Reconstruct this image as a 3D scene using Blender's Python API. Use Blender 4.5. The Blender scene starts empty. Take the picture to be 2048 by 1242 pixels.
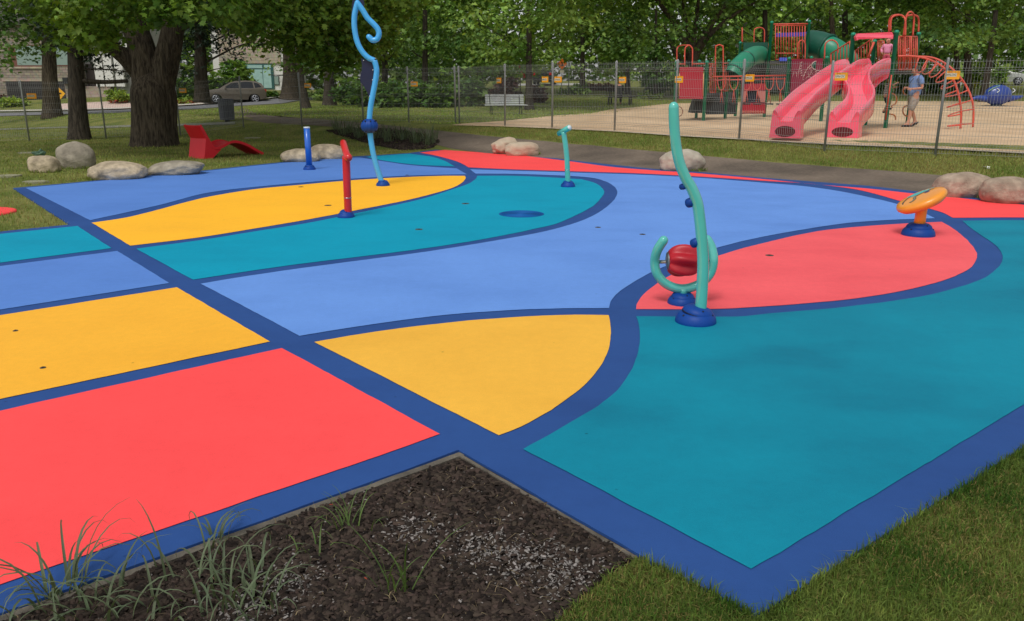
import bpy, bmesh, math, random
import numpy as np
from mathutils import Vector, Matrix, noise, Quaternion
from mathutils.geometry import tessellate_polygon

random.seed(7)
RNG = np.random.default_rng(7)
R = math.radians
scene = bpy.context.scene
COL = scene.collection

# ------------------------------------------------------------------ camera
F, CX, CY = 1600.0, 1024.0, 621.0
CAM_H, PITCH = 1.6, math.atan(441.0 / 1600.0)
cam_d = bpy.data.cameras.new('camera')
cam_d.sensor_width = 36.0
cam_d.lens = 36.0 * F / 2048.0
cam_d.clip_start = 0.1
cam_d.clip_end = 1500.0
cam = bpy.data.objects.new('camera', cam_d)
cam.location = (0, 0, CAM_H)
cam.rotation_euler = (R(90) - PITCH, 0, 0)
COL.objects.link(cam)
scene.camera = cam

# ------------------------------------------------------------------ sky, sun, exposure
SUN_EL, SUN_ROT = R(58), R(205)
world = bpy.data.worlds.new('World')
scene.world = world
world.use_nodes = True
wn = world.node_tree.nodes
wl = world.node_tree.links
sky = wn.new('ShaderNodeTexSky')
sky.sky_type = 'NISHITA'
sky.sun_disc = False
sky.sun_elevation = SUN_EL
sky.sun_rotation = SUN_ROT
sky.air_density = 1.0
sky.dust_density = 2.0
hsv = wn.new('ShaderNodeHueSaturation')
hsv.inputs['Saturation'].default_value = 0.14
wl.new(sky.outputs[0], hsv.inputs['Color'])
wl.new(hsv.outputs[0], wn['Background'].inputs['Color'])
wn['Background'].inputs['Strength'].default_value = 0.142
sun_d = bpy.data.lights.new('sun', 'SUN')
sun_d.energy = 1.55
sun_d.angle = R(18)
sun_d.color = (1.0, 0.965, 0.91)
sun = bpy.data.objects.new('sun', sun_d)
# sky texture: rotation 0 puts the sun towards +Y, growing clockwise seen from above
sdir = Vector((math.sin(SUN_ROT) * math.cos(SUN_EL), math.cos(SUN_ROT) * math.cos(SUN_EL), math.sin(SUN_EL)))
sun.rotation_euler = sdir.to_track_quat('Z', 'Y').to_euler()
COL.objects.link(sun)
scene.view_settings.view_transform = 'Standard'
scene.view_settings.look = 'None'
scene.view_settings.gamma = 1.0
scene.view_settings.exposure = 0.0
scene.cycles.max_bounces = 6
scene.cycles.transparent_max_bounces = 8
scene.cycles.use_denoising = True

# ------------------------------------------------------------------ helpers: rays and ground
cp, sp = math.cos(PITCH), math.sin(PITCH)
def ray(px, py):
    x = (px - CX) / F; y = (CY - py) / F
    return Vector((x, cp + y * sp, -sp + y * cp))
def P(px, py, z=0.0):
    d = ray(px, py); t = (z - CAM_H) / d.z
    return Vector((d.x * t, d.y * t, z))
def D(px, py, Y):
    d = ray(px, py); t = Y / d.y
    return Vector((d.x * t, Y, CAM_H + d.z * t))
def sst(t):
    t = min(1.0, max(0.0, t)); return t * t * (3 - 2 * t)
def H(x, y):
    s = .646 * x + .763 * y
    z = -0.018 + .50 * sst((s - 15.4) / 4.6)
    z += sst((x + 13) / 12) * .045 * max(0.0, min(45.0, y - 41))
    if x < -20: z -= .040 * min(30, -20 - x) * sst((y - 25) / 20)
    if y > 68: z += sst((-14 - x) / 10) * 1.25 * sst((y - 68) / 12)
    return z
def G(px, py):
    """point of the ground seen at a pixel"""
    d = ray(px, py); t = 1.5; last = t
    while t < 400:
        p = d * t
        if CAM_H + p.z < H(p.x, p.y):
            a, b = last, t
            for _ in range(24):
                m = .5 * (a + b); q = d * m
                if CAM_H + q.z < H(q.x, q.y): b = m
                else: a = m
            q = d * b
            return Vector((q.x, q.y, H(q.x, q.y)))
        last = t; t += max(.2, t * .01)
    q = d * 300
    return Vector((q.x, q.y, H(q.x, q.y)))
def ppm(p):
    """photo pixels per metre at a world point"""
    return F / (p.y * cp - (p.z - CAM_H) * sp)
def gz(x, y): return Vector((x, y, H(x, y)))

# ------------------------------------------------------------------ helpers: materials
def srgb(r, g, b):
    f = lambda c: (c / 255 / 12.92) if c / 255 <= .04045 else ((c / 255 + .055) / 1.055) ** 2.4
    return (f(r), f(g), f(b))
_mats = {}
def mat(name, col, rough=.6, metal=0.0, spec=.5, var=.0, scale=6.0, col2=None, bump=0.0, bscale=40.0, coat=0.0, island=0.0, trans=0.0, detail=4.0, var2=None):
    if name in _mats: return _mats[name]
    m = bpy.data.materials.new(name); m.use_nodes = True
    nt = m.node_tree; N = nt.nodes; L = nt.links
    b = N['Principled BSDF']
    b.inputs['Roughness'].default_value = rough
    b.inputs['Metallic'].default_value = metal
    b.inputs['Specular IOR Level'].default_value = spec
    if coat: b.inputs['Coat Weight'].default_value = coat; b.inputs['Coat Roughness'].default_value = .08
    c = (*col, 1.0)
    src = None
    geo = N.new('ShaderNodeNewGeometry')
    tc = N.new('ShaderNodeTexCoord')
    if col2 is not None or var:
        nz = N.new('ShaderNodeTexNoise'); nz.inputs['Scale'].default_value = scale; nz.inputs['Detail'].default_value = detail
        L.new(tc.outputs['Object'], nz.inputs['Vector'])
        rp = N.new('ShaderNodeValToRGB')
        rp.color_ramp.elements[0].position = .35; rp.color_ramp.elements[1].position = .65
        if col2 is None:
            col_a = tuple(x * (1 - var) for x in col); col_b = tuple(min(1, x * (1 + var)) for x in col)
        else: col_a, col_b = col, col2
        rp.color_ramp.elements[0].color = (*col_a, 1); rp.color_ramp.elements[1].color = (*col_b, 1)
        L.new(nz.outputs['Fac'], rp.inputs['Fac'])
        src = rp.outputs['Color']
    if var2:
        nz2 = N.new('ShaderNodeTexNoise'); nz2.inputs['Scale'].default_value = var2[1]; nz2.inputs['Detail'].default_value = 6
        L.new(tc.outputs['Object'], nz2.inputs['Vector'])
        mr = N.new('ShaderNodeMapRange'); mr.inputs[1].default_value = .3; mr.inputs[2].default_value = .7
        mr.inputs[3].default_value = 1 - var2[0]; mr.inputs[4].default_value = 1 + var2[0]
        L.new(nz2.outputs['Fac'], mr.inputs[0])
        h2 = N.new('ShaderNodeHueSaturation'); L.new(mr.outputs[0], h2.inputs['Value'])
        if src is None: h2.inputs['Color'].default_value = c
        else: L.new(src, h2.inputs['Color'])
        src = h2.outputs['Color']
    if island:
        mr = N.new('ShaderNodeMapRange'); mr.inputs[3].default_value = 1 - island; mr.inputs[4].default_value = 1 + island
        L.new(geo.outputs['Random Per Island'], mr.inputs[0])
        h = N.new('ShaderNodeHueSaturation'); L.new(mr.outputs[0], h.inputs['Value'])
        mh = N.new('ShaderNodeMapRange'); mh.inputs[3].default_value = .485; mh.inputs[4].default_value = .515
        ml = N.new('ShaderNodeMath'); ml.operation = 'FRACT'
        mm = N.new('ShaderNodeMath'); mm.operation = 'MULTIPLY'; mm.inputs[1].default_value = 7.31
        L.new(geo.outputs['Random Per Island'], mm.inputs[0]); L.new(mm.outputs[0], ml.inputs[0]); L.new(ml.outputs[0], mh.inputs[0])
        L.new(mh.outputs[0], h.inputs['Hue'])
        if src is None: h.inputs['Color'].default_value = c
        else: L.new(src, h.inputs['Color'])
        src = h.outputs['Color']
    if src is None: b.inputs['Base Color'].default_value = c
    else: L.new(src, b.inputs['Base Color'])
    if bump:
        bz = N.new('ShaderNodeTexNoise'); bz.inputs['Scale'].default_value = bscale; bz.inputs['Detail'].default_value = 5
        L.new(tc.outputs['Object'], bz.inputs['Vector'])
        bp = N.new('ShaderNodeBump'); bp.inputs['Strength'].default_value = bump; bp.inputs['Distance'].default_value = .02
        L.new(bz.outputs['Fac'], bp.inputs['Height']); L.new(bp.outputs['Normal'], b.inputs['Normal'])
    if trans:
        tr = N.new('ShaderNodeBsdfTranslucent'); mx = N.new('ShaderNodeMixShader'); mx.inputs['Fac'].default_value = trans
        if src is not None:
            g = N.new('ShaderNodeMixRGB'); g.blend_type = 'MULTIPLY'; g.inputs['Fac'].default_value = 1; g.inputs['Color2'].default_value = (1.5, 1.35, .6, 1)
            L.new(src, g.inputs['Color1']); L.new(g.outputs[0], tr.inputs['Color'])
        else: tr.inputs['Color'].default_value = c
        L.new(b.outputs[0], mx.inputs[1]); L.new(tr.outputs[0], mx.inputs[2]); L.new(mx.outputs[0], N['Material Output'].inputs['Surface'])
    _mats[name] = m
    return m

# ------------------------------------------------------------------ helpers: objects
def tag(o, label=None, cat=None, group=None, kind=None):
    if label: o['label'] = label
    if cat: o['category'] = cat
    if group: o['group'] = group
    if kind: o['kind'] = kind
    return o
def thing(name, label, cat, loc=(0, 0, 0), rz=0.0, group=None):
    o = bpy.data.objects.new(name, None); COL.objects.link(o)
    o.empty_display_size = .1
    o.location = loc; o.rotation_euler = (0, 0, rz)
    return tag(o, label, cat, group)
def copy_tree(o, parent=None):
    c = o.copy(); COL.objects.link(c)
    if parent is not None: c.parent = parent
    for ch in list(o.children): copy_tree(ch, c)
    return c

def crom(pts, n=6, closed=False):
    """Catmull-Rom through points"""
    pts = [Vector(p) for p in pts]; out = []; k = len(pts)
    rng = k if closed else k - 1
    for i in range(rng):
        if closed: a, b, c, d = pts[i - 1], pts[i], pts[(i + 1) % k], pts[(i + 2) % k]
        else: a, b, c, d = pts[max(0, i - 1)], pts[i], pts[i + 1], pts[min(k - 1, i + 2)]
        for j in range(n):
            t = j / n
            out.append(.5 * ((2 * b) + (c - a) * t + (2 * a - 5 * b + 4 * c - d) * t * t + (3 * b - a - 3 * c + d) * t ** 3))
    if not closed: out.append(pts[-1])
    return out

class MB:
    """collects shapes; build() links them as ONE mesh object"""
    def __init__(s): s.v = []; s.f = []; s.m = []; s.sm = []
    def _add(s, vs, fs, mi=0, smooth=False):
        o = len(s.v); s.v += [tuple(v) for v in vs]
        for f in fs: s.f.append(tuple(i + o for i in f)); s.m.append(mi); s.sm.append(smooth)
    def box(s, c, size, rot=None, mi=0, taper=1.0):
        hx, hy, hz = size[0] / 2, size[1] / 2, size[2] / 2
        vs = [Vector((x * hx * (taper if z > 0 else 1), y * hy * (taper if z > 0 else 1), z * hz)) for z in (-1, 1) for y in (-1, 1) for x in (-1, 1)]
        if rot is not None: vs = [rot @ v for v in vs]
        c = Vector(c)
        s._add([v + c for v in vs], [(0, 2, 3, 1), (4, 5, 7, 6), (0, 1, 5, 4), (2, 6, 7, 3), (1, 3, 7, 5), (0, 4, 6, 2)], mi)
        return s
    def rbox(s, c, size, r=.02, rot=None, mi=0, n=3):
        """box with rounded vertical edges"""
        hx, hy = size[0] / 2 - r, size[1] / 2 - r; ring = []
        for (sx, sy, a0) in ((1, 1, 0), (-1, 1, 90), (-1, -1, 180), (1, -1, 270)):
            for k in range(n + 1):
                a = R(a0 + 90 * k / n); ring.append((sx * hx + r * math.cos(a), sy * hy + r * math.sin(a)))
        k = len(ring); z0, z1 = -size[2] / 2, size[2] / 2; e = min(r * .4, size[2] * .2)
        vs = []
        for (z, q) in ((z0, e), (z0 + e, 0), (z1 - e, 0), (z1, e)):
            for (x, y) in ring:
                vs.append(Vector((x * (1 - q / max(.01, hx + r)), y * (1 - q / max(.01, hy + r)), z)))
        if rot is not None: vs = [rot @ v for v in vs]
        c = Vector(c); vs = [v + c for v in vs]
        fs = [tuple(reversed(range(k))), tuple(range(3 * k, 4 * k))]
        for l in range(3):
            for i in range(k): j = (i + 1) % k; fs.append((l * k + i, l * k + j, (l + 1) * k + j, (l + 1) * k + i))
        s._add(vs, fs, mi); return s
    def tube(s, pts, r, n=8, caps=True, mi=0, round_end=False, closed=False, smooth=True):
        pts = [Vector(p) for p in pts]
        k = len(pts); rs = list(r) if hasattr(r, '__len__') else [r] * k
        if round_end and not closed:
            a = pts[0] - pts[1]; b = pts[-1] - pts[-2]; a.normalize(); b.normalize()
            pre = [(pts[0] + a * rs[0] * math.sin(q), rs[0] * math.cos(q)) for q in (1.45, 1.1, .6)]
            post = [(pts[-1] + b * rs[-1] * math.sin(q), rs[-1] * math.cos(q)) for q in (.6, 1.1, 1.45)]
            pts = [q[0] for q in pre] + pts + [q[0] for q in post]; rs = [q[1] for q in pre] + rs + [q[1] for q in post]; k = len(pts)
        tang = []
        for i in range(k):
            if closed: t = pts[(i + 1) % k] - pts[i - 1]
            else: t = pts[min(k - 1, i + 1)] - pts[max(0, i - 1)]
            if t.length < 1e-9: t = Vector((0, 0, 1))
            tang.append(t.normalized())
        ref = Vector((0, 0, 1)) if abs(tang[0].z) < .9 else Vector((1, 0, 0))
        u = tang[0].cross(ref).normalized(); vs = []
        for i in range(k):
            if i:
                q = tang[i - 1].rotation_difference(tang[i]); u = q @ u
                u = (u - tang[i] * u.dot(tang[i])).normalized()
            w = tang[i].cross(u)
            for j in range(n):
                a = 2 * math.pi * j / n
                vs.append(pts[i] + (u * math.cos(a) + w * math.sin(a)) * rs[i])
        fs = []
        for i in range(k if closed else k - 1):
            i2 = (i + 1) % k
            for j in range(n):
                j2 = (j + 1) % n; fs.append((i * n + j, i * n + j2, i2 * n + j2, i2 * n + j))
        if caps and not closed: fs += [tuple(reversed(range(n))), tuple(range((k - 1) * n, k * n))]
        s._add(vs, fs, mi, smooth); return s
    def lathe(s, prof, c=(0, 0, 0), n=24, mi=0, rot=None, smooth=True, sq=(1, 1)):
        vs = []; fs = []; c = Vector(c); k = len(prof)
        for (r, z) in prof:
            for j in range(n):
                a = 2 * math.pi * j / n; vs.append(Vector((r * math.cos(a) * sq[0], r * math.sin(a) * sq[1], z)))
        if rot is not None: vs = [rot @ v for v in vs]
        vs = [v + c for v in vs]
        for i in range(k - 1):
            for j in range(n): j2 = (j + 1) % n; fs.append((i * n + j, i * n + j2, (i + 1) * n + j2, (i + 1) * n + j))
        fs += [tuple(reversed(range(n))), tuple(range((k - 1) * n, k * n))]
        s._add(vs, fs, mi, smooth); return s
    def ball(s, c, r, n=12, mi=0, rot=None):
        rx, ry, rz = (r, r, r) if not hasattr(r, '__len__') else r
        m = max(6, n // 2 + 2)
        prof = [(max(1e-4, math.sin(math.pi * i / m)), -math.cos(math.pi * i / m)) for i in range(m + 1)]
        vs = []; fs = []; c = Vector(c)
        for (q, z) in prof:
            for j in range(n):
                a = 2 * math.pi * j / n; vs.append(Vector((q * math.cos(a) * rx, q * math.sin(a) * ry, z * rz)))
        if rot is not None: vs = [rot @ v for v in vs]
        vs = [v + c for v in vs]
        for i in range(m):
            for j in range(n): j2 = (j + 1) % n; fs.append((i * n + j, i * n + j2, (i + 1) * n + j2, (i + 1) * n + j))
        s._add(vs, fs, mi, True); return s
    def prism(s, poly, axis, depth, mi=0, smooth=False):
        """poly: list of 3-D points in one plane, pushed along the vector axis*depth"""
        poly = [Vector(p) for p in poly]; k = len(poly); e = Vector(axis).normalized() * depth
        vs = poly + [p + e for p in poly]; fs = []
        for t in tessellate_polygon([poly]): fs.append(tuple(t)); fs.append(tuple(i + k for i in reversed(t)))
        for i in range(k): j = (i + 1) % k; fs.append((i, i + k, j + k, j))
        s._add(vs, fs, mi, smooth); return s
    def sweep(s, path, side, prof, mi=0, up=None, caps=True, smooth=True):
        """prof: closed (a,b) polygon, a along side vector, b along up; path points with side vectors"""
        vs = []; k = len(prof); m = len(path)
        for i, p in enumerate(path):
            t = (path[min(m - 1, i + 1)] - path[max(0, i - 1)]).normalized()
            sd = side[i].normalized(); u = sd.cross(t).normalized() if up is None else up
            if u.z < 0: u = -u
            for (a, b) in prof: vs.append(p + sd * a + u * b)
        fs = []
        for i in range(m - 1):
            for j in range(k): j2 = (j + 1) % k; fs.append((i * k + j, i * k + j2, (i + 1) * k + j2, (i + 1) * k + j))
        if caps:
            pl = [Vector((a, b, 0)) for a, b in prof]
            for t in tessellate_polygon([pl]):
                fs.append(tuple(t)); fs.append(tuple(x + (m - 1) * k for x in t))
        s._add(vs, fs, mi, smooth); return s
    def build(s, name, m, parent=None, smooth_angle=None, loc=None):
        me = bpy.data.meshes.new(name)
        me.from_pydata(s.v, [], s.f)
        for x in (m if isinstance(m, (list, tuple)) else [m]): me.materials.append(x)
        me.polygons.foreach_set('material_index', s.m)
        me.polygons.foreach_set('use_smooth', s.sm)
        bm = bmesh.new(); bm.from_mesh(me); bmesh.ops.recalc_face_normals(bm, faces=bm.faces); bm.to_mesh(me); bm.free()
        if smooth_angle: me.set_sharp_from_angle(angle=R(smooth_angle))
        o = bpy.data.objects.new(name, me); COL.objects.link(o)
        if parent is not None:
            o.parent = parent
        return o
def rel(parent, pts):
    """world points into the parent's space (parents are only moved and turned about Z)"""
    M = Matrix.Translation(parent.location) @ Matrix.Rotation(parent.rotation_euler.z, 4, 'Z')
    I = M.inverted()
    return [I @ Vector(p) for p in pts]
def fast_mesh(name, V, Fc, m, parent=None, smooth=False):
    """V (n,3), Fc (m,k): quick constant-size faces"""
    me = bpy.data.meshes.new(name); k = Fc.shape[1]
    me.vertices.add(len(V)); me.vertices.foreach_set('co', np.ascontiguousarray(V, np.float32).ravel())
    me.loops.add(Fc.size); me.loops.foreach_set('vertex_index', np.ascontiguousarray(Fc, np.int32).ravel())
    me.polygons.add(len(Fc)); me.polygons.foreach_set('loop_start', np.arange(len(Fc), dtype=np.int32) * k)
    me.polygons.foreach_set('loop_total', np.full(len(Fc), k, np.int32))
    if smooth: me.polygons.foreach_set('use_smooth', np.ones(len(Fc), bool))
    me.update(calc_edges=True); me.validate()
    if m is not None: me.materials.append(m)
    o = bpy.data.objects.new(name, me); COL.objects.link(o)
    if parent is not None: o.parent = parent
    return o

# ------------------------------------------------------------------ ground and terrain
M_GRASS = mat('grass_ground', srgb(90, 102, 48), .95, spec=.1, scale=.9, col2=srgb(124, 124, 70), bump=.5, bscale=60, detail=8, var2=(.22, 9.0))
def build_ground():
    xs = np.concatenate([np.linspace(-420, -60, 16)[:-1], np.linspace(-60, -24, 37)[:-1], np.linspace(-24, 24, 130)[:-1], np.linspace(24, 60, 37)[:-1], np.linspace(60, 420, 16)])
    ys = np.concatenate([np.linspace(-60, 0, 8)[:-1], np.linspace(0, 42, 130)[:-1], np.linspace(42, 90, 50)[:-1], np.linspace(90, 500, 20)])
    V = np.array([[x, y, H(x, y)] for y in ys for x in xs]); n = len(xs)
    Fc = np.array([[j * n + i, j * n + i + 1, (j + 1) * n + i + 1, (j + 1) * n + i] for j in range(len(ys) - 1) for i in range(n - 1)])
    o = fast_mesh('ground', V, Fc, M_GRASS, smooth=True); tag(o, kind='structure')
build_ground()
def resample(pts, n):
    pts = [Vector(p) for p in pts]; L = [0]
    for a, b in zip(pts, pts[1:]): L.append(L[-1] + (b - a).length)
    out = []
    for i in range(n):
        d = L[-1] * i / (n - 1); k = 0
        while k < len(L) - 2 and L[k + 1] < d: k += 1
        t = (d - L[k]) / max(1e-6, L[k + 1] - L[k]); out.append(pts[k].lerp(pts[k + 1], t))
    return out
def drape(name, A, B, m, n=60, across=10, off=.02, kind='structure', jit=0.0):
    A = resample(A, n); B = resample(B, n); V = []; Fc = []
    for j in range(across + 1):
        t = j / across
        for i in range(n):
            p = A[i].lerp(B[i], t)
            if jit and j in (0, across):
                q = noise.noise(Vector((p.x * 1.7, p.y * 1.7, 3.1))) * jit + noise.noise(Vector((p.x * 6, p.y * 6, 1.1))) * jit * .5
                p = p + (B[i] - A[i]).normalized() * q
            V.append((p.x, p.y, H(p.x, p.y) + off))
    for j in range(across):
        for i in range(n - 1): Fc.append((j * n + i, j * n + i + 1, (j + 1) * n + i + 1, (j + 1) * n + i))
    o = fast_mesh(name, np.array(V), np.array(Fc), m, smooth=True)
    if kind: o['kind'] = kind
    return o
def gl(*pts): return [G(*p) for p in pts]
M_PATH = mat('path_asphalt', srgb(90, 81, 72), .9, spec=.2, scale=.7, col2=srgb(124, 111, 98), bump=.4, bscale=150, detail=8, var2=(.16, 14.0))
path_top = gl((2300, 392), (2048, 366), (1870, 350), (1700, 337), (1536, 324), (1300, 303), (1100, 284), (960, 271), (850, 259), (750, 248), (650, 240), (560, 234), (510, 226), (490, 216))
path_bot = gl((2300, 440), (2048, 411), (1823, 386), (1536, 360), (1300, 341), (1139, 325), (980, 308), (900, 297), (858, 284), (740, 262), (680, 255), (600, 249), (530, 246), (440, 232))
drape('path', path_top, path_bot, M_PATH, n=90, across=8, off=.008, jit=.12)
drape('side_path', gl((470, 244), (380, 248), (250, 251), (120, 254), (-150, 262)), gl((470, 249), (380, 252), (250, 254.5), (120, 257), (-150, 265.5)), mat('pale_path', srgb(125, 125, 112), .9, scale=3, var=.15), n=40, across=2, off=.02)
M_SAND = mat('sand', srgb(188, 160, 128), .95, spec=.1, scale=.5, col2=srgb(208, 181, 148), bump=.8, bscale=9, detail=9, var2=(.12, 3.0))
sand_far = gl((905, 251), (1010, 243), (1100, 233), (1220, 220), (1340, 208), (1500, 204), (1700, 203), (1900, 203), (2048, 203), (2300, 204))
sand_near = gl((906, 252), (1010, 254.5), (1103, 258.5), (1228, 264.5), (1345, 273), (1480, 280.5), (1652, 290.5), (1877, 300), (2048, 309), (2300, 324))
drape('sand', sand_near, sand_far, M_SAND, n=90, across=24, off=.025)
# flush concrete edging along the sand
M_CONC = mat('concrete', srgb(178, 165, 146), .85, scale=5, var=.12, bump=.3, bscale=60)
drape('sand_kerb', [p + Vector((0, -.02, 0)) for p in sand_near[1:]], [p + Vector((-.06, -.12, 0)) for p in sand_near[1:]], M_CONC, n=80, across=2, off=.05)
# street, kerb and driveway on the left, street on the right
M_ROAD = mat('road_asphalt', srgb(110, 110, 112), .9, scale=2, var=.1)
drape('street', gl((-300, 240), (0, 226), (230, 220.5), (400, 211), (516, 202), (640, 196.5), (760, 195)), gl((-300, 252), (0, 232.5), (230, 226.5), (400, 218), (516, 209), (640, 200), (760, 197.5)), M_ROAD, n=60, across=4, off=.02)
M_KERB = mat('kerb_concrete', srgb(188, 184, 172), .85, scale=5, var=.1)
drape('kerb', gl((-300, 236), (0, 223), (230, 218.5), (400, 209), (516, 200.5), (640, 195.5)), gl((-300, 239), (0, 225.2), (230, 220.2), (400, 210.8), (516, 201.8), (640, 196.3)), M_KERB, n=60, across=2, off=.12)
drape('driveway', gl((120, 222.5), (230, 219.5), (400, 210), (480, 204.5)), gl((105, 209), (180, 205), (345, 199), (430, 196.5)), mat('pink_pavers', srgb(196, 172, 160), .9, scale=3, var=.1), n=40, across=10, off=.03)
drape('far_street', gl((1010, 172), (1100, 171.5), (1145, 171), (1200, 172)), gl((1010, 168), (1100, 167.5), (1145, 167), (1200, 168)), mat('pale_road', srgb(168, 166, 160), .9, scale=2, var=.08), n=30, across=3, off=.03)
drape('far_street', gl((1900, 171.5), (2000, 171), (2300, 176)), gl((1900, 166), (2000, 164), (2300, 160)), _mats['pale_road'], n=30, across=3, off=.03)

# ------------------------------------------------------------------ splash pad
def smooth_world(pts, ang=42, step=.055):
    """round the traced outline, keeping real corners"""
    n = len(pts); corner = []
    for i in range(n):
        a = (pts[i] - pts[i - 1]); b = (pts[(i + 1) % n] - pts[i])
        corner.append(math.degrees(a.angle(b)) > ang)
    out = []
    for i in range(n):
        b, c = pts[i], pts[(i + 1) % n]
        a = pts[i - 1] if not corner[i] else b * 2 - c
        d = pts[(i + 2) % n] if not corner[(i + 1) % n] else c * 2 - b
        k = max(1, min(60, int((c - b).length / step)))
        # centripetal-like tangents limited by neighbour length
        m1 = (c - a) * .5; m2 = (d - b) * .5; L = (c - b).length
        if m1.length > L: m1 = m1.normalized() * L
        if m2.length > L: m2 = m2.normalized() * L
        for j in range(k):
            t = j / k; t2 = t * t; t3 = t2 * t
            q = b * (2 * t3 - 3 * t2 + 1) + m1 * (t3 - 2 * t2 + t) + c * (-2 * t3 + 3 * t2) + m2 * (t3 - t2)
            # hand-cut edge: a few millimetres of wobble
            q.x += .005 * noise.noise(Vector((q.x * 5, q.y * 5, 1.7))) + .0025 * noise.noise(Vector((q.x * 19, q.y * 19, 4.2)))
            q.y += .005 * noise.noise(Vector((q.x * 5, q.y * 5, 8.3))) + .0025 * noise.noise(Vector((q.x * 19, q.y * 19, 6.6)))
            out.append(q)
    return out
def rubber(name, col, dark, patch=.5):
    """poured rubber paint: faint mottling, roller streaks and worn scuffs, fine grain"""
    m = bpy.data.materials.new(name); m.use_nodes = True
    N = m.node_tree.nodes; L = m.node_tree.links; b = N['Principled BSDF']
    tc = N.new('ShaderNodeTexCoord')
    b.inputs['Roughness'].default_value = .8; b.inputs['Specular IOR Level'].default_value = .16
    n1 = N.new('ShaderNodeTexNoise'); n1.inputs['Scale'].default_value = .75; n1.inputs['Detail'].default_value = 7; n1.inputs['Roughness'].default_value = .6
    mp = N.new('ShaderNodeMapping'); mp.inputs['Rotation'].default_value = (0, 0, R(35)); mp.inputs['Scale'].default_value = (.9, 2.2, 1)
    n2 = N.new('ShaderNodeTexNoise'); n2.inputs['Scale'].default_value = .9; n2.inputs['Detail'].default_value = 5
    n3 = N.new('ShaderNodeTexNoise'); n3.inputs['Scale'].default_value = 320; n3.inputs['Detail'].default_value = 3
    n4 = N.new('ShaderNodeTexVoronoi'); n4.inputs['Scale'].default_value = 3.1
    L.new(tc.outputs['Object'], n1.inputs['Vector']); L.new(tc.outputs['Object'], mp.inputs['Vector']); L.new(mp.outputs[0], n2.inputs['Vector'])
    L.new(tc.outputs['Object'], n3.inputs['Vector']); L.new(tc.outputs['Object'], n4.inputs['Vector'])
    def rng(src, a, bb, lo, hi):
        r = N.new('ShaderNodeMapRange'); r.inputs[1].default_value = a; r.inputs[2].default_value = bb; r.inputs[3].default_value = lo; r.inputs[4].default_value = hi
        L.new(src, r.inputs[0]); return r.outputs[0]
    a = rng(n1.outputs['Fac'], .38, .66, 0, patch); c = rng(n2.outputs['Fac'], .5, .72, 0, patch * .7)
    ad = N.new('ShaderNodeMath'); ad.operation = 'ADD'; ad.use_clamp = True; L.new(a, ad.inputs[0]); L.new(c, ad.inputs[1])
    mx = N.new('ShaderNodeMixRGB'); mx.inputs['Color1'].default_value = (*col, 1); mx.inputs['Color2'].default_value = (*dark, 1)
    L.new(ad.outputs[0], mx.inputs['Fac'])
    sp_ = rng(n4.outputs['Distance'], .0, .035, .35, 1.0)
    h = N.new('ShaderNodeHueSaturation'); L.new(mx.outputs[0], h.inputs['Color'])
    n5 = N.new('ShaderNodeTexNoise'); n5.inputs['Scale'].default_value = 14; n5.inputs['Detail'].default_value = 9; n5.inputs['Roughness'].default_value = .75
    L.new(tc.outputs['Object'], n5.inputs['Vector'])
    g0 = rng(n5.outputs['Fac'], .3, .7, .955, 1.045)
    g1 = rng(n3.outputs['Fac'], .3, .7, .91, 1.09)
    gm = N.new('ShaderNodeMath'); gm.operation = 'MULTIPLY'; L.new(g0, gm.inputs[0]); L.new(g1, gm.inputs[1]); g = gm.outputs[0]
    mu = N.new('ShaderNodeMath'); mu.operation = 'MULTIPLY'; L.new(g, mu.inputs[0]); L.new(sp_, mu.inputs[1]); L.new(mu.outputs[0], h.inputs['Value'])
    L.new(h.outputs[0], b.inputs['Base Color'])
    bp = N.new('ShaderNodeBump'); bp.inputs['Strength'].default_value = .25; bp.inputs['Distance'].default_value = .004
    L.new(n3.outputs['Fac'], bp.inputs['Height']); L.new(bp.outputs[0], b.inputs['Normal'])
    return m
RB_DARK = rubber('rubber_navy', srgb(44, 80, 142), srgb(38, 70, 128), .6)
RB_BLUE = rubber('rubber_blue', srgb(90, 134, 208), srgb(82, 124, 196), .6)
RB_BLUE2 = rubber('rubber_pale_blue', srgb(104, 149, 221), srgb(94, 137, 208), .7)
RB_YEL3 = rubber('rubber_amber_yellow', srgb(247, 181, 56), srgb(238, 172, 52), .6)
RB_RED = rubber('rubber_coral', srgb(255, 82, 83), srgb(244, 74, 76))
RB_RED2 = rubber('rubber_dull_coral', srgb(242, 98, 104), srgb(230, 88, 95), .8)  # duller, slightly greyer coral for the leaf-shaped field on the right
RB_YEL = rubber('rubber_yellow', srgb(255, 188, 48), srgb(244, 178, 48))
RB_YEL2 = rubber('rubber_dull_yellow', srgb(240, 182, 68), srgb(230, 172, 62), .7)  # less saturated yellow for the lower middle field
RB_TEAL = rubber('rubber_teal', srgb(0, 152, 182), srgb(0, 140, 170), .6)
RB_TEAL2 = rubber('rubber_dark_teal', srgb(8, 134, 158), srgb(8, 116, 141), .75)  # darker teal for the big right field, with stain patches

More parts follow.
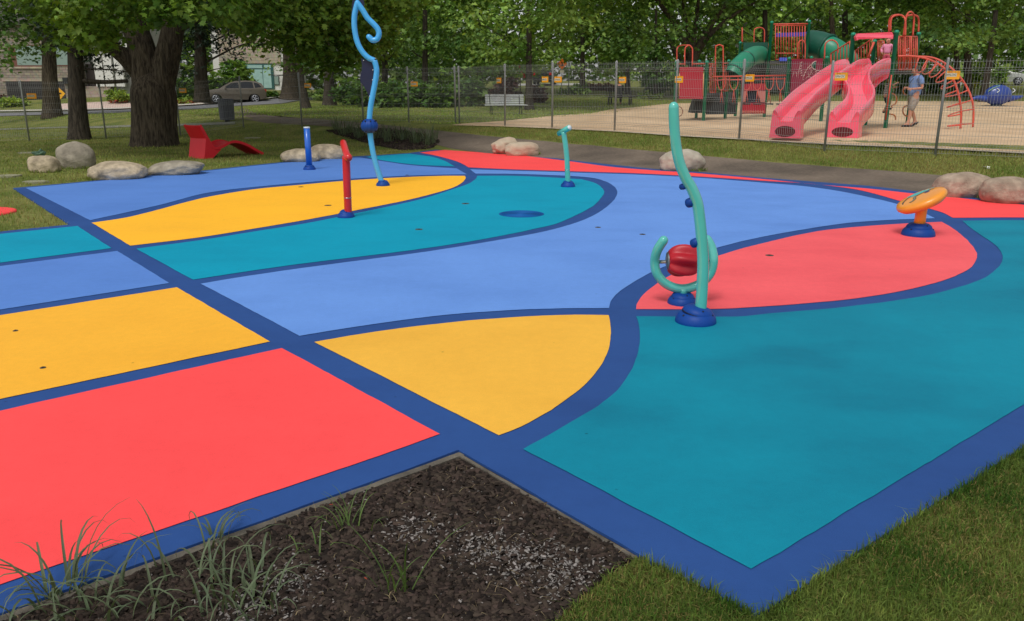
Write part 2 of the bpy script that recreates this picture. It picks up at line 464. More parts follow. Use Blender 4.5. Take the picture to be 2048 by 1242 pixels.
PAD = [(26, 376), (190, 361), (395, 342), (512, 329.5), (609, 320), (684, 314.5), (722, 312), (819, 306), (865, 300), (903, 296.5), (980, 301), (1075, 311), (1139, 320), (1300, 337), (1400, 344), (1536, 356), (1736, 371.5), (1823, 381.5), (1960, 397), (2048, 406), (2330, 440), (2560, 568), (2048, 893), (1515, 1230), (1280, 1109), (918, 900), (680, 985), (430, 1073), (0, 1226), (-900, 1545), (-1400, 1545), (-1000, 573), (-400, 506), (0, 463), (140, 449)]
FIELDS = [
 ('blue', [(51, 376), (190, 363), (395, 344), (512, 331.5), (609, 322), (684, 316.5), (719, 315), (762, 322), (812, 329.5), (864, 334), (913, 337), (934, 349), (887, 349.7), (812, 352), (699, 358), (605, 365.5), (512, 374), (455, 380), (400, 389), (325, 409), (250, 426), (180, 441)]),
 ('yellow', [(183.5, 446), (250, 436), (312, 421), (375, 404), (425, 392.5), (512, 378.5), (612, 369), (702, 361), (812, 354.5), (887, 352), (929.5, 352), (931.5, 356), (924.5, 365), (907, 375), (872, 386), (812, 401), (707, 422), (612, 440), (512, 457), (400, 475), (261, 492)]),
 ('teal', [(272, 498), (400, 481), (512, 463), (612, 447), (712, 427), (837, 400), (902, 380), (937, 367.5), (952, 357.5), (954.5, 352), (1024, 352), (1099, 355), (1164, 359), (1189, 366), (1204, 376), (1208, 386), (1199, 400), (1184, 414), (1149, 432.5), (1109, 449), (1061, 460), (1024, 468), (937, 484), (812, 502.5), (612, 527), (512, 541), (386, 560)]),
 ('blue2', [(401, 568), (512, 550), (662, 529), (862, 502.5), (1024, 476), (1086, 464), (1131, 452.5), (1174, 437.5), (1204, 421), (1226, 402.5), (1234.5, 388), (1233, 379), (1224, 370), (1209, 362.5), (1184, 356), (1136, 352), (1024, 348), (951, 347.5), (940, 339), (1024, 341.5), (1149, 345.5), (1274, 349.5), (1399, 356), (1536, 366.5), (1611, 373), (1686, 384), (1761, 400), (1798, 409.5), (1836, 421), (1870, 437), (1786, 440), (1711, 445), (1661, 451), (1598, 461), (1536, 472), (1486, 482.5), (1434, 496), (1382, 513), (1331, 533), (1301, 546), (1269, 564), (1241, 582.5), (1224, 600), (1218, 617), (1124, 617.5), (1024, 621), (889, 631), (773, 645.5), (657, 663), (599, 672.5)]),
 ('red', [(839, 305.5), (875, 301.5), (912, 298), (979.5, 304), (1060, 313), (1141, 323), (1224, 334), (1321, 342), (1379, 345.5), (1536, 359.5), (1636, 369.5), (1736, 377.5), (1823, 387), (1891, 393), (1961, 401), (2048, 410), (2310, 441), (2048, 435.5), (1906, 436), (1886, 426), (1853, 416), (1801, 402.5), (1711, 379), (1611, 367), (1536, 362.5), (1399, 353.5), (1274, 347), (1149, 343), (1024, 339), (937, 335), (927, 329), (912, 322.5), (882, 314), (860, 309)]),
 ('teal', [(732, 314), (775, 310.5), (819, 307.5), (862, 313.5), (887, 321), (909.5, 333), (837, 330), (774.5, 322.5)]),
 ('teal', [(-950, 580), (-400, 512), (0, 468.5), (155, 452.5), (223, 497), (0, 526), (-400, 578), (-1000, 656)]),
 ('blue', [(-1000, 665), (-400, 586), (0, 533), (235, 502.5), (339, 567), (0, 620), (-400, 682.5), (-1000, 776)]),
 ('yellow3', [(-1000, 795), (-400, 696), (0, 631.5), (354, 575.5), (539.5, 684), (0, 799), (-500, 905.5), (-1000, 1012)]),
 ('red', [(-1000, 1044), (-500, 934), (0, 822.5), (564, 697), (881, 869.5), (737, 920), (430, 1024), (0, 1170), (-900, 1476), (-1200, 1476)]),
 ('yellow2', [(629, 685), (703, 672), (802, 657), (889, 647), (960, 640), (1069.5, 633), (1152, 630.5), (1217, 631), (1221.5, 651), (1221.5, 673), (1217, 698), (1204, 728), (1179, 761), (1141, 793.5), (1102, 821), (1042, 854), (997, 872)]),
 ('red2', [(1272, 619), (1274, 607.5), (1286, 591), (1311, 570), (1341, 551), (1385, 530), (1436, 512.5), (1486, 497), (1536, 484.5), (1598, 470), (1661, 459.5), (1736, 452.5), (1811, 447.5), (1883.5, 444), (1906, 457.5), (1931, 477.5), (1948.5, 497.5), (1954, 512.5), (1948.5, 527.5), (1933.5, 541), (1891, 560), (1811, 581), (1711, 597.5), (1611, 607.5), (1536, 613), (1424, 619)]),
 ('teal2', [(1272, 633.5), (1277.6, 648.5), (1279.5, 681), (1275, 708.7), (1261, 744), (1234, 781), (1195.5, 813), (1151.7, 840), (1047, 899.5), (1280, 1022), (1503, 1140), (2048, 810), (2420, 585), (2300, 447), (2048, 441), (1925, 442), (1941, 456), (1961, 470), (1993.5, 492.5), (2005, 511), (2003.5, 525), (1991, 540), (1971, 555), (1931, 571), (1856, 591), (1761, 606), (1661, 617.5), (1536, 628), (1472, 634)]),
]
def flat_poly(pts, z, name, m, depth=0.0, parent=None):
    mb = MB()
    if depth: mb.prism([Vector((p.x, p.y, z - depth)) for p in pts], (0, 0, 1), depth)
    else:
        pl = [Vector((p.x, p.y, z)) for p in pts]
        mb._add(pl, [tuple(t) for t in tessellate_polygon([pl])])
    return mb.build(name, m, parent)
pad_pts = [P(*q) for q in PAD]
pad_outline = pad_pts
pad = flat_poly(smooth_world(pad_pts, 14), 0.0, 'splash_pad_pavement', RB_DARK, .12)
tag(pad, 'navy rubber splash pad pavement with curved bands and colour fields', None, kind='structure')
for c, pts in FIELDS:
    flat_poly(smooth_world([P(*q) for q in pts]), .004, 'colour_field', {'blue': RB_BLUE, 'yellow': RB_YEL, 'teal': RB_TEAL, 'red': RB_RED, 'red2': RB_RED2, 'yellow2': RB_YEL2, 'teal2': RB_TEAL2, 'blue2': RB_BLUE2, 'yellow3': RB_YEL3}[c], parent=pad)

# ------------------------------------------------------------------ mulch beds, edging, grass
M_MULCH = mat('mulch_ground', srgb(40, 34, 31), .95, spec=.15, scale=9, col2=srgb(66, 56, 50), bump=1.0, bscale=45, detail=9)
bed = [P(*q, -.012) for q in [(918, 904), (1280, 1113), (1262, 1128), (1215, 1150), (1190, 1172), (1150, 1205), (1110, 1240), (1060, 1290), (900, 1360), (300, 1420), (-500, 1430), (-700, 1476), (0, 1231), (430, 1079), (680, 990)]]
tag(flat_poly(bed, -.012, 'mulch_bed', M_MULCH), kind='structure')
M_EDGE = mat('bed_edging', srgb(94, 88, 78), .9, scale=8, var=.3, bump=.6, bscale=50)
def edging(name, a, b, w, h):
    a, b = Vector(a), Vector(b); mb = MB(); n = max(6, int((b - a).length / .06)); d = (b - a).normalized(); sd = Vector((d.y, -d.x, 0))
    path = [a.lerp(b, i / n) + Vector((0, 0, .004 * noise.noise(Vector((i * .7, 0, 5))))) for i in range(n + 1)]
    mb.sweep(path, [sd] * (n + 1), [(-w / 2, -.03), (w / 2, -.03), (w / 2, h), (-w / 2, h)], up=Vector((0, 0, 1)), smooth=False)
    return mb.build(name, M_EDGE)
def offs(a, b, d):
    n = (b - a).normalized(); return Vector((n.y, -n.x, 0)) * d
a, b = P(918, 902), P(0, 1228); o_ = offs(b, a, .022)
e1 = edging('kerb_strip', a + o_, P(-600, 1440.5) + o_, .035, -.004); e1['kind'] = 'structure'
a, b = P(918, 902), P(1278, 1110); o_ = offs(a, b, .014)
e2 = edging('kerb_strip', a + o_, b + o_, .018, -.005); e2['kind'] = 'structure'

def in_poly(X, Y, poly):
    res = np.zeros(len(X), bool); n = len(poly); j = n - 1
    for i in range(n):
        xi, yi, xj, yj = poly[i].x, poly[i].y, poly[j].x, poly[j].y
        c = ((yi > Y) != (yj > Y)) & (X < (xj - xi) * (Y - yi) / (yj - yi + 1e-12) + xi)
        res ^= c; j = i
    return res
def scatter(poly, n, power=0.0, holes=()):
    """random ground points in a polygon, thinning with distance"""
    xs = [p.x for p in poly]; ys = [p.y for p in poly]; ox = []; oy = []; got = 0
    dmin = max(1.0, min(p.xy.length for p in poly))
    for _ in range(400):
        X = RNG.uniform(min(xs), max(xs), n * 2); Y = RNG.uniform(min(ys), max(ys), n * 2)
        k = in_poly(X, Y, poly)
        for h in holes: k &= ~in_poly(X, Y, h)
        if power: k &= RNG.random(len(X)) < (dmin / np.hypot(X, Y)) ** power
        ox.append(X[k]); oy.append(Y[k]); got += k.sum()
        if got >= n: break
    return np.concatenate(ox)[:n], np.concatenate(oy)[:n]
HV = lambda X, Y: np.array([H(a, b) for a, b in zip(X, Y)])

# bark chips: two looks, plain and dusted with white paint overspray
def chips(name, X, Y, m, lo, hi, z0=-.01):
    n = len(X); L = RNG.uniform(lo, hi, n) * RNG.uniform(.6, 1.4, n); W = L * RNG.uniform(.25, .6, n); T = L * .18
    a = RNG.uniform(0, 6.28, n); ti = RNG.normal(0, .28, n); t2 = RNG.normal(0, .35, n)
    ux = np.stack([np.cos(a) * np.cos(ti), np.sin(a) * np.cos(ti), np.sin(ti)], 1)
    uy = np.stack([-np.sin(a) * np.cos(t2), np.cos(a) * np.cos(t2), np.sin(t2)], 1)
    uz = np.cross(ux, uy)
    C = np.stack([X, Y, np.full(n, z0) + RNG.uniform(0, .016, n)], 1)
    V = []
    sk = RNG.uniform(-.35, .35, (n, 4))
    for k, (sx, sy) in enumerate(((-1, -1), (1, -1), (1, 1), (-1, 1))):
        V.append(C + ux * (L * (sx * .5 + sk[:, k] * .5))[:, None] + uy * (W * sy * .5)[:, None])
    for k, (sx, sy) in enumerate(((-1, -1), (1, -1), (1, 1), (-1, 1))):
        V.append(C + ux * (L * (sx * .42 + sk[:, k] * .5))[:, None] + uy * (W * sy * .4)[:, None] + uz * T[:, None])
    V = np.stack(V, 1).reshape(-1, 3); b = (np.arange(n) * 8)[:, None]
    F_ = np.concatenate([b + np.array(q) for q in ((4, 5, 6, 7), (0, 1, 5, 4), (1, 2, 6, 5), (2, 3, 7, 6), (3, 0, 4, 7))])
    o = fast_mesh(name, V, F_, m); o['kind'] = 'stuff'; return o
bed_vis = [P(*q, -.01) for q in [(918, 924), (1262, 1120), (1200, 1155), (1150, 1205), (1110, 1245), (1080, 1300), (-150, 1310), (0, 1254), (430, 1098), (680, 1007)]]
X, Y = scatter(bed_vis, 26000, 1.2)
wh = np.zeros(len(X))
for (px, py, r) in ((1060, 1125, .13), (1150, 1150, .13), (960, 1095, .12), (830, 1060, .11), (600, 1165, .10), (500, 1215, .12)):
    c = P(px, py); wh += np.exp(-(((X - c.x) ** 2 + (Y - c.y) ** 2) / r ** 2))
k = RNG.random(len(X)) < np.clip(wh * .62, 0.02, .62)
M_BARK = mat('bark_chip', srgb(54, 45, 39), .9, spec=.2, island=.75)
M_BARKW = mat('dusted_bark_chip', srgb(122, 117, 113), .9, spec=.2, island=.5)
chips('bark_mulch', X[~k], Y[~k], M_BARK, .014, .034)
chips('dusted_bark_mulch', X[k], Y[k], M_BARKW, .005, .014, -.004)
X, Y = scatter(bed_vis, 110, .4)
blades('straw_litter', X, Y, mat('straw', srgb(120, 106, 78), .9, island=.3), .035, .003, 3.0, 0.012, Z=np.full(len(X), -.004)) if False else None

def blades(name, X, Y, m, h, w, lean=.5, zoff=0.0, Z=None):
    n = len(X); hh = h * RNG.uniform(.5, 1.35, n); ww = w * RNG.uniform(.6, 1.3, n)
    a = RNG.uniform(0, 6.28, n); l = np.abs(RNG.normal(0, lean, n)); d = RNG.uniform(0, 6.28, n)
    z = (HV(X, Y) if Z is None else Z) + zoff
    C = np.stack([X, Y, z], 1); s = np.stack([np.cos(a), np.sin(a), np.zeros(n)], 1) * ww[:, None] * .5
    dv = np.stack([np.cos(d), np.sin(d), np.zeros(n)], 1)
    mid = C + np.array([0, 0, 1.0]) * (hh * .6)[:, None] + dv * (hh * l * .3)[:, None]
    tip = C + np.array([0, 0, 1.0]) * (hh * (1 - .35 * np.clip(l, 0, 1.5)))[:, None] + dv * (hh * l)[:, None]
    V = np.stack([C - s, C + s, mid + s * .8, mid - s * .8, tip], 1).reshape(-1, 3); b = (np.arange(n) * 5)[:, None]
    F_ = np.concatenate([b + np.array((0, 1, 2)), b + np.array((0, 2, 3)), b + np.array((3, 2, 4))])
    o = fast_mesh(name, V, F_, m); o['kind'] = 'stuff'; return o
M_BLF = mat('lush_grass_blade', srgb(62, 94, 28), .75, spec=.25, island=.5, trans=.3, scale=2.2, col2=srgb(116, 132, 62))
M_BL = mat('grass_blade', srgb(100, 126, 52), .75, spec=.2, island=.35, trans=.25, scale=.8, col2=srgb(148, 152, 84))
M_BLD = mat('dry_grass_blade', srgb(138, 126, 76), .8, spec=.2, island=.3, trans=.2)
M_BLO = mat('open_lawn_blade', srgb(120, 150, 62), .75, spec=.2, island=.3, trans=.25, scale=.6, col2=srgb(154, 168, 88))
def lawn(poly, n, h, w, power, dry=.2, holes=(), lean=.5, m=None):
    X, Y = scatter(poly, n, power, holes)
    ns = np.array([noise.noise(Vector((a * .8, b * .8, 2.0))) for a, b in zip(X, Y)])
    k = RNG.random(len(X)) < np.clip(dry + ns * .5, .02, .9)
    blades('grass', X[~k], Y[~k], m or M_BL, h, w, lean); blades('dry_grass', X[k], Y[k], M_BLD, h * .8, w, lean + .35)
fg = [P(*q) for q in [(1276, 1114), (1515, 1233), (2048, 896), (2200, 800), (2500, 900), (2500, 1500), (900, 1500), (1040, 1300), (1105, 1243), (1150, 1207), (1192, 1174), (1225, 1146)]]
lawn(fg, 95000, .04, .0036, 1.3, .24, lean=.8, m=M_BLF)
lawn([P(*q) for q in [(2200, 800), (2562, 572), (2760, 520), (3600, 760), (3600, 1400), (2500, 1000)]], 22000, .045, .009, .8, .3, lean=.8, m=M_BLF)
edge_line = [P(1515, 1230), P(2048, 893)]
X = []; Y = []
for _ in range(900):
    p = edge_line[0].lerp(edge_line[1], random.random()); X.append(p.x + random.gauss(.012, .012)); Y.append(p.y - abs(random.gauss(.01, .012)))
for _ in range(350):
    p = P(1290, 1116).lerp(P(1515, 1230), random.random()); X.append(p.x + random.gauss(-.01, .01)); Y.append(p.y - abs(random.gauss(.01, .012)))
blades('grass', np.array(X), np.array(Y), M_BLF, .06, .004, .45)
patch = [P(*q) for q in [(140, 450.5), (26, 377), (-60, 384), (-700, 420), (-500, 517), (0, 464.5)]]
lawn(patch, 9000, .05, .007, .6, .45)
left_lawn = gl((30, 375.5), (190, 360), (395, 341), (512, 328.5), (609, 319), (684, 313.5), (722, 311), (819, 305), (860, 299), (800, 303), (740, 290), (660, 268), (600, 252), (520, 249), (450, 247), (250, 252), (0, 256), (-250, 268), (-250, 395))
lawn(left_lawn, 42000, .06, .011, 1.0, .25)
band = gl((910, 252.5), (1103, 258.5), (1345, 272), (1652, 290), (1877, 299), (2048, 308), (2300, 322), (2300, 391), (2048, 365), (1870, 349), (1700, 336), (1536, 323), (1300, 302), (1100, 283), (960, 270), (860, 259))
lawn(band, 42000, .06, .010, 1.0, .4)
beyond = gl((-100, 250), (470, 243), (500, 230), (560, 233), (905, 249), (1340, 207), (1340, 196), (600, 205), (300, 228), (-100, 238))
lawn(beyond, 22000, .07, .03, .3, .08, m=M_BLO)
grass_bed = gl((650, 262), (700, 257), (780, 258), (845, 268), (880, 284), (862, 298), (805, 301), (745, 290))
X, Y = scatter(grass_bed, 5000, .2)
chips('bed_mulch', X, Y, M_BARK, .03, .08, 0)
me_ = bpy.data.objects['bed_mulch'].data
co = np.empty(len(me_.vertices) * 3, np.float32); me_.vertices.foreach_get('co', co); co = co.reshape(-1, 3)
co[:, 2] += HV(co[:, 0], co[:, 1]) + .01; me_.vertices.foreach_set('co', co.ravel())

# ornamental grass tufts
M_ORN = mat('ornamental_leaf', srgb(92, 106, 78), .6, spec=.4, island=.3, trans=.25)
M_ORNG = mat('green_leaf_blade', srgb(84, 108, 52), .6, spec=.4, island=.3, trans=.25)
def arc_blade(mb, base, az, L, w, droop, lean, mi=0):
    pts = []; d = Vector((math.cos(az), math.sin(az), 0)); n = 8; p = Vector(base); th = math.pi / 2 - lean
    for i in range(n + 1):
        pts.append(p.copy()); st = L / n
        p = p + (d * math.cos(th) + Vector((0, 0, 1)) * math.sin(th)) * st; th -= droop * (i + 1) / n * 2 / n * 1.1
    s = Vector((-d.y, d.x, 0)); vs = []; fs = []
    for i, q in enumerate(pts):
        ww = w * (1 - (i / n) ** 2.2) * .5 + .0004
        vs += [q - s * ww, q + Vector((0, 0, -ww * .5)), q + s * ww]
    for i in range(n): fs += [(3 * i, 3 * i + 1, 3 * i + 4, 3 * i + 3), (3 * i + 1, 3 * i + 2, 3 * i + 5, 3 * i + 4)]
    mb._add(vs, fs, mi, True)
def tuft(px, py, n, L, w, label, name='ornamental_grass', rad=.05, m=None, droop=2.6, seed=0, base=None, group=None):
    rs = random.Random(seed); c = G(px, py) if base is None else base; mb = MB()
    if name == 'ornamental_grass' and L < .5: n = max(9, int(n * .62)); w *= .82
    for i in range(n):
        q = Vector((rs.gauss(0, rad), rs.gauss(0, rad), -.01))
        az = rs.uniform(0, 6.283) if q.length < 1e-4 or rs.random() < .4 else math.atan2(q.y, q.x) + rs.gauss(0, .5)
        arc_blade(mb, q, az, L * rs.uniform(.55, 1.2), w * rs.uniform(.7, 1.2), droop * rs.uniform(.5, 1.3), rs.uniform(.05, .5))
    o = mb.build(name, m or M_ORN); o.location = c; tag(o, label, 'grass tuft', group); return o
X, Y = scatter(bed_vis, 420, .4)
blades('straw_litter', X, Y, mat('straw', srgb(120, 106, 78), .9, island=.3), .025, .003, 1.9, .006, Z=np.full(len(X), -.004))
gt = 'ornamental grass clumps in the foreground mulch'
tuft(120, 1196, 44, .34, .012, 'leftmost arching grass clump against the blue band in the bottom corner', seed=1, rad=.035, group=gt)
tuft(185, 1238, 50, .28, .013, 'dense low grass clump at the bottom edge, just right of the corner clump', seed=2, rad=.06, group=gt)
tuft(425, 1098, 22, .22, .010, 'arching pale-tipped grass clump reaching over the blue band from the kerb strip', seed=3, rad=.035, group=gt)
tuft(380, 1185, 34, .30, .010, 'wide grey-green grass clump in the middle of the left mulch', seed=4, rad=.09, group=gt)
tuft(520, 1200, 30, .26, .011, 'upright arching grass clump over white-dusted mulch', seed=5, rad=.05, group=gt)
tuft(330, 1238, 34, .22, .011, 'fine grass clump at the bottom edge between two wider clumps', seed=12, rad=.09, group=gt)
tuft(470, 1240, 30, .25, .012, 'drooping grass clump at the bottom edge beside the dusted mulch', seed=6, rad=.07, group=gt)
tuft(700, 1066, 34, .20, .006, 'small bright green grass tuft near the kerb strip with thin seed stems', m=M_ORNG, seed=7, rad=.03, droop=1.5, group=gt)
tuft(795, 1190, 22, .30, .009, 'tall dark green grass tuft standing alone in the middle of the mulch', m=M_ORNG, seed=8, rad=.03, droop=1.2, group=gt)
tuft(630, 1110, 14, .15, .006, 'sparse low grass tuft left of the bright green tuft', m=M_ORNG, seed=9, rad=.04, group=gt)
for i in range(15):
    u = (i * 0.618) % 1; px = 672 + (i / 14) * 196 + 8 * math.sin(i * 3); py = 263 + (i / 14) * 20 + 13 * ((i * .618) % 1) - 2
    tuft(px, py, 34, .62, .02, 'wispy young ornamental grass in the planting bed beside the path', seed=20 + i, rad=.09, droop=1.2, group='young grasses in the path-side bed')

# ------------------------------------------------------------------ boulders and stones
M_ROCK = mat('granite_boulder', srgb(158, 144, 122), .88, spec=.2, scale=2.2, col2=srgb(188, 172, 146), bump=.7, bscale=30, detail=9, var2=(.26, 9.0))
M_ROCKW = mat('grey_boulder', srgb(134, 126, 112), .9, spec=.2, scale=2.0, col2=srgb(156, 148, 132), bump=.7, bscale=30, detail=9, var2=(.28, 6.0))
M_ROCKP = mat('pink_boulder', srgb(150, 132, 114), .88, spec=.25, scale=2.0, col2=srgb(170, 152, 134), bump=.7, bscale=30, detail=9, var2=(.24, 8.0))
M_ROCKR = mat('red_veined_boulder', srgb(186, 176, 154), .88, spec=.25, scale=1.3, col2=srgb(172, 146, 124), bump=.5, bscale=22, detail=8, var2=(.1, 7.0))
M_ROCKQ = mat('pale_pitted_boulder', srgb(178, 170, 154), .9, spec=.2, scale=3, col2=srgb(154, 146, 130), bump=1.0, bscale=9, detail=8, var2=(.12, 7.0))
def boulder(x0, x1, y0, y1, m, label, seed, depth=.75, skew=0.0, rough=.1, flat=.75, ex=2.3):
    f = G((x0 + x1) / 2, y1); k = ppm(f); w = (x1 - x0) / k; dep = w * depth
    h = (y1 - y0) / k - .0 * dep
    c = Vector((f.x * (1 + dep * .4 / f.y), f.y + dep * .42, f.z)); w *= (c.y / f.y); hz = h + dep * .42 * (CAM_H - f.z) / f.y * -0.55
    hz = max(hz, h * .6)
    bm = bmesh.new(); bmesh.ops.create_icosphere(bm, subdivisions=5, radius=1.0); off = Vector((seed * 3.7, seed * 1.3, seed * .7))
    for v in bm.verts:
        p = v.co.copy()
        n = (abs(p.x) ** ex + abs(p.y) ** ex + abs(p.z) ** ex) ** (1 / ex); p /= n
        d = 1 + rough * (noise.noise(p * .9 + off) * 1.7 + noise.noise(p * 2.2 + off) * .9 - abs(noise.noise(p * 1.5 + off * 2)) * .8 + noise.noise(p * 6 + off) * .12)
        p *= d
        z = p.z * .5 + .32
        d2 = 1 + .012 * noise.noise(p * 22 + off) + .02 * noise.noise(p * 11 + off)
        p *= d2
        v.co = Vector((p.x * w * .5 + skew * w * max(0, z), p.y * dep * .5, z * hz / .82))
    me = bpy.data.meshes.new('boulder'); bm.to_mesh(me); bm.free(); me.materials.append(m)
    for pl in me.polygons: pl.use_smooth = True
    o = bpy.data.objects.new('boulder', me); COL.objects.link(o); o.location = c
    o['label'] = label; o['category'] = 'boulder'; o['group'] = 'boulders around the splash pad'
    return o
boulder(60, 119, 312, 346, M_ROCK, 'small squarish tan boulder, leftmost of all, beside the tall grey one', 1, rough=.06, ex=2.8)
boulder(118, 194, 284, 338, M_ROCKW, 'tall egg-shaped grey boulder on the dark lawn left of the big maple', 2, depth=.8, rough=.06, ex=2.1, skew=-.06)
boulder(178, 293, 324, 362, M_ROCK, 'wide low tan boulder at the pad edge in front of the tall egg-shaped one', 3, rough=.07)
boulder(292, 396, 322, 353, M_ROCKW, 'low wedge-shaped grey boulder at the pad edge below the red lounger', 4, rough=.09, skew=.22)
boulder(563, 640, 298, 326, M_ROCK, 'low tan boulder half hidden behind the straight blue post', 5, rough=.06)
boulder(622, 692, 289, 320, M_ROCK, 'rounded tan boulder between the blue post and the red spray cannon', 6, rough=.08, skew=-.05)
boulder(979, 1037, 277, 309, M_ROCKR, 'jagged pale boulder with a rusty edge, behind the longer pinkish one', 7, rough=.2, ex=1.8, skew=.15)
boulder(1010, 1079, 285, 313, M_ROCKR, 'long smooth pinkish boulder leaning on the jagged pale one', 8, rough=.06, ex=2.7)
boulder(1322, 1408, 300, 344, M_ROCKQ, 'pale pitted boulder at the pad edge behind the tall turquoise pole', 9, rough=.08)
boulder(1862, 1970, 346, 398, M_ROCKP, 'big smooth tan boulder just behind the orange tilted disc', 10, rough=.06, skew=.1)
boulder(1964, 2090, 354, 411, M_ROCKP, 'big brown boulder cut off by the right edge of the photo', 11, rough=.06, skew=-.1)

SKX, SKY = [], []
def skirt(o):
    w = o.dimensions.x * .5; d = o.dimensions.y * .5; n = int(160 * (w + d))
    a = RNG.uniform(math.pi, 2 * math.pi, n); r_ = 1.0 + np.abs(RNG.normal(0, .05, n)) - .03
    X = o.location.x + np.cos(a) * w * r_; Y = o.location.y + np.sin(a) * d * r_
    k = ~in_poly(X, Y, pad_outline)
    SKX.append(X[k]); SKY.append(Y[k])
bpy.context.view_layer.update()
for o in [q for q in COL.objects if q.get('category') == 'boulder']: skirt(o)
blades('grass', np.concatenate(SKX), np.concatenate(SKY), M_BL, .08, .011, .4)
def flagstone(px, py, w, label, seed):
    c = G(px, py); mb = MB(); rs = random.Random(seed); k = 9
    W = w / ppm(c); pts = [Vector((math.cos(2 * math.pi * i / k) * W * .5 * rs.uniform(.85, 1.1), math.sin(2 * math.pi * i / k) * W * .38 * rs.uniform(.85, 1.1), -.03)) for i in range(k)]
    mb.prism(pts, (0, 0, 1), .065)
    o = mb.build('stepping_stone', mat('flagstone', srgb(140, 138, 112), .9, scale=6, var=.15, bump=.5, bscale=30)); o.location = c
    tag(o, label, 'stepping stone', 'flat stones set in the lawn')
flagstone(14, 354, 58, 'flat pale stepping stone at the left edge of the photo', 1)
flagstone(72, 366, 50, 'narrow pale stepping stone nearest the far left pad corner', 2)
flagstone(55, 307, 34, 'thin stepping stone just behind the small squarish boulder', 3)
flagstone(506, 277, 34, 'lone stepping stone in the grass to the right of the red lounger', 4)

# red round mat in the grass and green cloth behind the boulder
mb = MB(); c = G(-42, 427); mb.lathe([(.02, .03), (.42, .03), (.445, .02), (.445, -.03), (.02, -.03)], n=40)
o = mb.build('round_mat', RB_RED); o.location = c; tag(o, 'round coral rubber mat in the grass at the left edge', 'mat')
bm = bmesh.new(); bmesh.ops.create_icosphere(bm, subdivisions=4, radius=1)
for v in bm.verts:
    p = v.co; d = .75 + .45 * noise.noise(p * 1.8 + Vector((4, 1, 2))) + .25 * noise.noise(p * 4.5); v.co = Vector((p.x * .19 * d, p.y * .13 * d, max(-.02, (p.z + .35) * .13 * d)))
me = bpy.data.meshes.new('crumpled_cloth'); bm.to_mesh(me); bm.free(); me.materials.append(mat('green_cloth', srgb(84, 112, 92), .8, scale=6, var=.25))
o = bpy.data.objects.new('crumpled_cloth', me); COL.objects.link(o); o.location = G(80, 311) ; tag(o, 'crumpled grey-green cloth on the grass behind the small tan boulder', 'cloth')

def scrap(px, py, w, m, label, seed, group='scraps lying on the ground'):
    c = G(px, py); c.z = max(c.z, -.012) + .012; rs = random.Random(seed); mb = MB()
    for i in range(3):
        a = rs.uniform(0, 6.28); d = Vector((math.cos(a), math.sin(a), 0)); e = Vector((-d.y, d.x, 0)); q = d * w * .2
        mb.prism([q - d * w * .5 - e * w * .22, q + d * w * .5 - e * w * .15 + Vector((0, 0, w * .2)), q + d * w * .42 + e * w * .25 + Vector((0, 0, w * .3)), q - d * w * .4 + e * w * .2], (0, 0, 1), .002)
    o = mb.build('litter_scrap', m); o.location = c; tag(o, label, 'litter', group)
M_ORSC = mat('orange_scrap', srgb(238, 84, 50), .7); M_WHSC = mat('white_scrap', srgb(226, 226, 220), .8)
scrap(735, 1169, .016, M_ORSC, 'orange scrap in the mulch beside the lone dark green tuft', 3)
scrap(664, 1017, .016, M_ORSC, 'orange scrap in the mulch just under the navy band', 5)
scrap(869, 1151, .011, M_ORSC, 'small orange scrap in the middle of the dusted mulch', 6)
scrap(886, 990, .012, M_WHSC, 'white scrap in the dark mulch below the bed corner', 8)
scrap(1976, 338, .12, M_WHSC, 'white scrap of paper on the grass strip above the right boulders', 9)
scrap(1097, 189, .35, M_WHSC, 'white bag lying on the far lawn right of the bench', 10)

# ------------------------------------------------------------------ splash pad features
M_NAVY = mat('blue_plastic', srgb(8, 62, 140), .5, spec=.25, var=.04, scale=3, bump=.06, bscale=60)
M_HOLE = mat('dark_hole', srgb(10, 16, 40), .8)
M_TURQ = mat('turquoise_paint', srgb(84, 184, 172), .14, spec=.5, coat=.5, var=.04, scale=5)
M_SKYB = mat('sky_blue_paint', srgb(66, 168, 232), .28, spec=.5, coat=.35, var=.04, scale=5)
M_REDP = mat('red_paint', srgb(206, 26, 32), .28, spec=.5, coat=.4, var=.05, scale=5)
M_BLUEP = mat('blue_paint', srgb(22, 96, 190), .35, spec=.5, coat=.3, var=.04, scale=5)
M_STEEL = mat('stainless_steel', srgb(190, 192, 195), .25, metal=1.0)
M_WHITEP = mat('white_plastic', srgb(215, 222, 222), .5)
M_NAVYD = mat('navy_panel', srgb(12, 22, 58), .5, var=.05)
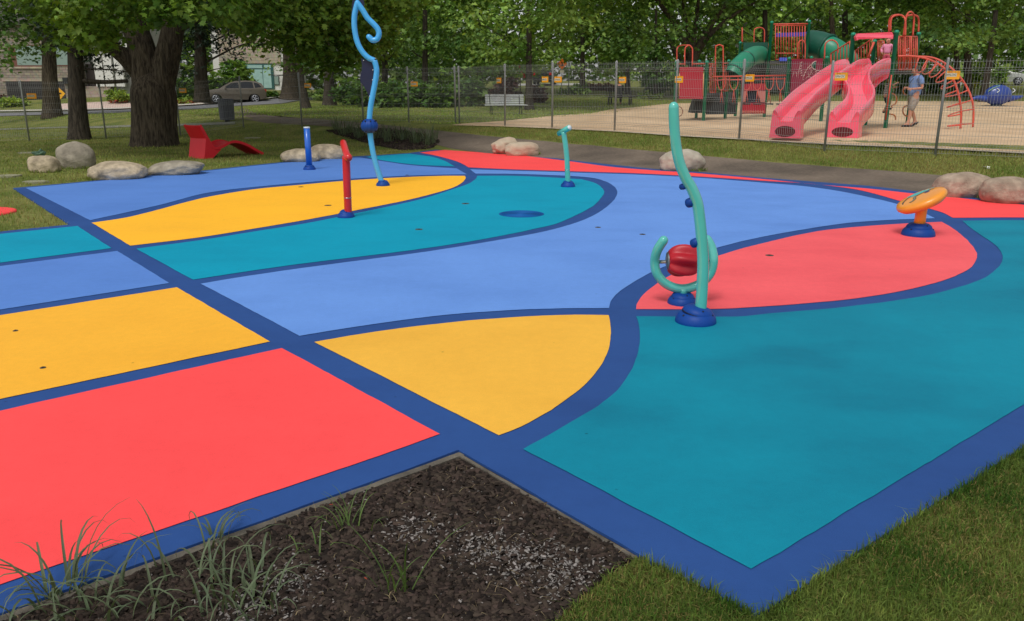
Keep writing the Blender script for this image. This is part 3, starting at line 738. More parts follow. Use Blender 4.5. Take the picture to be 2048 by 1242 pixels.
def base_cover(parent, R_, tilt=.0, az=0.0):
    """two-part moulded flange cover: a low dome and a second, slightly turned dome on it, with bolt holes"""
    mb = MB()
    rot = Matrix.Rotation(tilt, 3, Vector((math.cos(az), math.sin(az), 0)))
    prof = [(R_, 0), (R_ * 1.0, R_ * .1), (R_ * .95, R_ * .28), (R_ * .84, R_ * .43), (R_ * .74, R_ * .5)]
    mb.lathe([(R_ * .98, -.01)] + prof + [(R_ * .1, R_ * .52)], n=36)
    o = mb.build('base_cover', M_NAVY, parent)
    mb = MB()
    mb.lathe([(R_ * .77, R_ * .36), (R_ * .78, R_ * .5), (R_ * .72, R_ * .62), (R_ * .58, R_ * .74), (R_ * .4, R_ * .78)], n=36, rot=rot)
    mb.build('cover_cap', M_NAVY, o)
    MB().lathe([(R_ * .5, R_ * .40), (R_ * .80, R_ * .40), (R_ * .80, R_ * .455), (R_ * .5, R_ * .46)], n=36, rot=rot).build('seam', M_HOLE, o)
    for a in (212, 328):
        d = Vector((math.cos(R(a)), math.sin(R(a)), 0)); MB().ball(d * R_ * .82 + Vector((0, 0, R_ * .42)), R_ * .06, 8).build('bolt_hole', M_HOLE, o)
        d2 = Vector((math.cos(R(a + 75)), math.sin(R(a + 75)), 0)); MB().ball(d2 * R_ * .64 + Vector((0, 0, R_ * .67)), R_ * .055, 8).build('bolt_hole', M_HOLE, o)
    return o
def feat(name, px, py, label, cat='water feature', group='water play features on the pad'):
    c = P(px, py, .004); return thing(name, label, cat, c, 0, group)
def at_px(t, pts, dy=0.0):
    """photo outline points laid in the upright plane through the thing (real size and depth), in its own space"""
    Y = t.location.y
    return [D(q[0], q[1], Y + dy + (q[2] if len(q) > 2 else 0)) - t.location for q in pts]

# tall wave-shaped blue pole
t = feat('spray_pole', 766, 371, 'tall wavy sky-blue spray pole with a ribbed blue ball and dark fin panels')
base_cover(t, .118, .25, 1.0)
low = crom(at_px(t, [(764, 366), (757, 345), (749, 318), (743, 288), (740, 262), (739, 240), (741, 215), (746, 187), (752, 155), (753, 138), (749, 121)]), 6)
MB().tube(low, .047, 14).build('lower_pole', M_SKYB, t)
up = crom(at_px(t, [(749, 121), (736, 115), (723, 101), (714, 82), (709, 56), (709, 32), (713, 12), (715, 6)]), 6)
MB().tube(up, .046, 14).build('upper_pole', M_SKYB, t)
MB().ball(up[-1] * 1.0, .047, 12).tube(crom(at_px(t, [(715, 6), (725, 20), (735, 36), (745, 46), (755, 57), (758, 68), (754, 78), (745, 80), (738, 74)]), 6), .047, 14, round_end=True).build('hook_arm', M_SKYB, t)
bc = at_px(t, [(739, 252)])[0]
mb = MB(); n = 96; m_ = 18; vs = []; fs = []
for i in range(m_ + 1):
    ph = math.pi * i / m_
    for j in range(n):
        a = 2 * math.pi * j / n; rr = .142 * math.sin(ph) * (1 + .06 * abs(math.sin(a * 6)) - .03) + 1e-4
        vs.append(bc + Vector((rr * math.cos(a), rr * math.sin(a), -.125 * math.cos(ph))))
for i in range(m_):
    for j in range(n): fs.append((i * n + j, i * n + (j + 1) % n, (i + 1) * n + (j + 1) % n, (i + 1) * n + j))
mb._add(vs, fs, 0, True); ob = mb.build('ribbed_ball', M_NAVY, t)
for a in range(0, 360, 45):
    for zz in (-.085, .085): MB().ball(bc + Vector((math.cos(R(a + 20)) * .118, math.sin(R(a + 20)) * .118, zz)), .014, 6).build('bolt_hole', M_HOLE, ob)
def panel_px(t, name, pts, m, th=.02, dy=0.0, parent=None):
    q = at_px(t, pts, dy); mb = MB(); mb.prism(q, (0, 1, 0), th); return mb.build(name, m, parent or t)
f1 = panel_px(t, 'fin_panel', [(722, 116), (736, 121), (748, 124), (751, 140), (750, 160), (745, 185), (740, 198), (735, 186), (729, 174), (721, 164), (720, 154), (723, 142), (724, 130)], M_NAVYD, .02, .03)
f2 = panel_px(t, 'fin_panel', [(703, 36), (704, 10), (708, -14), (720, -34), (724, -12), (729, 10), (725, 14), (716, 4), (709, 20)], M_NAVYD, .02, .03)
for p in at_px(t, [(727, 121), (745, 160), (739, 193), (746, 140)], .0): MB().ball(p + Vector((0, .01, 0)), .012, 8).build('bolt', M_STEEL, f1)

# straight blue post
t = feat('spray_post', 619, 339, 'straight blue spray post with a pale rim, left of the wavy pole')
base_cover(t, .128, .15, 2.0)
hh = D(612, 254, t.location.y).z
MB().lathe([(.062, .05), (.062, hh - .03), (.058, hh - .03), (.055, hh - .02)], n=22).build('post', M_BLUEP, t)
MB().lathe([(.064, hh - .03), (.064, hh - .004), (.058, hh), (.05, hh), (.05, hh - .02)], n=22).build('rim', M_WHITEP, t)

# red spray cannon
t = feat('spray_cannon', 692, 434, 'red spray cannon on a straight red pole beside the yellow field')
base_cover(t, .112, .3, .8)
pp = at_px(t, [(696.5, 428), (694.5, 380), (693, 340), (692, 312)])
MB().tube(crom(pp, 5), .05, 16).build('pole', M_REDP, t)
MB().lathe([(.0515, 0), (.0525, .004), (.0515, .008)], c=at_px(t, [(695.3, 396)])[0], n=18).build('joint_ring', M_STEEL, t)
mb = MB(); e = pp[-1]; q0 = at_px(t, [(695, 314, -.10)])[0]; q1 = at_px(t, [(686.5, 286, .26)])[0]
mb.tube([q0, q0.lerp(q1, .3), q0.lerp(q1, .7), q1], .045, 16, round_end=True); mb.build('cannon_barrel', M_REDP, t)
MB().ball(at_px(t, [(697, 315, -.13)])[0], .05, 14).build('front_knob', M_REDP, t)

# small turquoise sprayer
t = feat('tee_sprayer', 1136, 373, 'small turquoise sprayer with a slanted tee handle, behind the drain grate')
base_cover(t, .125, .3, .5)
pp = crom(at_px(t, [(1136, 368), (1135, 345), (1134, 320), (1131, 290), (1127, 264)]), 6)
MB().tube(pp, .045, 14).build('pole', M_TURQ, t)
MB().lathe([(.0465, 0), (.0475, .004), (.0465, .008)], c=at_px(t, [(1134.5, 340)])[0], n=18).build('joint_ring', M_STEEL, t)
q0, q1 = at_px(t, [(1118, 267, .12), (1139, 255, -.12)])
MB().tube([q0, q0.lerp(q1, .5), q1], .047, 14).build('tee_handle', M_TURQ, t)
d = (q1 - q0).normalized(); MB().tube([q1, q1 + d * .012], [.04, .036], 14).build('end_cap', M_WHITEP, t)

# tall curved turquoise pole
t = feat('curved_pole', 1391, 643, 'tall curved turquoise spray pole with blue nozzles, nearest of the features')
base_cover(t, .145, .22, 1.5)
pp = crom([p + Vector((0, dy, 0)) for p, dy in zip(at_px(t, [(1400, 633), (1404, 583), (1406, 534), (1405, 502), (1401, 452), (1395, 408), (1384, 378), (1370, 353), (1358, 321), (1351, 281), (1348, 240), (1347.5, 214)]), (0, 0, 0, 0, 0, 0, 0, 0, 0, 0, 0, 0))], 7)
n = len(pp); MB().tube(pp, [.0415 - .0075 * (i / n) for i in range(n)], 18, round_end=True).build('pole', M_TURQ, t)
noz = MB()
for (ax, ay, bx, by, r0) in ((1372, 372, 1361, 374, .022), (1388, 403, 1374, 407, .034), (1398, 483, 1384, 488, .034)):
    a_, b_ = at_px(t, [(ax, ay), (bx, by, .05)])
    noz = MB(); noz.tube([a_, a_.lerp(b_, .5), a_.lerp(b_, .85), b_], [r0 * .9, r0, r0 * .95, r0 * .6], 12); noz.build('nozzle', M_NAVY, t)

# turquoise ring frame with the red drum
t = feat('drum_spinner', 1364, 606, 'turquoise horseshoe frame holding a red fluted drum, behind the tall curved pole')
base_cover(t, .112, .15, .5)
fr = crom(at_px(t, [(1327, 481, -.05), (1315, 500, -.03), (1309.5, 522), (1313, 545), (1326, 563), (1345, 574), (1366, 577.5), (1388, 573), (1408, 562), (1422, 544), (1427, 520), (1423, 496, .03), (1414, 479, .05)]), 6)
MB().tube(fr, .036, 16, round_end=True).build('frame', M_TURQ, t)
a_, b_ = at_px(t, [(1365, 592), (1365.5, 577)]); MB().tube([a_, a_.lerp(b_, .6), b_], [.036, .034, .04], 16).build('stem', M_TURQ, t)
ct = at_px(t, [(1367, 521)])[0]; al, ar = at_px(t, [(1311, 524), (1425, 521)])
MB().tube([al, ar], .014, 12).build('axle', M_STEEL, t)
ax = (ar - al).normalized(); mb = MB(); vs = []; fs = []; n = 90; m_ = 22; hl = .118; w0 = ax.cross(Vector((0, 0, 1))).normalized(); w1 = Vector((0, 0, 1))
for i in range(m_ + 1):
    u = -1 + 2 * i / m_; r0 = .122 * math.sqrt(max(0, 1 - (abs(u) * .82) ** 2.6))
    for j in range(n):
        a = 2 * math.pi * j / n; rr = r0 * (1 + .17 * math.sin(a * 6 + u * 1.1) * (1 - .3 * abs(u))) * .95
        vs.append(ct + ax * (u * hl) + (w0 * math.cos(a) + w1 * math.sin(a)) * rr)
for i in range(m_):
    for j in range(n): fs.append((i * n + j, i * n + (j + 1) % n, (i + 1) * n + (j + 1) % n, (i + 1) * n + j))
fs += [tuple(reversed(range(n))), tuple(range(m_ * n, (m_ + 1) * n))]
mb._add(vs, fs, 0, True); dr = mb.build('drum', mat('red_plastic', srgb(186, 24, 40), .4, spec=.5, var=.06, scale=4), t, smooth_angle=50)
for s_ in (-1, 1): MB().tube([ct + ax * s_ * hl, ct + ax * s_ * (hl + .008), ct + ax * s_ * (hl + .02)], [.07, .066, .02], 24).build('end_plate', mat('grey_metal', srgb(140, 144, 150), .35, metal=.8), dr)

# orange tilted disc
t = feat('tilted_disc', 1836, 470, 'orange tilted disc on a short orange stem, in front of the big boulders', 'water feature')
base_cover(t, .178, .0)
M_ORG = mat('orange_plastic', srgb(238, 152, 40), .35, spec=.5, coat=.3, var=.05, scale=3)
cz = D(1843, 401, t.location.y).z; cx = D(1843, 401, t.location.y).x - t.location.x
MB().lathe([(.062, .09), (.06, .2), (.061, cz - .06), (.075, cz - .02)], n=22).build('stem', M_ORG, t)
rot = Matrix.Rotation(R(-27), 3, 'Y') @ Matrix.Rotation(R(-3), 3, 'X')
dc = Vector((cx, 0, cz)); prof = [(.02, -.08), (.15, -.075), (.23, -.058), (.266, -.022), (.272, .006), (.258, .034), (.22, .046), (.1, .05), (.01, .051)]
disc = MB().lathe(prof, c=dc, n=44, rot=rot); disc = disc.build('disc', M_ORG, t)
def on_disc(x, y, z=.0535): return dc + rot @ Vector((x, y, z))
def dtop(r): return .051 - .006 * (r / .22) ** 2 if r < .2 else .0515 - .0065 - (r - .2) * .22
def dpatch(name, pts, m, dz=.002, th=.003):
    mb = MB(); k = len(pts); c_ = Vector((sum(p[0] for p in pts) / k, sum(p[1] for p in pts) / k, 0))
    vs = []; fs = []
    for (s_, lift) in ((1, dz), (.6, dz), (.2, dz)):
        for p in pts:
            x = c_.x + (p[0] - c_.x) * s_; y = c_.y + (p[1] - c_.y) * s_; vs.append(on_disc(x, y, dtop(math.hypot(x, y)) + lift + th * 0))
    for l in range(2):
        for i in range(k): j = (i + 1) % k; fs.append((l * k + i, l * k + j, (l + 1) * k + j, (l + 1) * k + i))
    fs.append(tuple(range(2 * k, 3 * k)))
    mb._add(vs, fs, 0, True); return mb.build(name, m, disc)
M_GRY = mat('painted_grey', srgb(128, 124, 100), .5); M_DKL = mat('painted_dark_outline', srgb(78, 72, 60), .5)
def dline(pts, w, m, lift):
    P3 = [Vector((x, y, 0)) for x, y in pts]; c = crom(P3, 6); mb = MB(); vs = []; fs = []
    for i, p in enumerate(c):
        tg = (c[min(len(c) - 1, i + 1)] - c[max(0, i - 1)]).normalized(); nn = Vector((-tg.y, tg.x, 0)) * w / 2
        for s_ in (-1, 1):
            q = p + nn * s_; vs.append(on_disc(q.x, q.y, dtop(q.to_2d().length) + lift))
    for i in range(len(c) - 1): fs.append((2 * i, 2 * i + 1, 2 * i + 3, 2 * i + 2))
    mb._add(vs, fs, 0, True); return mb.build('painted_line', m, disc)
dpatch('painted_patch', [(.085 + .155 * math.cos(a) , .155 + .075 * math.sin(a)) for a in [2 * math.pi * i / 26 for i in range(26)]], mat('painted_teal', srgb(64, 178, 176), .45), .002)
dline([(-.15, -.06), (-.10, -.045), (-.06, .0), (-.04, .05), (.02, .075), (.1, .075), (.18, .065), (.225, .06)], .034, M_DKL, .0025)
dline([(-.148, -.059), (-.10, -.044), (-.061, .001), (-.041, .049), (.02, .075), (.1, .075), (.18, .065), (.223, .06)], .021, M_GRY, .0035)
dline([(-.21, .0), (-.17, .06), (-.10, .12), (-.03, .16)], .02, M_DKL, .0025)
dpatch('painted_spot', [(.10 + .032 * math.cos(a), .03 + .022 * math.sin(a)) for a in [2 * math.pi * i / 14 for i in range(14)]], mat('painted_navy', srgb(40, 66, 120), .45), .003)
dpatch('painted_spot', [(.14 + .04 * math.cos(a), .17 + .025 * math.sin(a)) for a in [2 * math.pi * i / 14 for i in range(14)]], mat('painted_white', srgb(224, 228, 224), .45), .004)

# drain grate
c = P(1043, 428, .004); t = thing('drain_grate', 'round blue drain grate of concentric rings set in the teal field', 'drain', c)
MB().lathe([(.01, -.001), (.30, -.001), (.302, .004), (.285, .008), (.283, .002), (.01, .002)], n=48).build('rim', mat('drain_blue', srgb(12, 86, 156), .6, spec=.2), t)
mb = MB()
for i in range(11):
    r_ = .03 + i * .0235; mb.tube([Vector((math.cos(a) * r_, math.sin(a) * r_, .006)) for a in [2 * math.pi * k / 48 for k in range(48)]], .006, 5, closed=True)
for a in range(0, 180, 45):
    d = Vector((math.cos(R(a)), math.sin(R(a)), 0)) * .28; mb.tube([d + Vector((0, 0, .004)), -d + Vector((0, 0, .004))], .006, 5)
mb.build('ring_bars', mat('drain_blue', srgb(12, 86, 156), .6, spec=.2), t)
# flush ground jets
for (px, py, r_, lb) in ((602, 374, .045, 'flush ground jet in the yellow field nearest the straight blue post'), (656, 411, .05, 'flush ground jet in the yellow field left of the red spray cannon'), (931, 407.5, .055, 'long dark flush jet in the teal field left of the tee sprayer'), (838, 459, .045, 'small grey flush jet near the left of the curved teal field'),
        (1196, 455, .035, 'flush ground jet in the blue field just past the teal tip'), (1285, 469, .035, 'flush ground jet in the blue field left of the curved turquoise pole'), (1539, 511, .04, 'flush ground jet in the coral leaf-shaped field'), (31, 662, .017, 'upper of two flush jets in the left yellow field'), (86, 736, .017, 'lower of two flush jets in the left yellow field'), (814, 350.5, .04, 'flush ground jet on the navy line behind the wavy pole')):
    mb = MB(); mb.lathe([(.001, 0), (r_, 0), (r_, .004), (r_ * .75, .006), (r_ * .7, .003), (.001, .003)], n=20); o = mb.build('ground_jet', mat('jet_brass', srgb(84, 78, 66), .5, metal=.4)); o.location = P(px, py, .003)
    tag(o, lb, 'ground jet', 'flush water jets in the pad')
    mb = MB(); mb.lathe([(.001, .003), (r_ * .3, .003), (r_ * .3, .009), (.001, .009)], n=10); mb.build('nozzle', M_HOLE, o)

# ------------------------------------------------------------------ red lounger
c = G(391, 318); c = Vector((c.x, c.y + .25, c.z))
t = thing('lounge_chair', 'red moulded lounge chair on the lawn beside the big maple', 'lounge chair', c, R(55))
W = .64; M_RLP = mat('red_moulded_plastic', srgb(204, 22, 38), .5, spec=.4, var=.04, scale=3)
topc = crom([Vector((-.10, 0, .80)), Vector((-.02, 0, .66)), Vector((.09, 0, .45)), Vector((.19, 0, .29)), Vector((.31, 0, .235)), Vector((.50, 0, .285)), Vector((.73, 0, .365)), Vector((.95, 0, .355)), Vector((1.22, 0, .26)), Vector((1.46, 0, .13)), Vector((1.68, 0, .015))], 5)
th = .045; k = len(topc); bot = []
for i, p in enumerate(topc):
    tg = (topc[min(k - 1, i + 1)] - topc[max(0, i - 1)]).normalized(); bot.append(p + Vector((tg.z, 0, -tg.x)) * th)
mb = MB(); vs = []; fs = []
cross = [(-.5, .03), (-.46, .0), (-.25, -.012), (0, -.016), (.25, -.012), (.46, 0), (.5, .03)]
for i in range(k):
    tg = (topc[min(k - 1, i + 1)] - topc[max(0, i - 1)]).normalized(); nn = Vector((-tg.z, 0, tg.x))
    for (a, b) in cross: vs.append(topc[i] + Vector((0, a * W, 0)) + nn * b)
    for (a, b) in reversed(cross): vs.append(bot[i] + Vector((0, a * W, 0)) + nn * b * .4)
m_ = len(cross) * 2
for i in range(k - 1):
    for j in range(m_): j2 = (j + 1) % m_; fs.append((i * m_ + j, i * m_ + j2, (i + 1) * m_ + j2, (i + 1) * m_ + j))
fs += [tuple(range(m_)), tuple(range((k - 1) * m_, k * m_))]
mb._add(vs, fs, 0, True); mb.build('seat_shell', M_RLP, t, smooth_angle=40)
mb = MB(); ped = [Vector((x, -W * .5, z)) for x, z in ((-.135, .79), (.02, .48), (-.06, .1), (-.085, 0), (.16, 0), (.43, .21), (.34, .185), (.26, .2), (.17, .25), (.06, .43), (-.03, .62))]
mb.prism(ped, (0, 1, 0), W); mb.build('pedestal', M_RLP, t)

# ------------------------------------------------------------------ temporary mesh fence
M_GALV = mat('galvanised_steel', srgb(150, 152, 150), .5, metal=.35, spec=.5, var=.08, scale=4)
M_WIRE = mat('fence_wire', srgb(150, 152, 148), .5, metal=.2)
FH = 1.9
def depth_post(px, h):      # a post of FH metres that is h photo pixels tall
    return FH * F / h
def post_pt(px, pyb, Y):
    p = D(px, pyb, Y); return gz(p.x, p.y)
def fence(name, label, posts, extra_px=None):
    pts = [post_pt(*q) for q in posts]
    t = thing(name, label, 'fence', pts[1])
    for k, p in enumerate(pts):
        if k == 0 and extra_px: continue
        q = rel(t, [p])[0]; mb = MB()
        mb.lathe([(.028, -.05), (.028, FH - .01), (.02, FH + .012), (.005, FH + .015)], c=q, n=10)
        mb.box(q + Vector((-.03, -.03, FH - .1)), (.02, .03, .2)); mb.build('post', M_GALV, t)
    for a, b in zip(pts, pts[1:]):
        d = (b - a); L = d.xy.length; u = Vector((d.x / L, d.y / L, 0)); nrm = Vector((u.y, -u.x, 0))
        if nrm.y > 0: nrm = -nrm
        mb = MB(); n = int(L / .055)
        prof = [(.06, 0)]
        for f in (.08, .5, .9):
            z = .06 + f * (FH - .12); prof += [(z - .045, 0), (z, .05), (z + .045, 0)]
        prof.append((FH - .02, 0))
        A, B = rel(t, [a, b])
        for i in range(1, n):
            base = A.lerp(B, i / n)
            mb.tube([base + Vector((0, 0, z)) + nrm * o for z, o in prof], .003, 3, caps=False)
        rows = [prof[k] for k in range(1, len(prof) - 1)] + [(.06, 0), (FH - .07, 0)] + [(z, 0) for z in (.42, .66, 1.2, 1.42)]
        for z, o in rows:
            mb.tube([A + u * .03 + Vector((0, 0, z)) + nrm * (o + .005), B - u * .03 + Vector((0, 0, z)) + nrm * (o + .005)], .0034, 3, caps=False)
        mb.build('mesh_panel', M_WIRE, t)
    return pts
posts_r = [(604, 252, 30.4), (727, 250, 30.0), (818, 250, 29.4), (911, 249, 28.8), (919, 249, 28.6), (1010, 255, 26.2), (1104, 258, 24.7), (1229, 262, 23.3), (1348, 271, 21.6), (1478, 278, 20.0), (1650, 288, 17.9), (1872, 297, 16.5), (2210, 318, 14.7), (2560, 338, 13.4)]
pr = fence('mesh_fence', 'galvanised mesh fence of panels and posts in front of the sandy playground', [(562, 252, 30.9)] + posts_r, True)
posts_l = [(-250, 292, 24.5), (60, 288, 26.6), (212, 273, 28.2), (360, 262, 29.9), (487, 250, 31.8)]
pl_ = fence('mesh_fence', 'dim mesh fence behind the big maple, ending at the path gap', posts_l)

def text_mesh(s, size, name):
    cu = bpy.data.curves.new(name, 'FONT'); cu.body = s; cu.size = size; cu.align_x = 'CENTER'; cu.align_y = 'CENTER'; cu.extrude = .0008
    o = bpy.data.objects.new(name, cu); COL.objects.link(o)
    dg = bpy.context.evaluated_depsgraph_get(); me = bpy.data.meshes.new_from_object(o.evaluated_get(dg))
    bpy.data.objects.remove(o); return me
M_SIGN = mat('sign_yellow', srgb(246, 166, 26), .55, var=.05); M_SIGNW = mat('sign_white', srgb(214, 206, 180), .55); M_INK = mat('sign_ink', srgb(30, 26, 18), .6)
TX = text_mesh('OMNI-CHC', .062, 'lettering'); TX.materials.append(M_INK)
TXS = text_mesh('FENCES', .024, 'small_lettering'); TXS.materials.append(mat('sign_red', srgb(190, 60, 30), .6))
SW, SH = .27, .165
smb = MB(); smb.rbox((0, 0, 0), (SW, SH, .004), .012, n=2); SIGN0 = None
def fence_sign(px, py, label, pts):
    global SIGN0
    for a, b in zip(pts, pts[1:]):
        d = ray(px, py); u = (b - a); n = Vector((u.y, -u.x, 0)).normalized()
        den = d.dot(n)
        if abs(den) < 1e-6: continue
        t = (a - Vector((0, 0, CAM_H))).dot(n) / den
        p = d * t + Vector((0, 0, CAM_H)); s = (p - a).xy.dot(u.xy) / u.xy.length_squared
        if 0 <= s <= 1:
            if n.y > 0: n = -n
            ux = Vector((-n.y, n.x, 0)); rz = math.atan2(ux.y, ux.x)
            p = p + n * .02
            if SIGN0 is None:
                o = smb.build('fence_sign', M_SIGN); SIGN0 = o
                o.rotation_euler = (R(90), 0, rz)
                w = MB().rbox((-.022, .002, .0035), (SW * .76, SH * .42, .003), .004, n=2).build('white_band', M_SIGNW, o)
                l = bpy.data.objects.new('lettering', TX); COL.objects.link(l); l.parent = w; l.location = (-.022, .0, .006); l.scale = (.62, .9, 1)
                l = bpy.data.objects.new('small_lettering', TXS); COL.objects.link(l); l.parent = o; l.location = (-.05, .055, .0035)
            else: o = copy_tree(SIGN0)
            o.location = p; o.rotation_euler = (R(90), 0, rz)
            tag(o, label, 'sign', 'small orange signs on the mesh fence'); return
fence_sign(63, 192, 'orange fence sign in front of the dark garage door', pl_)
fence_sign(365, 181, 'orange fence sign before the dark clipped hedge', pl_)
fence_sign(488, 175, 'orange fence sign that overlaps the parked brown car', pl_)
fence_sign(616, 171, 'orange fence sign right above the straight blue post', pr)
fence_sign(829, 168, 'orange fence sign to the right of the wavy blue pole', pr)
fence_sign(999, 161, 'orange fence sign above the pale slatted bench', pr)
fence_sign(1091, 159, 'left one of two neighbouring orange fence signs split by a post', pr)
fence_sign(1117, 159, 'right one of two neighbouring orange fence signs split by a post', pr)
fence_sign(1246, 160, 'orange fence sign above the dark picnic table', pr)
fence_sign(1359, 159, 'orange fence sign at the left edge of the plain red panel', pr)
fence_sign(1501, 156, 'orange fence sign in front of the swinging bridge rails', pr)
fence_sign(1683, 153, 'orange fence sign in front of the pink slides', pr)
fence_sign(1905, 150, 'orange fence sign over the red arched climber, rightmost of all', pr)

# ------------------------------------------------------------------ playground structure
M_GREEN = mat('green_post', srgb(18, 136, 104), .4, spec=.4, var=.06, scale=4)
M_GRNP = mat('green_plastic', srgb(22, 128, 96), .4, spec=.5, var=.06, scale=3)
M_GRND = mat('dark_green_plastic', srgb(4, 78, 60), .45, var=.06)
M_RTUBE = mat('red_tube', srgb(206, 84, 66), .45, spec=.4, var=.1, scale=5)
M_CRIM = mat('crimson_panel', srgb(172, 24, 46), .5, var=.06, scale=2)
M_MAG = mat('maroon_panel', srgb(138, 36, 64), .55, var=.07, scale=2)
M_PINK = mat('pink_plastic', srgb(246, 92, 116), .26, spec=.6, coat=.4, var=.06, scale=1.6)
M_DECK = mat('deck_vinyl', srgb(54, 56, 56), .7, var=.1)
M_CHALK = mat('white_chalk_line', srgb(228, 196, 190), .8)
M_TAN = mat('tan_trim', srgb(214, 160, 110), .6)
M_BLUET = mat('blue_roof', srgb(60, 70, 172), .5)
SZ = H(9, 27)
pg = thing('play_structure', 'green-posted play structure with two pink slides on the sand', 'play structure', (8.6, 28, SZ))
def W(px, py, Y): return D(px, py, Y)
def add(mb, name, m, parent=pg, sa=None):
    I = Matrix.Translation(-pg.location)
    mb.v = [tuple(I @ Vector(v)) for v in mb.v]
    return mb.build(name, m, parent, sa)
PO = {}
for key, px, py, Y in (('a', 1354, 122, 30.3), ('b', 1399, 120, 33.2), ('c', 1414, 121, 30.3), ('d', 1458, 119, 32.6), ('e', 1544, 42, 34.4), ('f', 1619, 40, 34.6), ('g', 1481, 83, 35.6), ('h', 1579, 114, 31.0), ('i', 1654.5, 112, 29.8), ('j', 1707, 65, 24.9), ('k', 1794, 60, 24.4), ('l', 1838, 64, 26.9), ('m', 1750, 79, 26.4), ('n', 1623, 112, 34.0)):
    p = W(px, py, Y); PO[key] = p; r_ = .062
    add(MB().lathe([(r_, SZ - .1), (r_, p.z - .09), (r_ * 1.12, p.z - .09), (r_ * 1.15, p.z - .05), (r_ * .95, p.z - .015), (r_ * .5, p.z), (.01, p.z + .004)], c=(p.x, p.y, 0), n=14), 'post', M_GREEN)
def tub(pts, r_, name, m=M_RTUBE, parent=pg, sm=5, n=7, **k):
    pts = [W(*q) for q in pts]
    if sm: pts = crom(pts, sm)
    return add(MB().tube(pts, r_, n, **k), name, m, parent)
def slab(poly, th, name, m, axis=(0, 1, 0), parent=pg):
    return add(MB().prism([W(*q) for q in poly], axis, th), name, m, parent)
def barrier(x0, y0, x1, y1, Y0, Y1, n, name='bar_barrier', r_=.014, top=True):
    mb = MB(); f = lambda u, y: W(x0 + (x1 - x0) * u, y, Y0 + (Y1 - Y0) * u)
    for i in range(n + 1):
        u = i / n; mb.tube([f(u, y0), f(u, y1)], r_ * (1.4 if i in (0, n) else 1), 6)
    mb.tube([f(0, y0), f(1, y0)], r_ * 1.4, 6); mb.tube([f(0, y1), f(1, y1)], r_ * 1.4, 6)
    return add(mb, name, M_RTUBE)
# left deck
def deck(keys, z, th=.1):
    pl = [Vector((PO[k].x, PO[k].y, z)) for k in keys]; add(MB().prism(pl, (0, 0, -1), th), 'deck', M_DECK)
deck('acdb', SZ + .95)
rp = slab([(1360, 134, 30.2), (1406, 134, 30.2), (1407, 138, 30.2), (1406, 198, 30.2), (1358.5, 198, 30.2), (1359, 138, 30.2)], .04, 'plain_panel', M_CRIM); rp['label'] = 'plain crimson panel with tan side trims'
rp_n = None
for q in ([(1358.8, 147, 30.2), (1358, 192, 30.2)], [(1407, 147, 30.2), (1406, 192, 30.2)]): tub(q, .014, 'panel_trim', M_TAN, sm=0)
for q in ([(1354, 121, 32), (1354, 100, 32), (1357, 93, 32), (1364, 90.5, 31.6), (1376, 90.3, 30.4)], [(1369.5, 132, 30.3), (1369.7, 100, 30.3), (1373, 93, 30.3), (1378, 90.4, 30.3), (1382.5, 94, 30.3), (1385, 101, 30.3), (1384.5, 132, 30.3)],
          [(1431, 186, 31.3), (1431, 100, 31.3), (1433.5, 92, 31.3), (1438.5, 89.5, 31.3), (1443.5, 92, 31.3), (1446.3, 100, 31.3), (1446, 181, 31.3)], [(1508, 85, 36), (1508.5, 62, 36), (1512, 56.5, 36), (1519, 55, 36), (1526, 57, 36), (1529, 64, 36), (1528.5, 85, 36)],
          [(1484, 84, 35.4), (1484.3, 66, 35.4), (1484.5, 55.5, 35.6), (1484.9, 66, 36.2), (1484.9, 84, 36.2)], [(1595.5, 118, 32), (1596, 90, 32), (1599, 83, 32), (1603.5, 80.5, 32), (1608, 83.5, 32), (1610.5, 91, 32), (1610, 118, 32)],
          [(1649, 118, 30.5), (1650, 92, 30.5), (1654, 84, 30.5), (1663, 80, 30.5), (1672, 84, 30.5), (1676, 92, 30.5), (1676, 106, 30.5)]):
    tub(q, .024, 'hoop')
for q in ([(1358, 128, 30.3), (1369, 128, 30.3)], [(1385, 128, 30.3), (1410, 127.5, 30.3)], [(1418, 128, 30.6), (1431, 128, 31.3)], [(1446, 127, 31.3), (1457, 126, 32)]): tub(q, .02, 'rail', sm=0)
barrier(1420, 132, 1430, 185, 30.7, 31.3, 3); barrier(1447, 132, 1456, 182, 31.4, 32.2, 3)
add(MB().prism([W(1384, 226, 32), W(1396, 190, 32), W(1432, 188, 32), W(1418, 226, 32)], (0, 1, 0), .8), 'steps', M_DECK)
tub([(1355, 213, 30.2), (1362, 215, 30.2), (1365.5, 223, 30.2), (1362, 231, 30.2), (1355, 233, 30.2)], .016, 'loop_rung', mat('brown_tube', srgb(120, 72, 56), .5))
slab([(1412, 186, 33.5), (1472, 184, 33.8), (1472, 228, 33.8), (1412, 229, 33.5)], .05, 'under_panel', M_DECK)
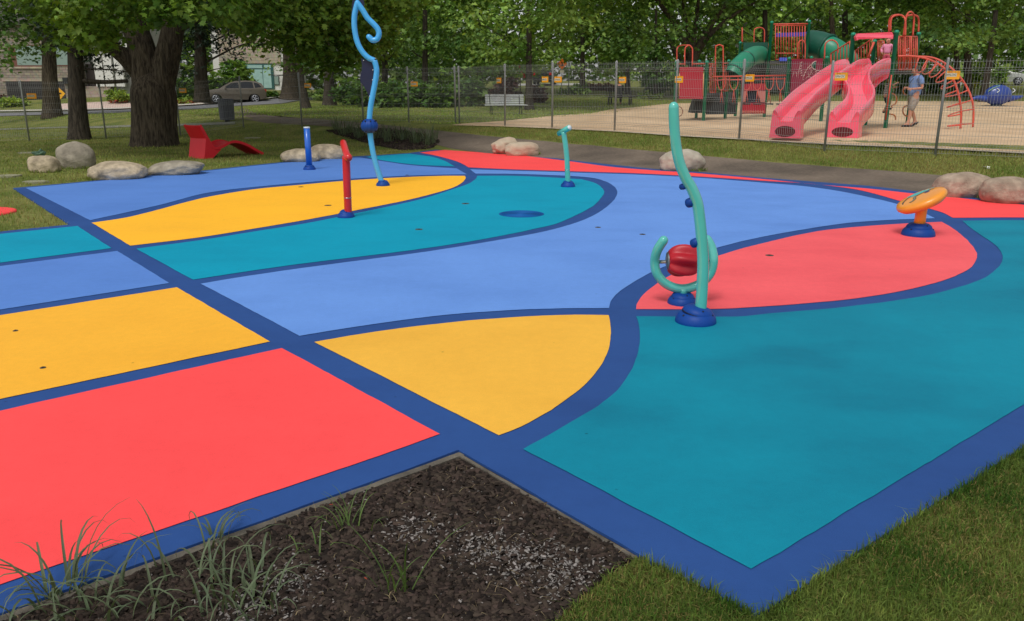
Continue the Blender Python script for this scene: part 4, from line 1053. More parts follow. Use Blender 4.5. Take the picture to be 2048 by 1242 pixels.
# swinging bridge
tub([(1425, 153.5, 30.9), (1572, 150.8, 31.0)], .026, 'bridge_rail', sm=0); tub([(1425, 160.5, 30.9), (1572, 157.5, 31.0)], .02, 'bridge_rail', sm=0)
for x0, x1 in ((1435, 1451), (1459, 1476), (1484, 1502), (1506, 1523), (1529, 1547), (1553, 1569)):
    mx = (x0 + x1) / 2; mb = MB()
    for dy in (0, .12): mb.tube(crom([W(x0, 155, 30.9 + dy), W(x0 + .6, 168, 30.9 + dy), W(x0 + 4, 177, 30.9 + dy), W(mx, 180, 30.9 + dy), W(x1 - 4, 177, 30.9 + dy), W(x1 - .6, 168, 30.9 + dy), W(x1, 155, 30.9 + dy)], 4), .016, 6)
    mb.tube([W(mx, 180, 30.95), W(mx - 2.5, 205, 30.95)], .014, 6).tube([W(mx, 180, 31), W(mx + 3, 207, 31)], .014, 6)
    s_ = add(mb, 'hanging_step', M_RTUBE)
    add(MB().rbox(W(mx, 208, 31), (.26, .3, .05), .05), 'footboard', M_DECK, s_)
# theatre panel below the bridge
slab([(1483, 168, 32.2), (1531, 167, 32.2), (1531, 181, 32.2), (1483, 182, 32.2)], .05, 'theatre_panel', M_CRIM)
slab([(1483, 206, 32.2), (1531, 205, 32.2), (1531, 227, 32.2), (1483, 228, 32.2)], .05, 'theatre_panel', M_CRIM)
slab([(1484, 182, 32.3), (1530, 181, 32.3), (1530, 205, 32.3), (1484, 206, 32.3)], .05, 'theatre_back', M_HOLE)
for xs in ((1483, 1489, 1486, 1484), (1489, 1495, 1489.5, 1486.5), (1531, 1525, 1528, 1530), (1525, 1519, 1524.5, 1527.5), (1519, 1515, 1521.5, 1524)):
    slab([(xs[0], 182, 32.15), (xs[1], 182, 32.15), (xs[2], 204, 32.15), (xs[3], 204, 32.15)], .02, 'curtain', mat('pale_curtain', srgb(198, 120, 112), .7))
mb = MB()
for i in range(9):
    x = 1486 + i * 5
    for a in range(5): mb.ball(W(x + 1.5 * math.cos(a * 1.257), 223.5 + 1.5 * math.sin(a * 1.257), 32.18), .02, 6)
add(mb, 'flower_row', mat('pale_flower', srgb(206, 120, 104), .7))
# tower
pt = slab([(1487, 85, 35.2), (1536, 84.5, 34.9), (1536, 130, 34.9), (1487, 131, 35.2)], .05, 'tower_panel', M_GRND)
tub([(1537.5, 87, 34.8), (1536, 140, 34.8)], .02, 'rail', sm=0)
barrier(1551, 51, 1610, 119, 34.4, 34.6, 11, r_=.016); tub([(1547, 48.5, 34.4), (1616, 47.5, 34.6)], .03, 'rail', sm=0); tub([(1553, 106.5, 34.3), (1602, 106.5, 34.5)], .02, 'rail', sm=0)
slab([(1553, 66, 36.4), (1615, 64, 36.4), (1615, 72, 36.4), (1553, 74, 36.4)], .12, 'roof_beam', M_BLUET)
for x in (1559, 1564, 1569): add(MB().rbox(W(x + 2, 119, 34.2), (.09, .12, .14), .02), 'blue_block', mat('bright_blue', srgb(80, 98, 206), .5))
slab([(1540, 121.5, 34.2), (1616, 120, 34.4), (1616, 125, 34.4), (1540, 126, 34.2)], 2.2, 'deck', M_DECK)
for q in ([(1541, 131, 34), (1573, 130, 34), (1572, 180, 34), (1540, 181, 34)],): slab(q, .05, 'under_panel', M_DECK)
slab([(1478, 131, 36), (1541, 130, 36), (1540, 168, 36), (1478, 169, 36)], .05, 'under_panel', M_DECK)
# tunnel slides
def tunnel(path, r_, name, m, rings, flare=0):
    pts = crom([W(*q) for q in path], 7); rs = [r_] * len(pts)
    mb = MB(); mb.tube(pts, rs, 26, caps=False)
    inner = [r_ * .93] * len(pts); mb.tube(pts, inner, 26, caps=False)
    s_ = add(mb, name, m)
    for k in rings:
        i = min(len(pts) - 2, int(k * (len(pts) - 1))); d = (pts[i + 1] - pts[i]).normalized()
        add(MB().tube([pts[i] - d * .03, pts[i] + d * .03], r_ * 1.07, 26), 'joint_ring', M_GRND, s_)
    return s_
tunnel([(1520, 110, 34.9), (1508, 111, 33.9), (1494, 119, 33.0), (1481, 130, 32.4), (1470, 142, 32.1), (1464, 152, 32.0)], .36, 'tunnel_slide', M_GRNP, (.48, .85))
tunnel([(1620, 87, 35.4), (1638, 90, 35.0), (1657, 97, 34.6)], .54, 'tunnel_slide', M_GRND, (.95,))
tunnel([(1652, 95, 34.7), (1668, 103, 34.5), (1684, 114, 34.5), (1694, 128, 34.7), (1697, 148, 35.0)], .50, 'tunnel_slide', M_GRNP, (.5,))
# drawing panel
cp_ = slab([(1584, 118.5, 31.0), (1646, 116.5, 30.0), (1644, 190, 30.0), (1580.5, 191, 31.0)], .04, 'drawing_panel', M_MAG); cp_['label'] = 'maroon panel with chalk-white line drawing and a round hole'
def on_panel(px, py, lift=.02): return W(px, py, 31.0 - (px - 1584) / 62 - lift)
def zz(x, y): return on_panel(1560 + x / 12.42, 100 + y / 12.42)
mb = MB()
for ln in ([(270, 790), (300, 720), (340, 560), (345, 545)], [(410, 560), (420, 700), (430, 785), (480, 790), (500, 840), (545, 890), (555, 960), (570, 1030)], [(530, 300), (490, 420), (465, 540), (455, 650), (480, 780)],
           [(780, 345), (700, 440), (630, 540), (590, 640), (565, 720), (555, 760)], [(640, 715), (660, 680), (720, 665), (780, 690), (800, 740), (795, 810), (760, 880), (700, 940), (680, 1000)], [(850, 820), (830, 880), (780, 920)],
           [(880, 700), (855, 640), (900, 560), (890, 520), (1010, 505)], [(890, 665), (930, 675), (950, 710), (950, 790), (910, 880), (850, 920)], [(1000, 600), (990, 670), (950, 730)], [(420, 930), (480, 940)], [(410, 1020), (440, 980), (490, 1010)], [(700, 560), (710, 630), (740, 620), (770, 560), (820, 590)]):
    mb.tube(crom([zz(*q) for q in ln], 4), .008, 5)
for (x, y) in ((535, 305), (530, 400), (515, 460), (525, 515), (530, 570), (545, 630), (600, 630), (630, 560), (660, 490), (700, 430), (745, 385), (750, 450), (580, 735), (940, 570), (790, 520)): mb.tube([zz(x - 24, y + 10), zz(x + 20, y - 8)], .011, 5)
add(mb, 'drawing_line', M_CHALK, cp_)
add(MB().prism([zz(335, 560), zz(345, 550), zz(405, 550), zz(415, 660), zz(385, 665), zz(375, 620), zz(360, 650), zz(330, 650)], (0, 1, 0), .01), 'drawing_fill', M_CHALK, cp_)
c_ = zz(880, 380)
add(MB().tube([c_ + Vector((0, .0, 0)), c_ + Vector((0, -.012, 0))], .135, 24), 'round_hole', M_GRND, cp_)
add(MB().tube([c_ + Vector((math.cos(a) * .138, -.012, math.sin(a) * .138)) for a in [2 * math.pi * i / 24 for i in range(24)]], .012, 6, closed=True), 'hole_rim', M_CHALK, cp_)
# stairs and right-hand deck
def stair_rail(x0, y0, x1, y1, drop, Y0, Y1, n):
    mb = MB(); f = lambda u, dy: W(x0 + (x1 - x0) * u, y0 + (y1 - y0) * u + dy, Y0 + (Y1 - Y0) * u)
    mb.tube([f(0, 0), f(1, 0)], .022, 7); mb.tube([f(0, drop), f(1, drop)], .02, 7)
    for i in range(n + 1): mb.tube([f(i / n, 0), f(i / n, drop)], .016 if i % n else .026, 6)
    add(mb, 'stair_rail', M_RTUBE)
stair_rail(1662, 107, 1700, 83, 32, 28.5, 26, 6); stair_rail(1711, 101, 1745, 77, 34, 28.3, 26.6, 6)
tub([(1735, 118, 26.2), (1748, 84, 26.2)], .035, 'rail', sm=0)
barrier(1756, 82, 1768, 130, 26.4, 26.2, 3)
mb = MB()
for i in range(6): u = i / 5; mb.box(W(1690 + 20 * u, 172 - 38 * u, 28.4 - 1.6 * u), (1.1, .3, .06))
add(mb, 'stair_flight', M_DECK)
zd = W(1750, 139, 24.8).z
deck('jklm', zd)
slab([(1712, 74, 24.6), (1716, 67, 24.6), (1784, 64, 24.4), (1787, 70, 24.4), (1786, 78, 24.4), (1781, 75.5, 24.4), (1718, 78.5, 24.6), (1714, 81, 24.6)], .16, 'top_bar', M_PINK)
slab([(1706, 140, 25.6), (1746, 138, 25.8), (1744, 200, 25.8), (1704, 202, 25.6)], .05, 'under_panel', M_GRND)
barrier(1797, 73, 1834, 139, 24.6, 26.7, 10, r_=.016)
for q in ([(1778, 64, 25.6), (1778.5, 42, 25.6), (1784, 32, 25.5), (1796, 29.5, 25.2), (1807, 33, 24.9), (1811, 44, 24.8), (1810.5, 72, 24.8)], [(1781, 62, 25.0), (1782, 40, 25), (1788, 32, 25), (1798, 30, 25)], [(1807, 72, 25), (1811, 42, 25), (1815, 28, 25), (1820.5, 23.8, 25), (1826, 27, 25.1), (1828, 38, 25.2), (1825.5, 72, 25.2)], [(1812, 32, 25.2), (1826, 30, 25.4), (1835, 33, 25.5), (1837.5, 42, 25.6), (1837, 64, 25.6)]):
    tub(q, .027, 'hoop')
for x in (1808, 1811, 1820, 1823): tub([(x, 72, 24.95), (x - 2, 139, 24.95)], .016, 'rail', sm=0)
# arched climber
A = crom([W(*q) for q in ((1796, 112.5, 24.3), (1815, 112, 24.2), (1835, 113.5, 24.1), (1855, 118, 24.0), (1875, 127, 23.9), (1893, 141, 23.8), (1907, 160, 23.75), (1916, 185, 23.7), (1921, 210, 23.7), (1922.5, 232, 23.7), (1921, 257, 23.7))], 6)
B = crom([W(*q) for q in ((1836, 113, 25.7), (1860, 114.5, 25.6), (1880, 121, 25.4), (1900, 134, 25.2), (1920, 154, 25.0), (1935, 177, 24.9), (1944, 200, 24.8), (1947, 222, 24.8), (1946, 254, 24.8))], 7)
add(MB().tube(A, .03, 8), 'climber_rail', M_RTUBE); add(MB().tube(B, .03, 8), 'climber_rail', M_RTUBE)
for k in range(9):
    u = .22 + .76 * k / 8; ia = int(u * (len(A) - 1)); ib = int((.12 + .86 * k / 8) * (len(B) - 1)); a, b = A[ia], B[ib]
    ta = (A[min(len(A) - 1, ia + 1)] - A[max(0, ia - 1)]).normalized(); inw = Vector((ta.z, 0, -ta.x)); inw = inw if inw.x < .2 else -inw
    if inw.z > 0: inw.z *= -.3
    m1 = a + inw * .36; m2 = b + inw * .36; mm = (a + b) * .5 + inw * .48
    add(MB().tube(crom([a, m1, mm, m2, b], 5), .02, 7), 'climber_rung', M_RTUBE)
M_LOOP = mat('orange_loop', srgb(176, 108, 62), .5)
for q in ([(1781, 186, 25), (1790, 190, 25), (1793.5, 200, 25), (1790, 208, 25), (1783, 212, 25), (1785, 216, 25)], [(1779, 228, 24.8), (1788, 230, 24.8), (1791, 235, 24.8), (1791, 240, 24.8)], [(1806, 178, 25.6), (1807, 186, 25.6), (1813, 190, 25.6)], [(1815, 211, 25.6), (1808, 214, 25.6), (1805.5, 222, 25.6), (1809, 230, 25.6), (1816, 233, 25.6)]):
    tub(q, .022, 'loop_rung', M_LOOP)
tub([(1783, 150, 24.3), (1771, 240, 24.35)], .02, 'rail', M_RTUBE, sm=0)
# pink slides
def slide(path, wd, name, hw=.29, lab=None):
    C_ = crom([W(*q) for q in path], 7); side = []
    for i in range(len(C_)):
        t_ = C_[min(len(C_) - 1, i + 1)] - C_[max(0, i - 1)]; s_ = Vector((t_.y, -t_.x, 0)).normalized()
        if s_.x < 0: s_ = -s_
        side.append(s_)
    w = wd / 2
    prof = [(-w, -.16), (-w, .20), (-w + .02, .26), (-w + .07, .265), (-w + .12, .19), (-w + .17, .07), (-w * .45, .012), (0, 0), (w * .45, .012), (w - .17, .07), (w - .12, .19), (w - .07, .265), (w - .02, .26), (w, .20), (w, -.16), (w - .04, -.20), (0, -.2), (-w + .04, -.20)]
    mb = MB(); mb.sweep(C_, side, prof, smooth=True); o = add(mb, name, M_PINK, pg, 60)
    if lab: o['label'] = lab
    e = C_[-1]; t_ = (C_[-1] - C_[-3]).normalized(); t_.z = 0; t_.normalize(); s_ = side[-1]
    zb = SZ
    mb = MB(); f0 = e + t_ * .0; prf = [(-w, .17), (-w + .1, .12), (-w * .4, -.01), (w * .4, -.01), (w - .1, .12), (w, .17), (w + .03, zb - f0.z + .02), (-w - .03, zb - f0.z + .02)]
    mb.prism([f0 - t_ * .28 + s_ * a + Vector((0, 0, b)) for a, b in prf], t_, .34); add(mb, 'exit_foot', M_PINK, o)
    mb = MB(); hz = (zb - f0.z) * .52
    mb.prism([f0 + t_ * .055 + s_ * (.72 * w * math.cos(a)) + Vector((0, 0, hz - .02 + (abs(hz) * .62) * math.sin(a))) for a in [2 * math.pi * i / 20 for i in range(20)]], t_, .012); add(mb, 'foot_opening', mat('dark_red_hollow', srgb(92, 8, 18), .8), o)
    return o
slide([(1712, 137, 24.5), (1697, 139, 23.9), (1668, 157, 22.9), (1636, 182, 21.8), (1610, 203, 20.9), (1590, 224, 20.1), (1573, 243, 19.45)], .66, 'wave_slide', lab='left pink slide running down to the left in one wave')
slide([(1756, 135, 24.4), (1739, 140, 23.8), (1716, 158, 22.9), (1712, 178, 22.1), (1720, 198, 21.4), (1717, 216, 20.7), (1702, 232, 20.1), (1688, 246, 19.6)], .68, 'wave_slide', lab='right pink slide bending in an S towards the fence')
# joined pink hood between the two slide tops
slab([(1752, 152, 24.2), (1768, 134, 24.2), (1779, 131, 24.2), (1779, 148, 24.2), (1776, 156, 24.2), (1762, 164, 24.1), (1748, 178, 24.0), (1745, 176, 24.0)], .07, 'slide_hood', M_PINK)

# ------------------------------------------------------------------ whale rocker
M_WH = mat('whale_blue', srgb(34, 62, 140), .35, spec=.5, coat=.3, var=.06, scale=2)
c = G(1992, 213); k = ppm(c)
t = thing('whale_rocker', 'dark blue whale-shaped spring rocker on the far sand', 'rocker toy', c)
rx, rz_ = 27 / k, 20 / k
mb = MB(); mb.lathe([(.02, .06)] + [(rx * math.cos(a) * 1.0, .06 + rz_ * (1 + math.sin(a))) for a in [R(q) for q in (-70, -50, -25, 0, 25, 45, 62, 78)]] + [(.03, .06 + rz_ * 1.99)], n=28, sq=(1, .62)); mb.build('body', M_WH, t)
for s_, e in ((-1, .95), (1, .85)):
    mb = MB(); p0 = Vector((s_ * rx * .8, 0, rz_ * .75)); p1 = Vector((s_ * rx * (1.45), 0, rz_ * .85)); p2 = Vector((s_ * rx * 1.85, 0, rz_ * (1.0 if s_ > 0 else .75)))
    mb.tube(crom([p0, p1, p2], 4), [.2, .18, .16, .14, .12, .10, .09, .08, .05], 10); mb.build('tail' if s_ > 0 else 'fin', M_WH, t)
MB().tube([Vector((0, 0, -.02)), Vector((0, 0, .1))], .28, 16).build('spring_base', M_DECK, t)
for a0, nm in ((-.42, 'eye_mark'), (.72, 'eye_mark')):
    MB().tube(crom([Vector((rx * a0 + .0, -rx * .50, rz_ * 1.75)), Vector((rx * a0 + .12, -rx * .56, rz_ * 1.55)), Vector((rx * a0 - .02, -rx * .6, rz_ * 1.35))], 5), .022, 6).build(nm, M_WHITEP, t)
MB().tube(crom([Vector((-rx * .92, -rx * .30, rz_ * 1.45)), Vector((-rx * .6, -rx * .36, rz_ * 1.78)), Vector((-rx * .1, -rx * .26, rz_ * 2.0))], 5), .03, 6).build('side_stripe', mat('pale_green_stripe', srgb(120, 160, 130), .5), t)

# ------------------------------------------------------------------ people
def skin(name, nodes, edges, m, parent, levels=2, root=0, smooth=True):
    """one continuous limb-tapering surface grown along joints"""
    names = list(nodes); me = bpy.data.meshes.new(name)
    me.from_pydata([nodes[q][0] for q in names], [(names.index(a), names.index(b)) for a, b in edges], [])
    o = bpy.data.objects.new(name, me); COL.objects.link(o)
    o.modifiers.new('s', 'SKIN'); sv = me.skin_vertices[0].data
    for i, q in enumerate(names):
        r_ = nodes[q][1]; sv[i].radius = (r_, r_) if not hasattr(r_, '__len__') else r_; sv[i].use_root = (i == root)
    sb = o.modifiers.new('u', 'SUBSURF'); sb.levels = levels; sb.render_levels = levels
    dg = bpy.context.evaluated_depsgraph_get(); m2 = bpy.data.meshes.new_from_object(o.evaluated_get(dg))
    bpy.data.objects.remove(o)
    m2.materials.clear(); m2.materials.append(m)
    for p in m2.polygons: p.use_smooth = True
    o = bpy.data.objects.new(name, m2); COL.objects.link(o); o.parent = parent
    return o
M_SKIN = mat('skin', srgb(206, 150, 124), .55, spec=.4, var=.04); M_HAIRD = mat('brown_hair', srgb(70, 56, 46), .7, bump=.5, bscale=60)
def hand(nodes, edges, wrist, key, d, side, up, s=1.0):
    """palm, four bent fingers of unequal length and a side thumb, hung on the wrist joint"""
    d = Vector(d).normalized(); side = Vector(side).normalized(); up = Vector(up).normalized(); w = Vector(nodes[wrist][0])
    pk = key + 'palm'; nodes[pk] = (w + d * .06 * s, (.036 * s, .018 * s)); edges.append((wrist, pk))
    for i, (o, l) in enumerate(((-.027, .062), (-.009, .075), (.009, .07), (.027, .055))):
        b = w + d * .10 * s + side * o * s; nodes[f'{key}f{i}a'] = (b, .010 * s); nodes[f'{key}f{i}b'] = (b + (d * .75 - up * .5) * l * .55 * s, .009 * s); nodes[f'{key}f{i}c'] = (b + (d * .75 - up * .5) * l * .55 * s + (d * .2 - up) * l * .45 * s, .007 * s)
        edges += [(pk, f'{key}f{i}a'), (f'{key}f{i}a', f'{key}f{i}b'), (f'{key}f{i}b', f'{key}f{i}c')]
    b = w + d * .035 * s - side * .03 * s; nodes[key + 'ta'] = (b - side * .022 * s + d * .03 * s, .011 * s); nodes[key + 'tb'] = (b - side * .03 * s + d * .06 * s - up * .012 * s, .009 * s)
    edges += [(pk, key + 'ta'), (key + 'ta', key + 'tb')]
def head_parts(t, c, s, face, hairm, long_=False):
    """eyes, brows, nose, mouth, ears and a cap of hair around a head centre; face = yaw"""
    rot = Matrix.Rotation(face, 3, 'Z'); V = lambda x, y, z: Vector(c) + rot @ Vector((x * s, y * s, z * s))
    mb = MB()
    for y in (-.033, .033): mb.ball(V(-.092, y, .0), .011 * s, 8)
    mb.v and mb.build('eyes', M_HOLE, t)
    mb = MB(); mb.tube([V(-.094, -.028, -.065), V(-.101, 0, -.067), V(-.094, .028, -.065)], .007 * s, 6); mb.build('mouth', mat('lips', srgb(166, 96, 84), .5), t)
    bm = bmesh.new(); bmesh.ops.create_icosphere(bm, subdivisions=3, radius=1)
    dl = [v for v in bm.verts if v.co.z < (-.15 if not long_ else -.55) or (v.co.x < -.55 and v.co.z < .38)]
    bmesh.ops.delete(bm, geom=dl, context='VERTS')
    for v in bm.verts:
        p = v.co; d = 1 + .07 * noise.noise(p * 3 + Vector((c[0], 0, 0))); v.co = V(p.x * .112 * d + .008, p.y * .09 * d, p.z * .128 * d + .015)
    me = bpy.data.meshes.new('hair'); bm.to_mesh(me); bm.free(); me.materials.append(hairm)
    for p in me.polygons: p.use_smooth = True
    o = bpy.data.objects.new('hair', me); COL.objects.link(o); o.parent = t
def head_nodes(N, E, neck, c, s, face):
    rot = Matrix.Rotation(face, 3, 'Z'); V = lambda x, y, z: Vector(c) + rot @ Vector((x * s, y * s, z * s))
    N['jaw'] = (V(-.03, 0, -.075), (.062 * s, .055 * s)); N['hd'] = (V(0, 0, .01), (.094 * s, .078 * s)); N['crown'] = (V(.012, 0, .085), (.066 * s, .06 * s))
    N['nose'] = (V(-.098, 0, -.022), (.014 * s, .012 * s)); N['earl'] = (V(.01, -.082, -.005), (.02 * s, .01 * s)); N['earr'] = (V(.01, .082, -.005), (.02 * s, .01 * s))
    E += [(neck, 'jaw'), ('jaw', 'hd'), ('hd', 'crown'), ('hd', 'nose'), ('hd', 'earl'), ('hd', 'earr')]

# man walking beside the slide
c = D(1818, 256.5, 25.3); c = Vector((c.x, c.y, SZ))
man = thing('person', 'adult in light blue T-shirt and beige cargo shorts walking left on the sand', 'person', c, R(8)); man.scale = (1.05, 1.05, 1.05)
N = {'pel': ((.03, 0, .92), (.135, .15)), 'wai': ((.03, 0, 1.05), (.12, .15)), 'che': ((.04, 0, 1.26), (.125, .17)), 'shm': ((.035, 0, 1.42), (.085, .12)), 'nk': ((.005, 0, 1.51), .052)}
E = [('pel', 'wai'), ('wai', 'che'), ('che', 'shm'), ('shm', 'nk')]
head_nodes(N, E, 'nk', (-.035, 0, 1.62), 1.02, R(0))
for s_, q, hx, kn, an, toe in ((-1, 'n', .03, (-.09, -.09, .50), (-.13, -.09, .09), (-.33, -.1, .035)), (1, 'f', .05, (.05, .09, .50), (.24, .1, .17), (.07, .1, .04))):
    N['hp' + q] = ((hx, s_ * .09, .84), .098); N['kn' + q] = (kn, .062); N['ca' + q] = (tuple(Vector(kn).lerp(Vector(an), .35) + Vector((.02, 0, 0))), .056); N['an' + q] = (an, .037); N['he' + q] = ((an[0] + .05, an[1], an[2] - .05), .036); N['to' + q] = (toe, (.042, .025))
    E += [('pel', 'hp' + q), ('hp' + q, 'kn' + q), ('kn' + q, 'ca' + q), ('ca' + q, 'an' + q), ('an' + q, 'he' + q), ('an' + q, 'to' + q)]
for s_, q, el, wr in ((-1, 'n', (.09, -.26, 1.12), (-.15, -.17, 1.10)), (1, 'f', (.06, .26, 1.13), (-.17, .10, 1.13))):
    N['sh' + q] = ((.035, s_ * .19, 1.41), .06); N['el' + q] = (el, .042); N['wr' + q] = (wr, .028); E += [('shm', 'sh' + q), ('sh' + q, 'el' + q), ('el' + q, 'wr' + q)]
    hand(N, E, 'wr' + q, 'h' + q, (-1, .25 * -s_, 0), (0, s_ * -.3, 1), (0, s_ * 1.0, .2))
skin('body', N, E, M_SKIN, man)
head_parts(man, (-.035, 0, 1.62), 1.02, 0, M_HAIRD)
g = lambda q, k: (N[q][0], tuple(x + k for x in (N[q][1] if hasattr(N[q][1], '__len__') else (N[q][1], N[q][1]))))
S = {'hem': ((.04, 0, .86), (.165, .19)), 'wai': g('wai', .045), 'che': g('che', .035), 'shm': g('shm', .03), 'col': ((.015, 0, 1.475), .07)}
SE = [('hem', 'wai'), ('wai', 'che'), ('che', 'shm'), ('shm', 'col')]
for q in 'nf': S['sh' + q] = g('sh' + q, .03); S['sl' + q] = (tuple(Vector(N['sh' + q][0]).lerp(Vector(N['el' + q][0]), .72)), .078); SE += [('shm', 'sh' + q), ('sh' + q, 'sl' + q)]
skin('t_shirt', S, SE, mat('blue_shirt', srgb(120, 150, 200), .85, var=.06, scale=8, bump=.3, bscale=14), man)
S = {'w': ((.035, 0, .96), (.165, .18)), 'c': ((.04, 0, .86), (.175, .19))}; SE = [('w', 'c')]
for q in 'nf': S['h' + q] = g('hp' + q, .055); S['k' + q] = (tuple(Vector(N['hp' + q][0]).lerp(Vector(N['kn' + q][0]), .62)), .115); S['b' + q] = (tuple(Vector(N['kn' + q][0]) + Vector((0, 0, -.05))), .098); SE += [('c', 'h' + q), ('h' + q, 'k' + q), ('k' + q, 'b' + q)]
skin('shorts', S, SE, mat('beige_shorts', srgb(172, 162, 148), .9, scale=14, col2=srgb(142, 132, 122), bump=.3, bscale=14), man)
for q in 'nf':
    S = {'a': (tuple(Vector(N['an' + q][0]) + Vector((.01, 0, -.02))), .052), 'h': g('he' + q, .016), 't': (tuple(Vector(N['to' + q][0]) + Vector((.08, 0, .015))), (.05, .038)), 'u': g('to' + q, .012)}
    skin('shoe', S, [('a', 'h'), ('a', 't'), ('t', 'u')], mat('black_shoe', srgb(28, 28, 30), .7), man)
# shoulder bag worn by the man
bg = thing('shoulder_bag', 'black shoulder bag on the back of the adult in blue', 'bag', c, R(8)); bg.scale = (1.05, 1.05, 1.05)
MB().rbox((.235, .02, 1.02), (.12, .24, .2), .04).build('bag_body', mat('black_fabric', srgb(22, 24, 30), .8), bg)
MB().tube(crom([Vector((.2, -.1, 1.08)), Vector((.21, -.17, 1.25)), Vector((.1, -.17, 1.44)), Vector((.0, -.12, 1.43)), Vector((-.1, -.04, 1.36)), Vector((-.12, .06, 1.2)), Vector((-.05, .16, 1.05)), Vector((.15, .16, 1.0))], 5), .014, 6).build('strap', _mats['black_fabric'], bg)

def child(label, loc, rz, s, shirt, trou, hairm, face, longpants, pose, barefoot=False):
    t = thing('person', label, 'person', loc, rz)
    N = {'pel': ((0, 0, .52), (.085, .1)), 'wai': ((0, 0, .6), (.08, .098)), 'che': ((0, 0, .72), (.08, .105)), 'shm': ((0, 0, .80), (.055, .075)), 'nk': ((-.01, 0, .85), .034)}
    E = [('pel', 'wai'), ('wai', 'che'), ('che', 'shm'), ('shm', 'nk')]
    head_nodes(N, E, 'nk', (-.025, 0, .95), .92, face)
    for s_, q in ((-1, 'n'), (1, 'f')):
        kn, an = pose['k' + q], pose['a' + q]
        N['hp' + q] = ((0, s_ * .055, .47), .062); N['kn' + q] = (kn, .042); N['an' + q] = (an, .028); N['he' + q] = ((an[0] + .03, an[1], an[2] - .035), .024); N['to' + q] = ((an[0] - .1, an[1], an[2] - .035), (.03, .018))
        E += [('pel', 'hp' + q), ('hp' + q, 'kn' + q), ('kn' + q, 'an' + q), ('an' + q, 'he' + q), ('an' + q, 'to' + q)]
        N['sh' + q] = ((0, s_ * .115, .79), .04); N['el' + q] = (pose['e' + q], .029); N['wr' + q] = (pose['w' + q], .02); E += [('shm', 'sh' + q), ('sh' + q, 'el' + q), ('el' + q, 'wr' + q)]
        dd = Vector(pose['w' + q]) - Vector(pose['e' + q]); hand(N, E, 'wr' + q, 'h' + q, dd, (1, 0, 0), (0, s_, 0), .62)
    N = {k: (tuple(Vector(v[0]) * s), tuple(np.array(v[1]) * s) if hasattr(v[1], '__len__') else v[1] * s) for k, v in N.items()}
    skin('body', N, E, M_SKIN, t); head_parts(t, Vector((-.025, 0, .95)) * s, .92 * s, face, hairm)
    g = lambda q, k: (N[q][0], tuple(x + k * s for x in (N[q][1] if hasattr(N[q][1], '__len__') else (N[q][1], N[q][1]))))
    S = {'hem': ((0, 0, .5 * s), (.105 * s, .125 * s)), 'wai': g('wai', .025), 'che': g('che', .022), 'shm': g('shm', .02), 'col': ((-.005 * s, 0, .835 * s), .045 * s)}
    SE = [('hem', 'wai'), ('wai', 'che'), ('che', 'shm'), ('shm', 'col')]
    for q in 'nf':
        S['sh' + q] = g('sh' + q, .016); SE.append(('shm', 'sh' + q))
        if longpants: S['el' + q] = g('el' + q, .016); S['wr' + q] = g('wr' + q, .014); SE += [('sh' + q, 'el' + q), ('el' + q, 'wr' + q)]
        else: S['sl' + q] = (tuple(Vector(N['sh' + q][0]).lerp(Vector(N['el' + q][0]), .7)), .048 * s); SE.append(('sh' + q, 'sl' + q))
    skin('shirt', S, SE, shirt, t)
    S = {'w': ((0, 0, .54 * s), (.095 * s, .108 * s)), 'c': ((0, 0, .48 * s), (.095 * s, .108 * s))}; SE = [('w', 'c')]
    for q in 'nf':
        S['h' + q] = g('hp' + q, .018); S['k' + q] = g('kn' + q, .02); SE += [('c', 'h' + q), ('h' + q, 'k' + q)]
        if longpants: S['a' + q] = g('an' + q, .018); SE.append(('k' + q, 'a' + q))
    skin('trousers' if longpants else 'shorts', S, SE, trou, t)
    for q in 'nf': skin('shoe', {'a': g('an' + q, .01), 'h': g('he' + q, .01), 't': g('to' + q, .01)}, [('a', 'h'), ('a', 't')], _mats['black_shoe'], t)
    return t
pg_ = W(1771, 131, 25.0)
child('child in pink top standing on the high deck above the slides', (pg_.x, pg_.y, zd), R(62), .88, mat('pink_top', srgb(228, 146, 178), .85, bump=.3, bscale=14), mat('rose_trousers', srgb(206, 84, 106), .85), mat('auburn_hair', srgb(140, 92, 62), .7, bump=.4, bscale=60), R(24), True,
      {'kn': (0, -.055, .27), 'an': (0, -.055, .06), 'kf': (0, .055, .27), 'af': (0, .055, .06), 'en': (.02, -.19, .66), 'wn': (-.06, -.16, .55), 'ef': (.02, .19, .66), 'wf': (-.06, .15, .55)})
ms = mat('striped_shirt', srgb(28, 32, 52), .85)
nt = ms.node_tree; tc = nt.nodes.new('ShaderNodeTexCoord'); wv = nt.nodes.new('ShaderNodeTexWave'); wv.bands_direction = 'Z'; wv.inputs['Scale'].default_value = 5.2
rp_ = nt.nodes.new('ShaderNodeValToRGB'); rp_.color_ramp.interpolation = 'CONSTANT'; rp_.color_ramp.elements[0].color = (*srgb(28, 32, 52), 1); rp_.color_ramp.elements[1].color = (*srgb(222, 222, 222), 1); rp_.color_ramp.elements[1].position = .5
nt.links.new(tc.outputs['Object'], wv.inputs['Vector']); nt.links.new(wv.outputs['Fac'], rp_.inputs['Fac']); nt.links.new(rp_.outputs['Color'], nt.nodes['Principled BSDF'].inputs['Base Color'])
bp_ = W(1768, 227, 25.3)
child('child in navy and white striped shirt climbing under the deck', (bp_.x, bp_.y, bp_.z - .0), R(150), 1.05, ms, mat('navy_shorts', srgb(34, 40, 62), .85), M_HAIRD, R(0), False,
      {'kn': (-.06, -.06, .27), 'an': (.02, -.06, .06), 'kf': (-.14, .06, .36), 'af': (-.1, .06, .16), 'en': (-.08, -.17, .72), 'wn': (-.2, -.12, .74), 'ef': (-.1, .16, .76), 'wf': (-.22, .1, .84)})

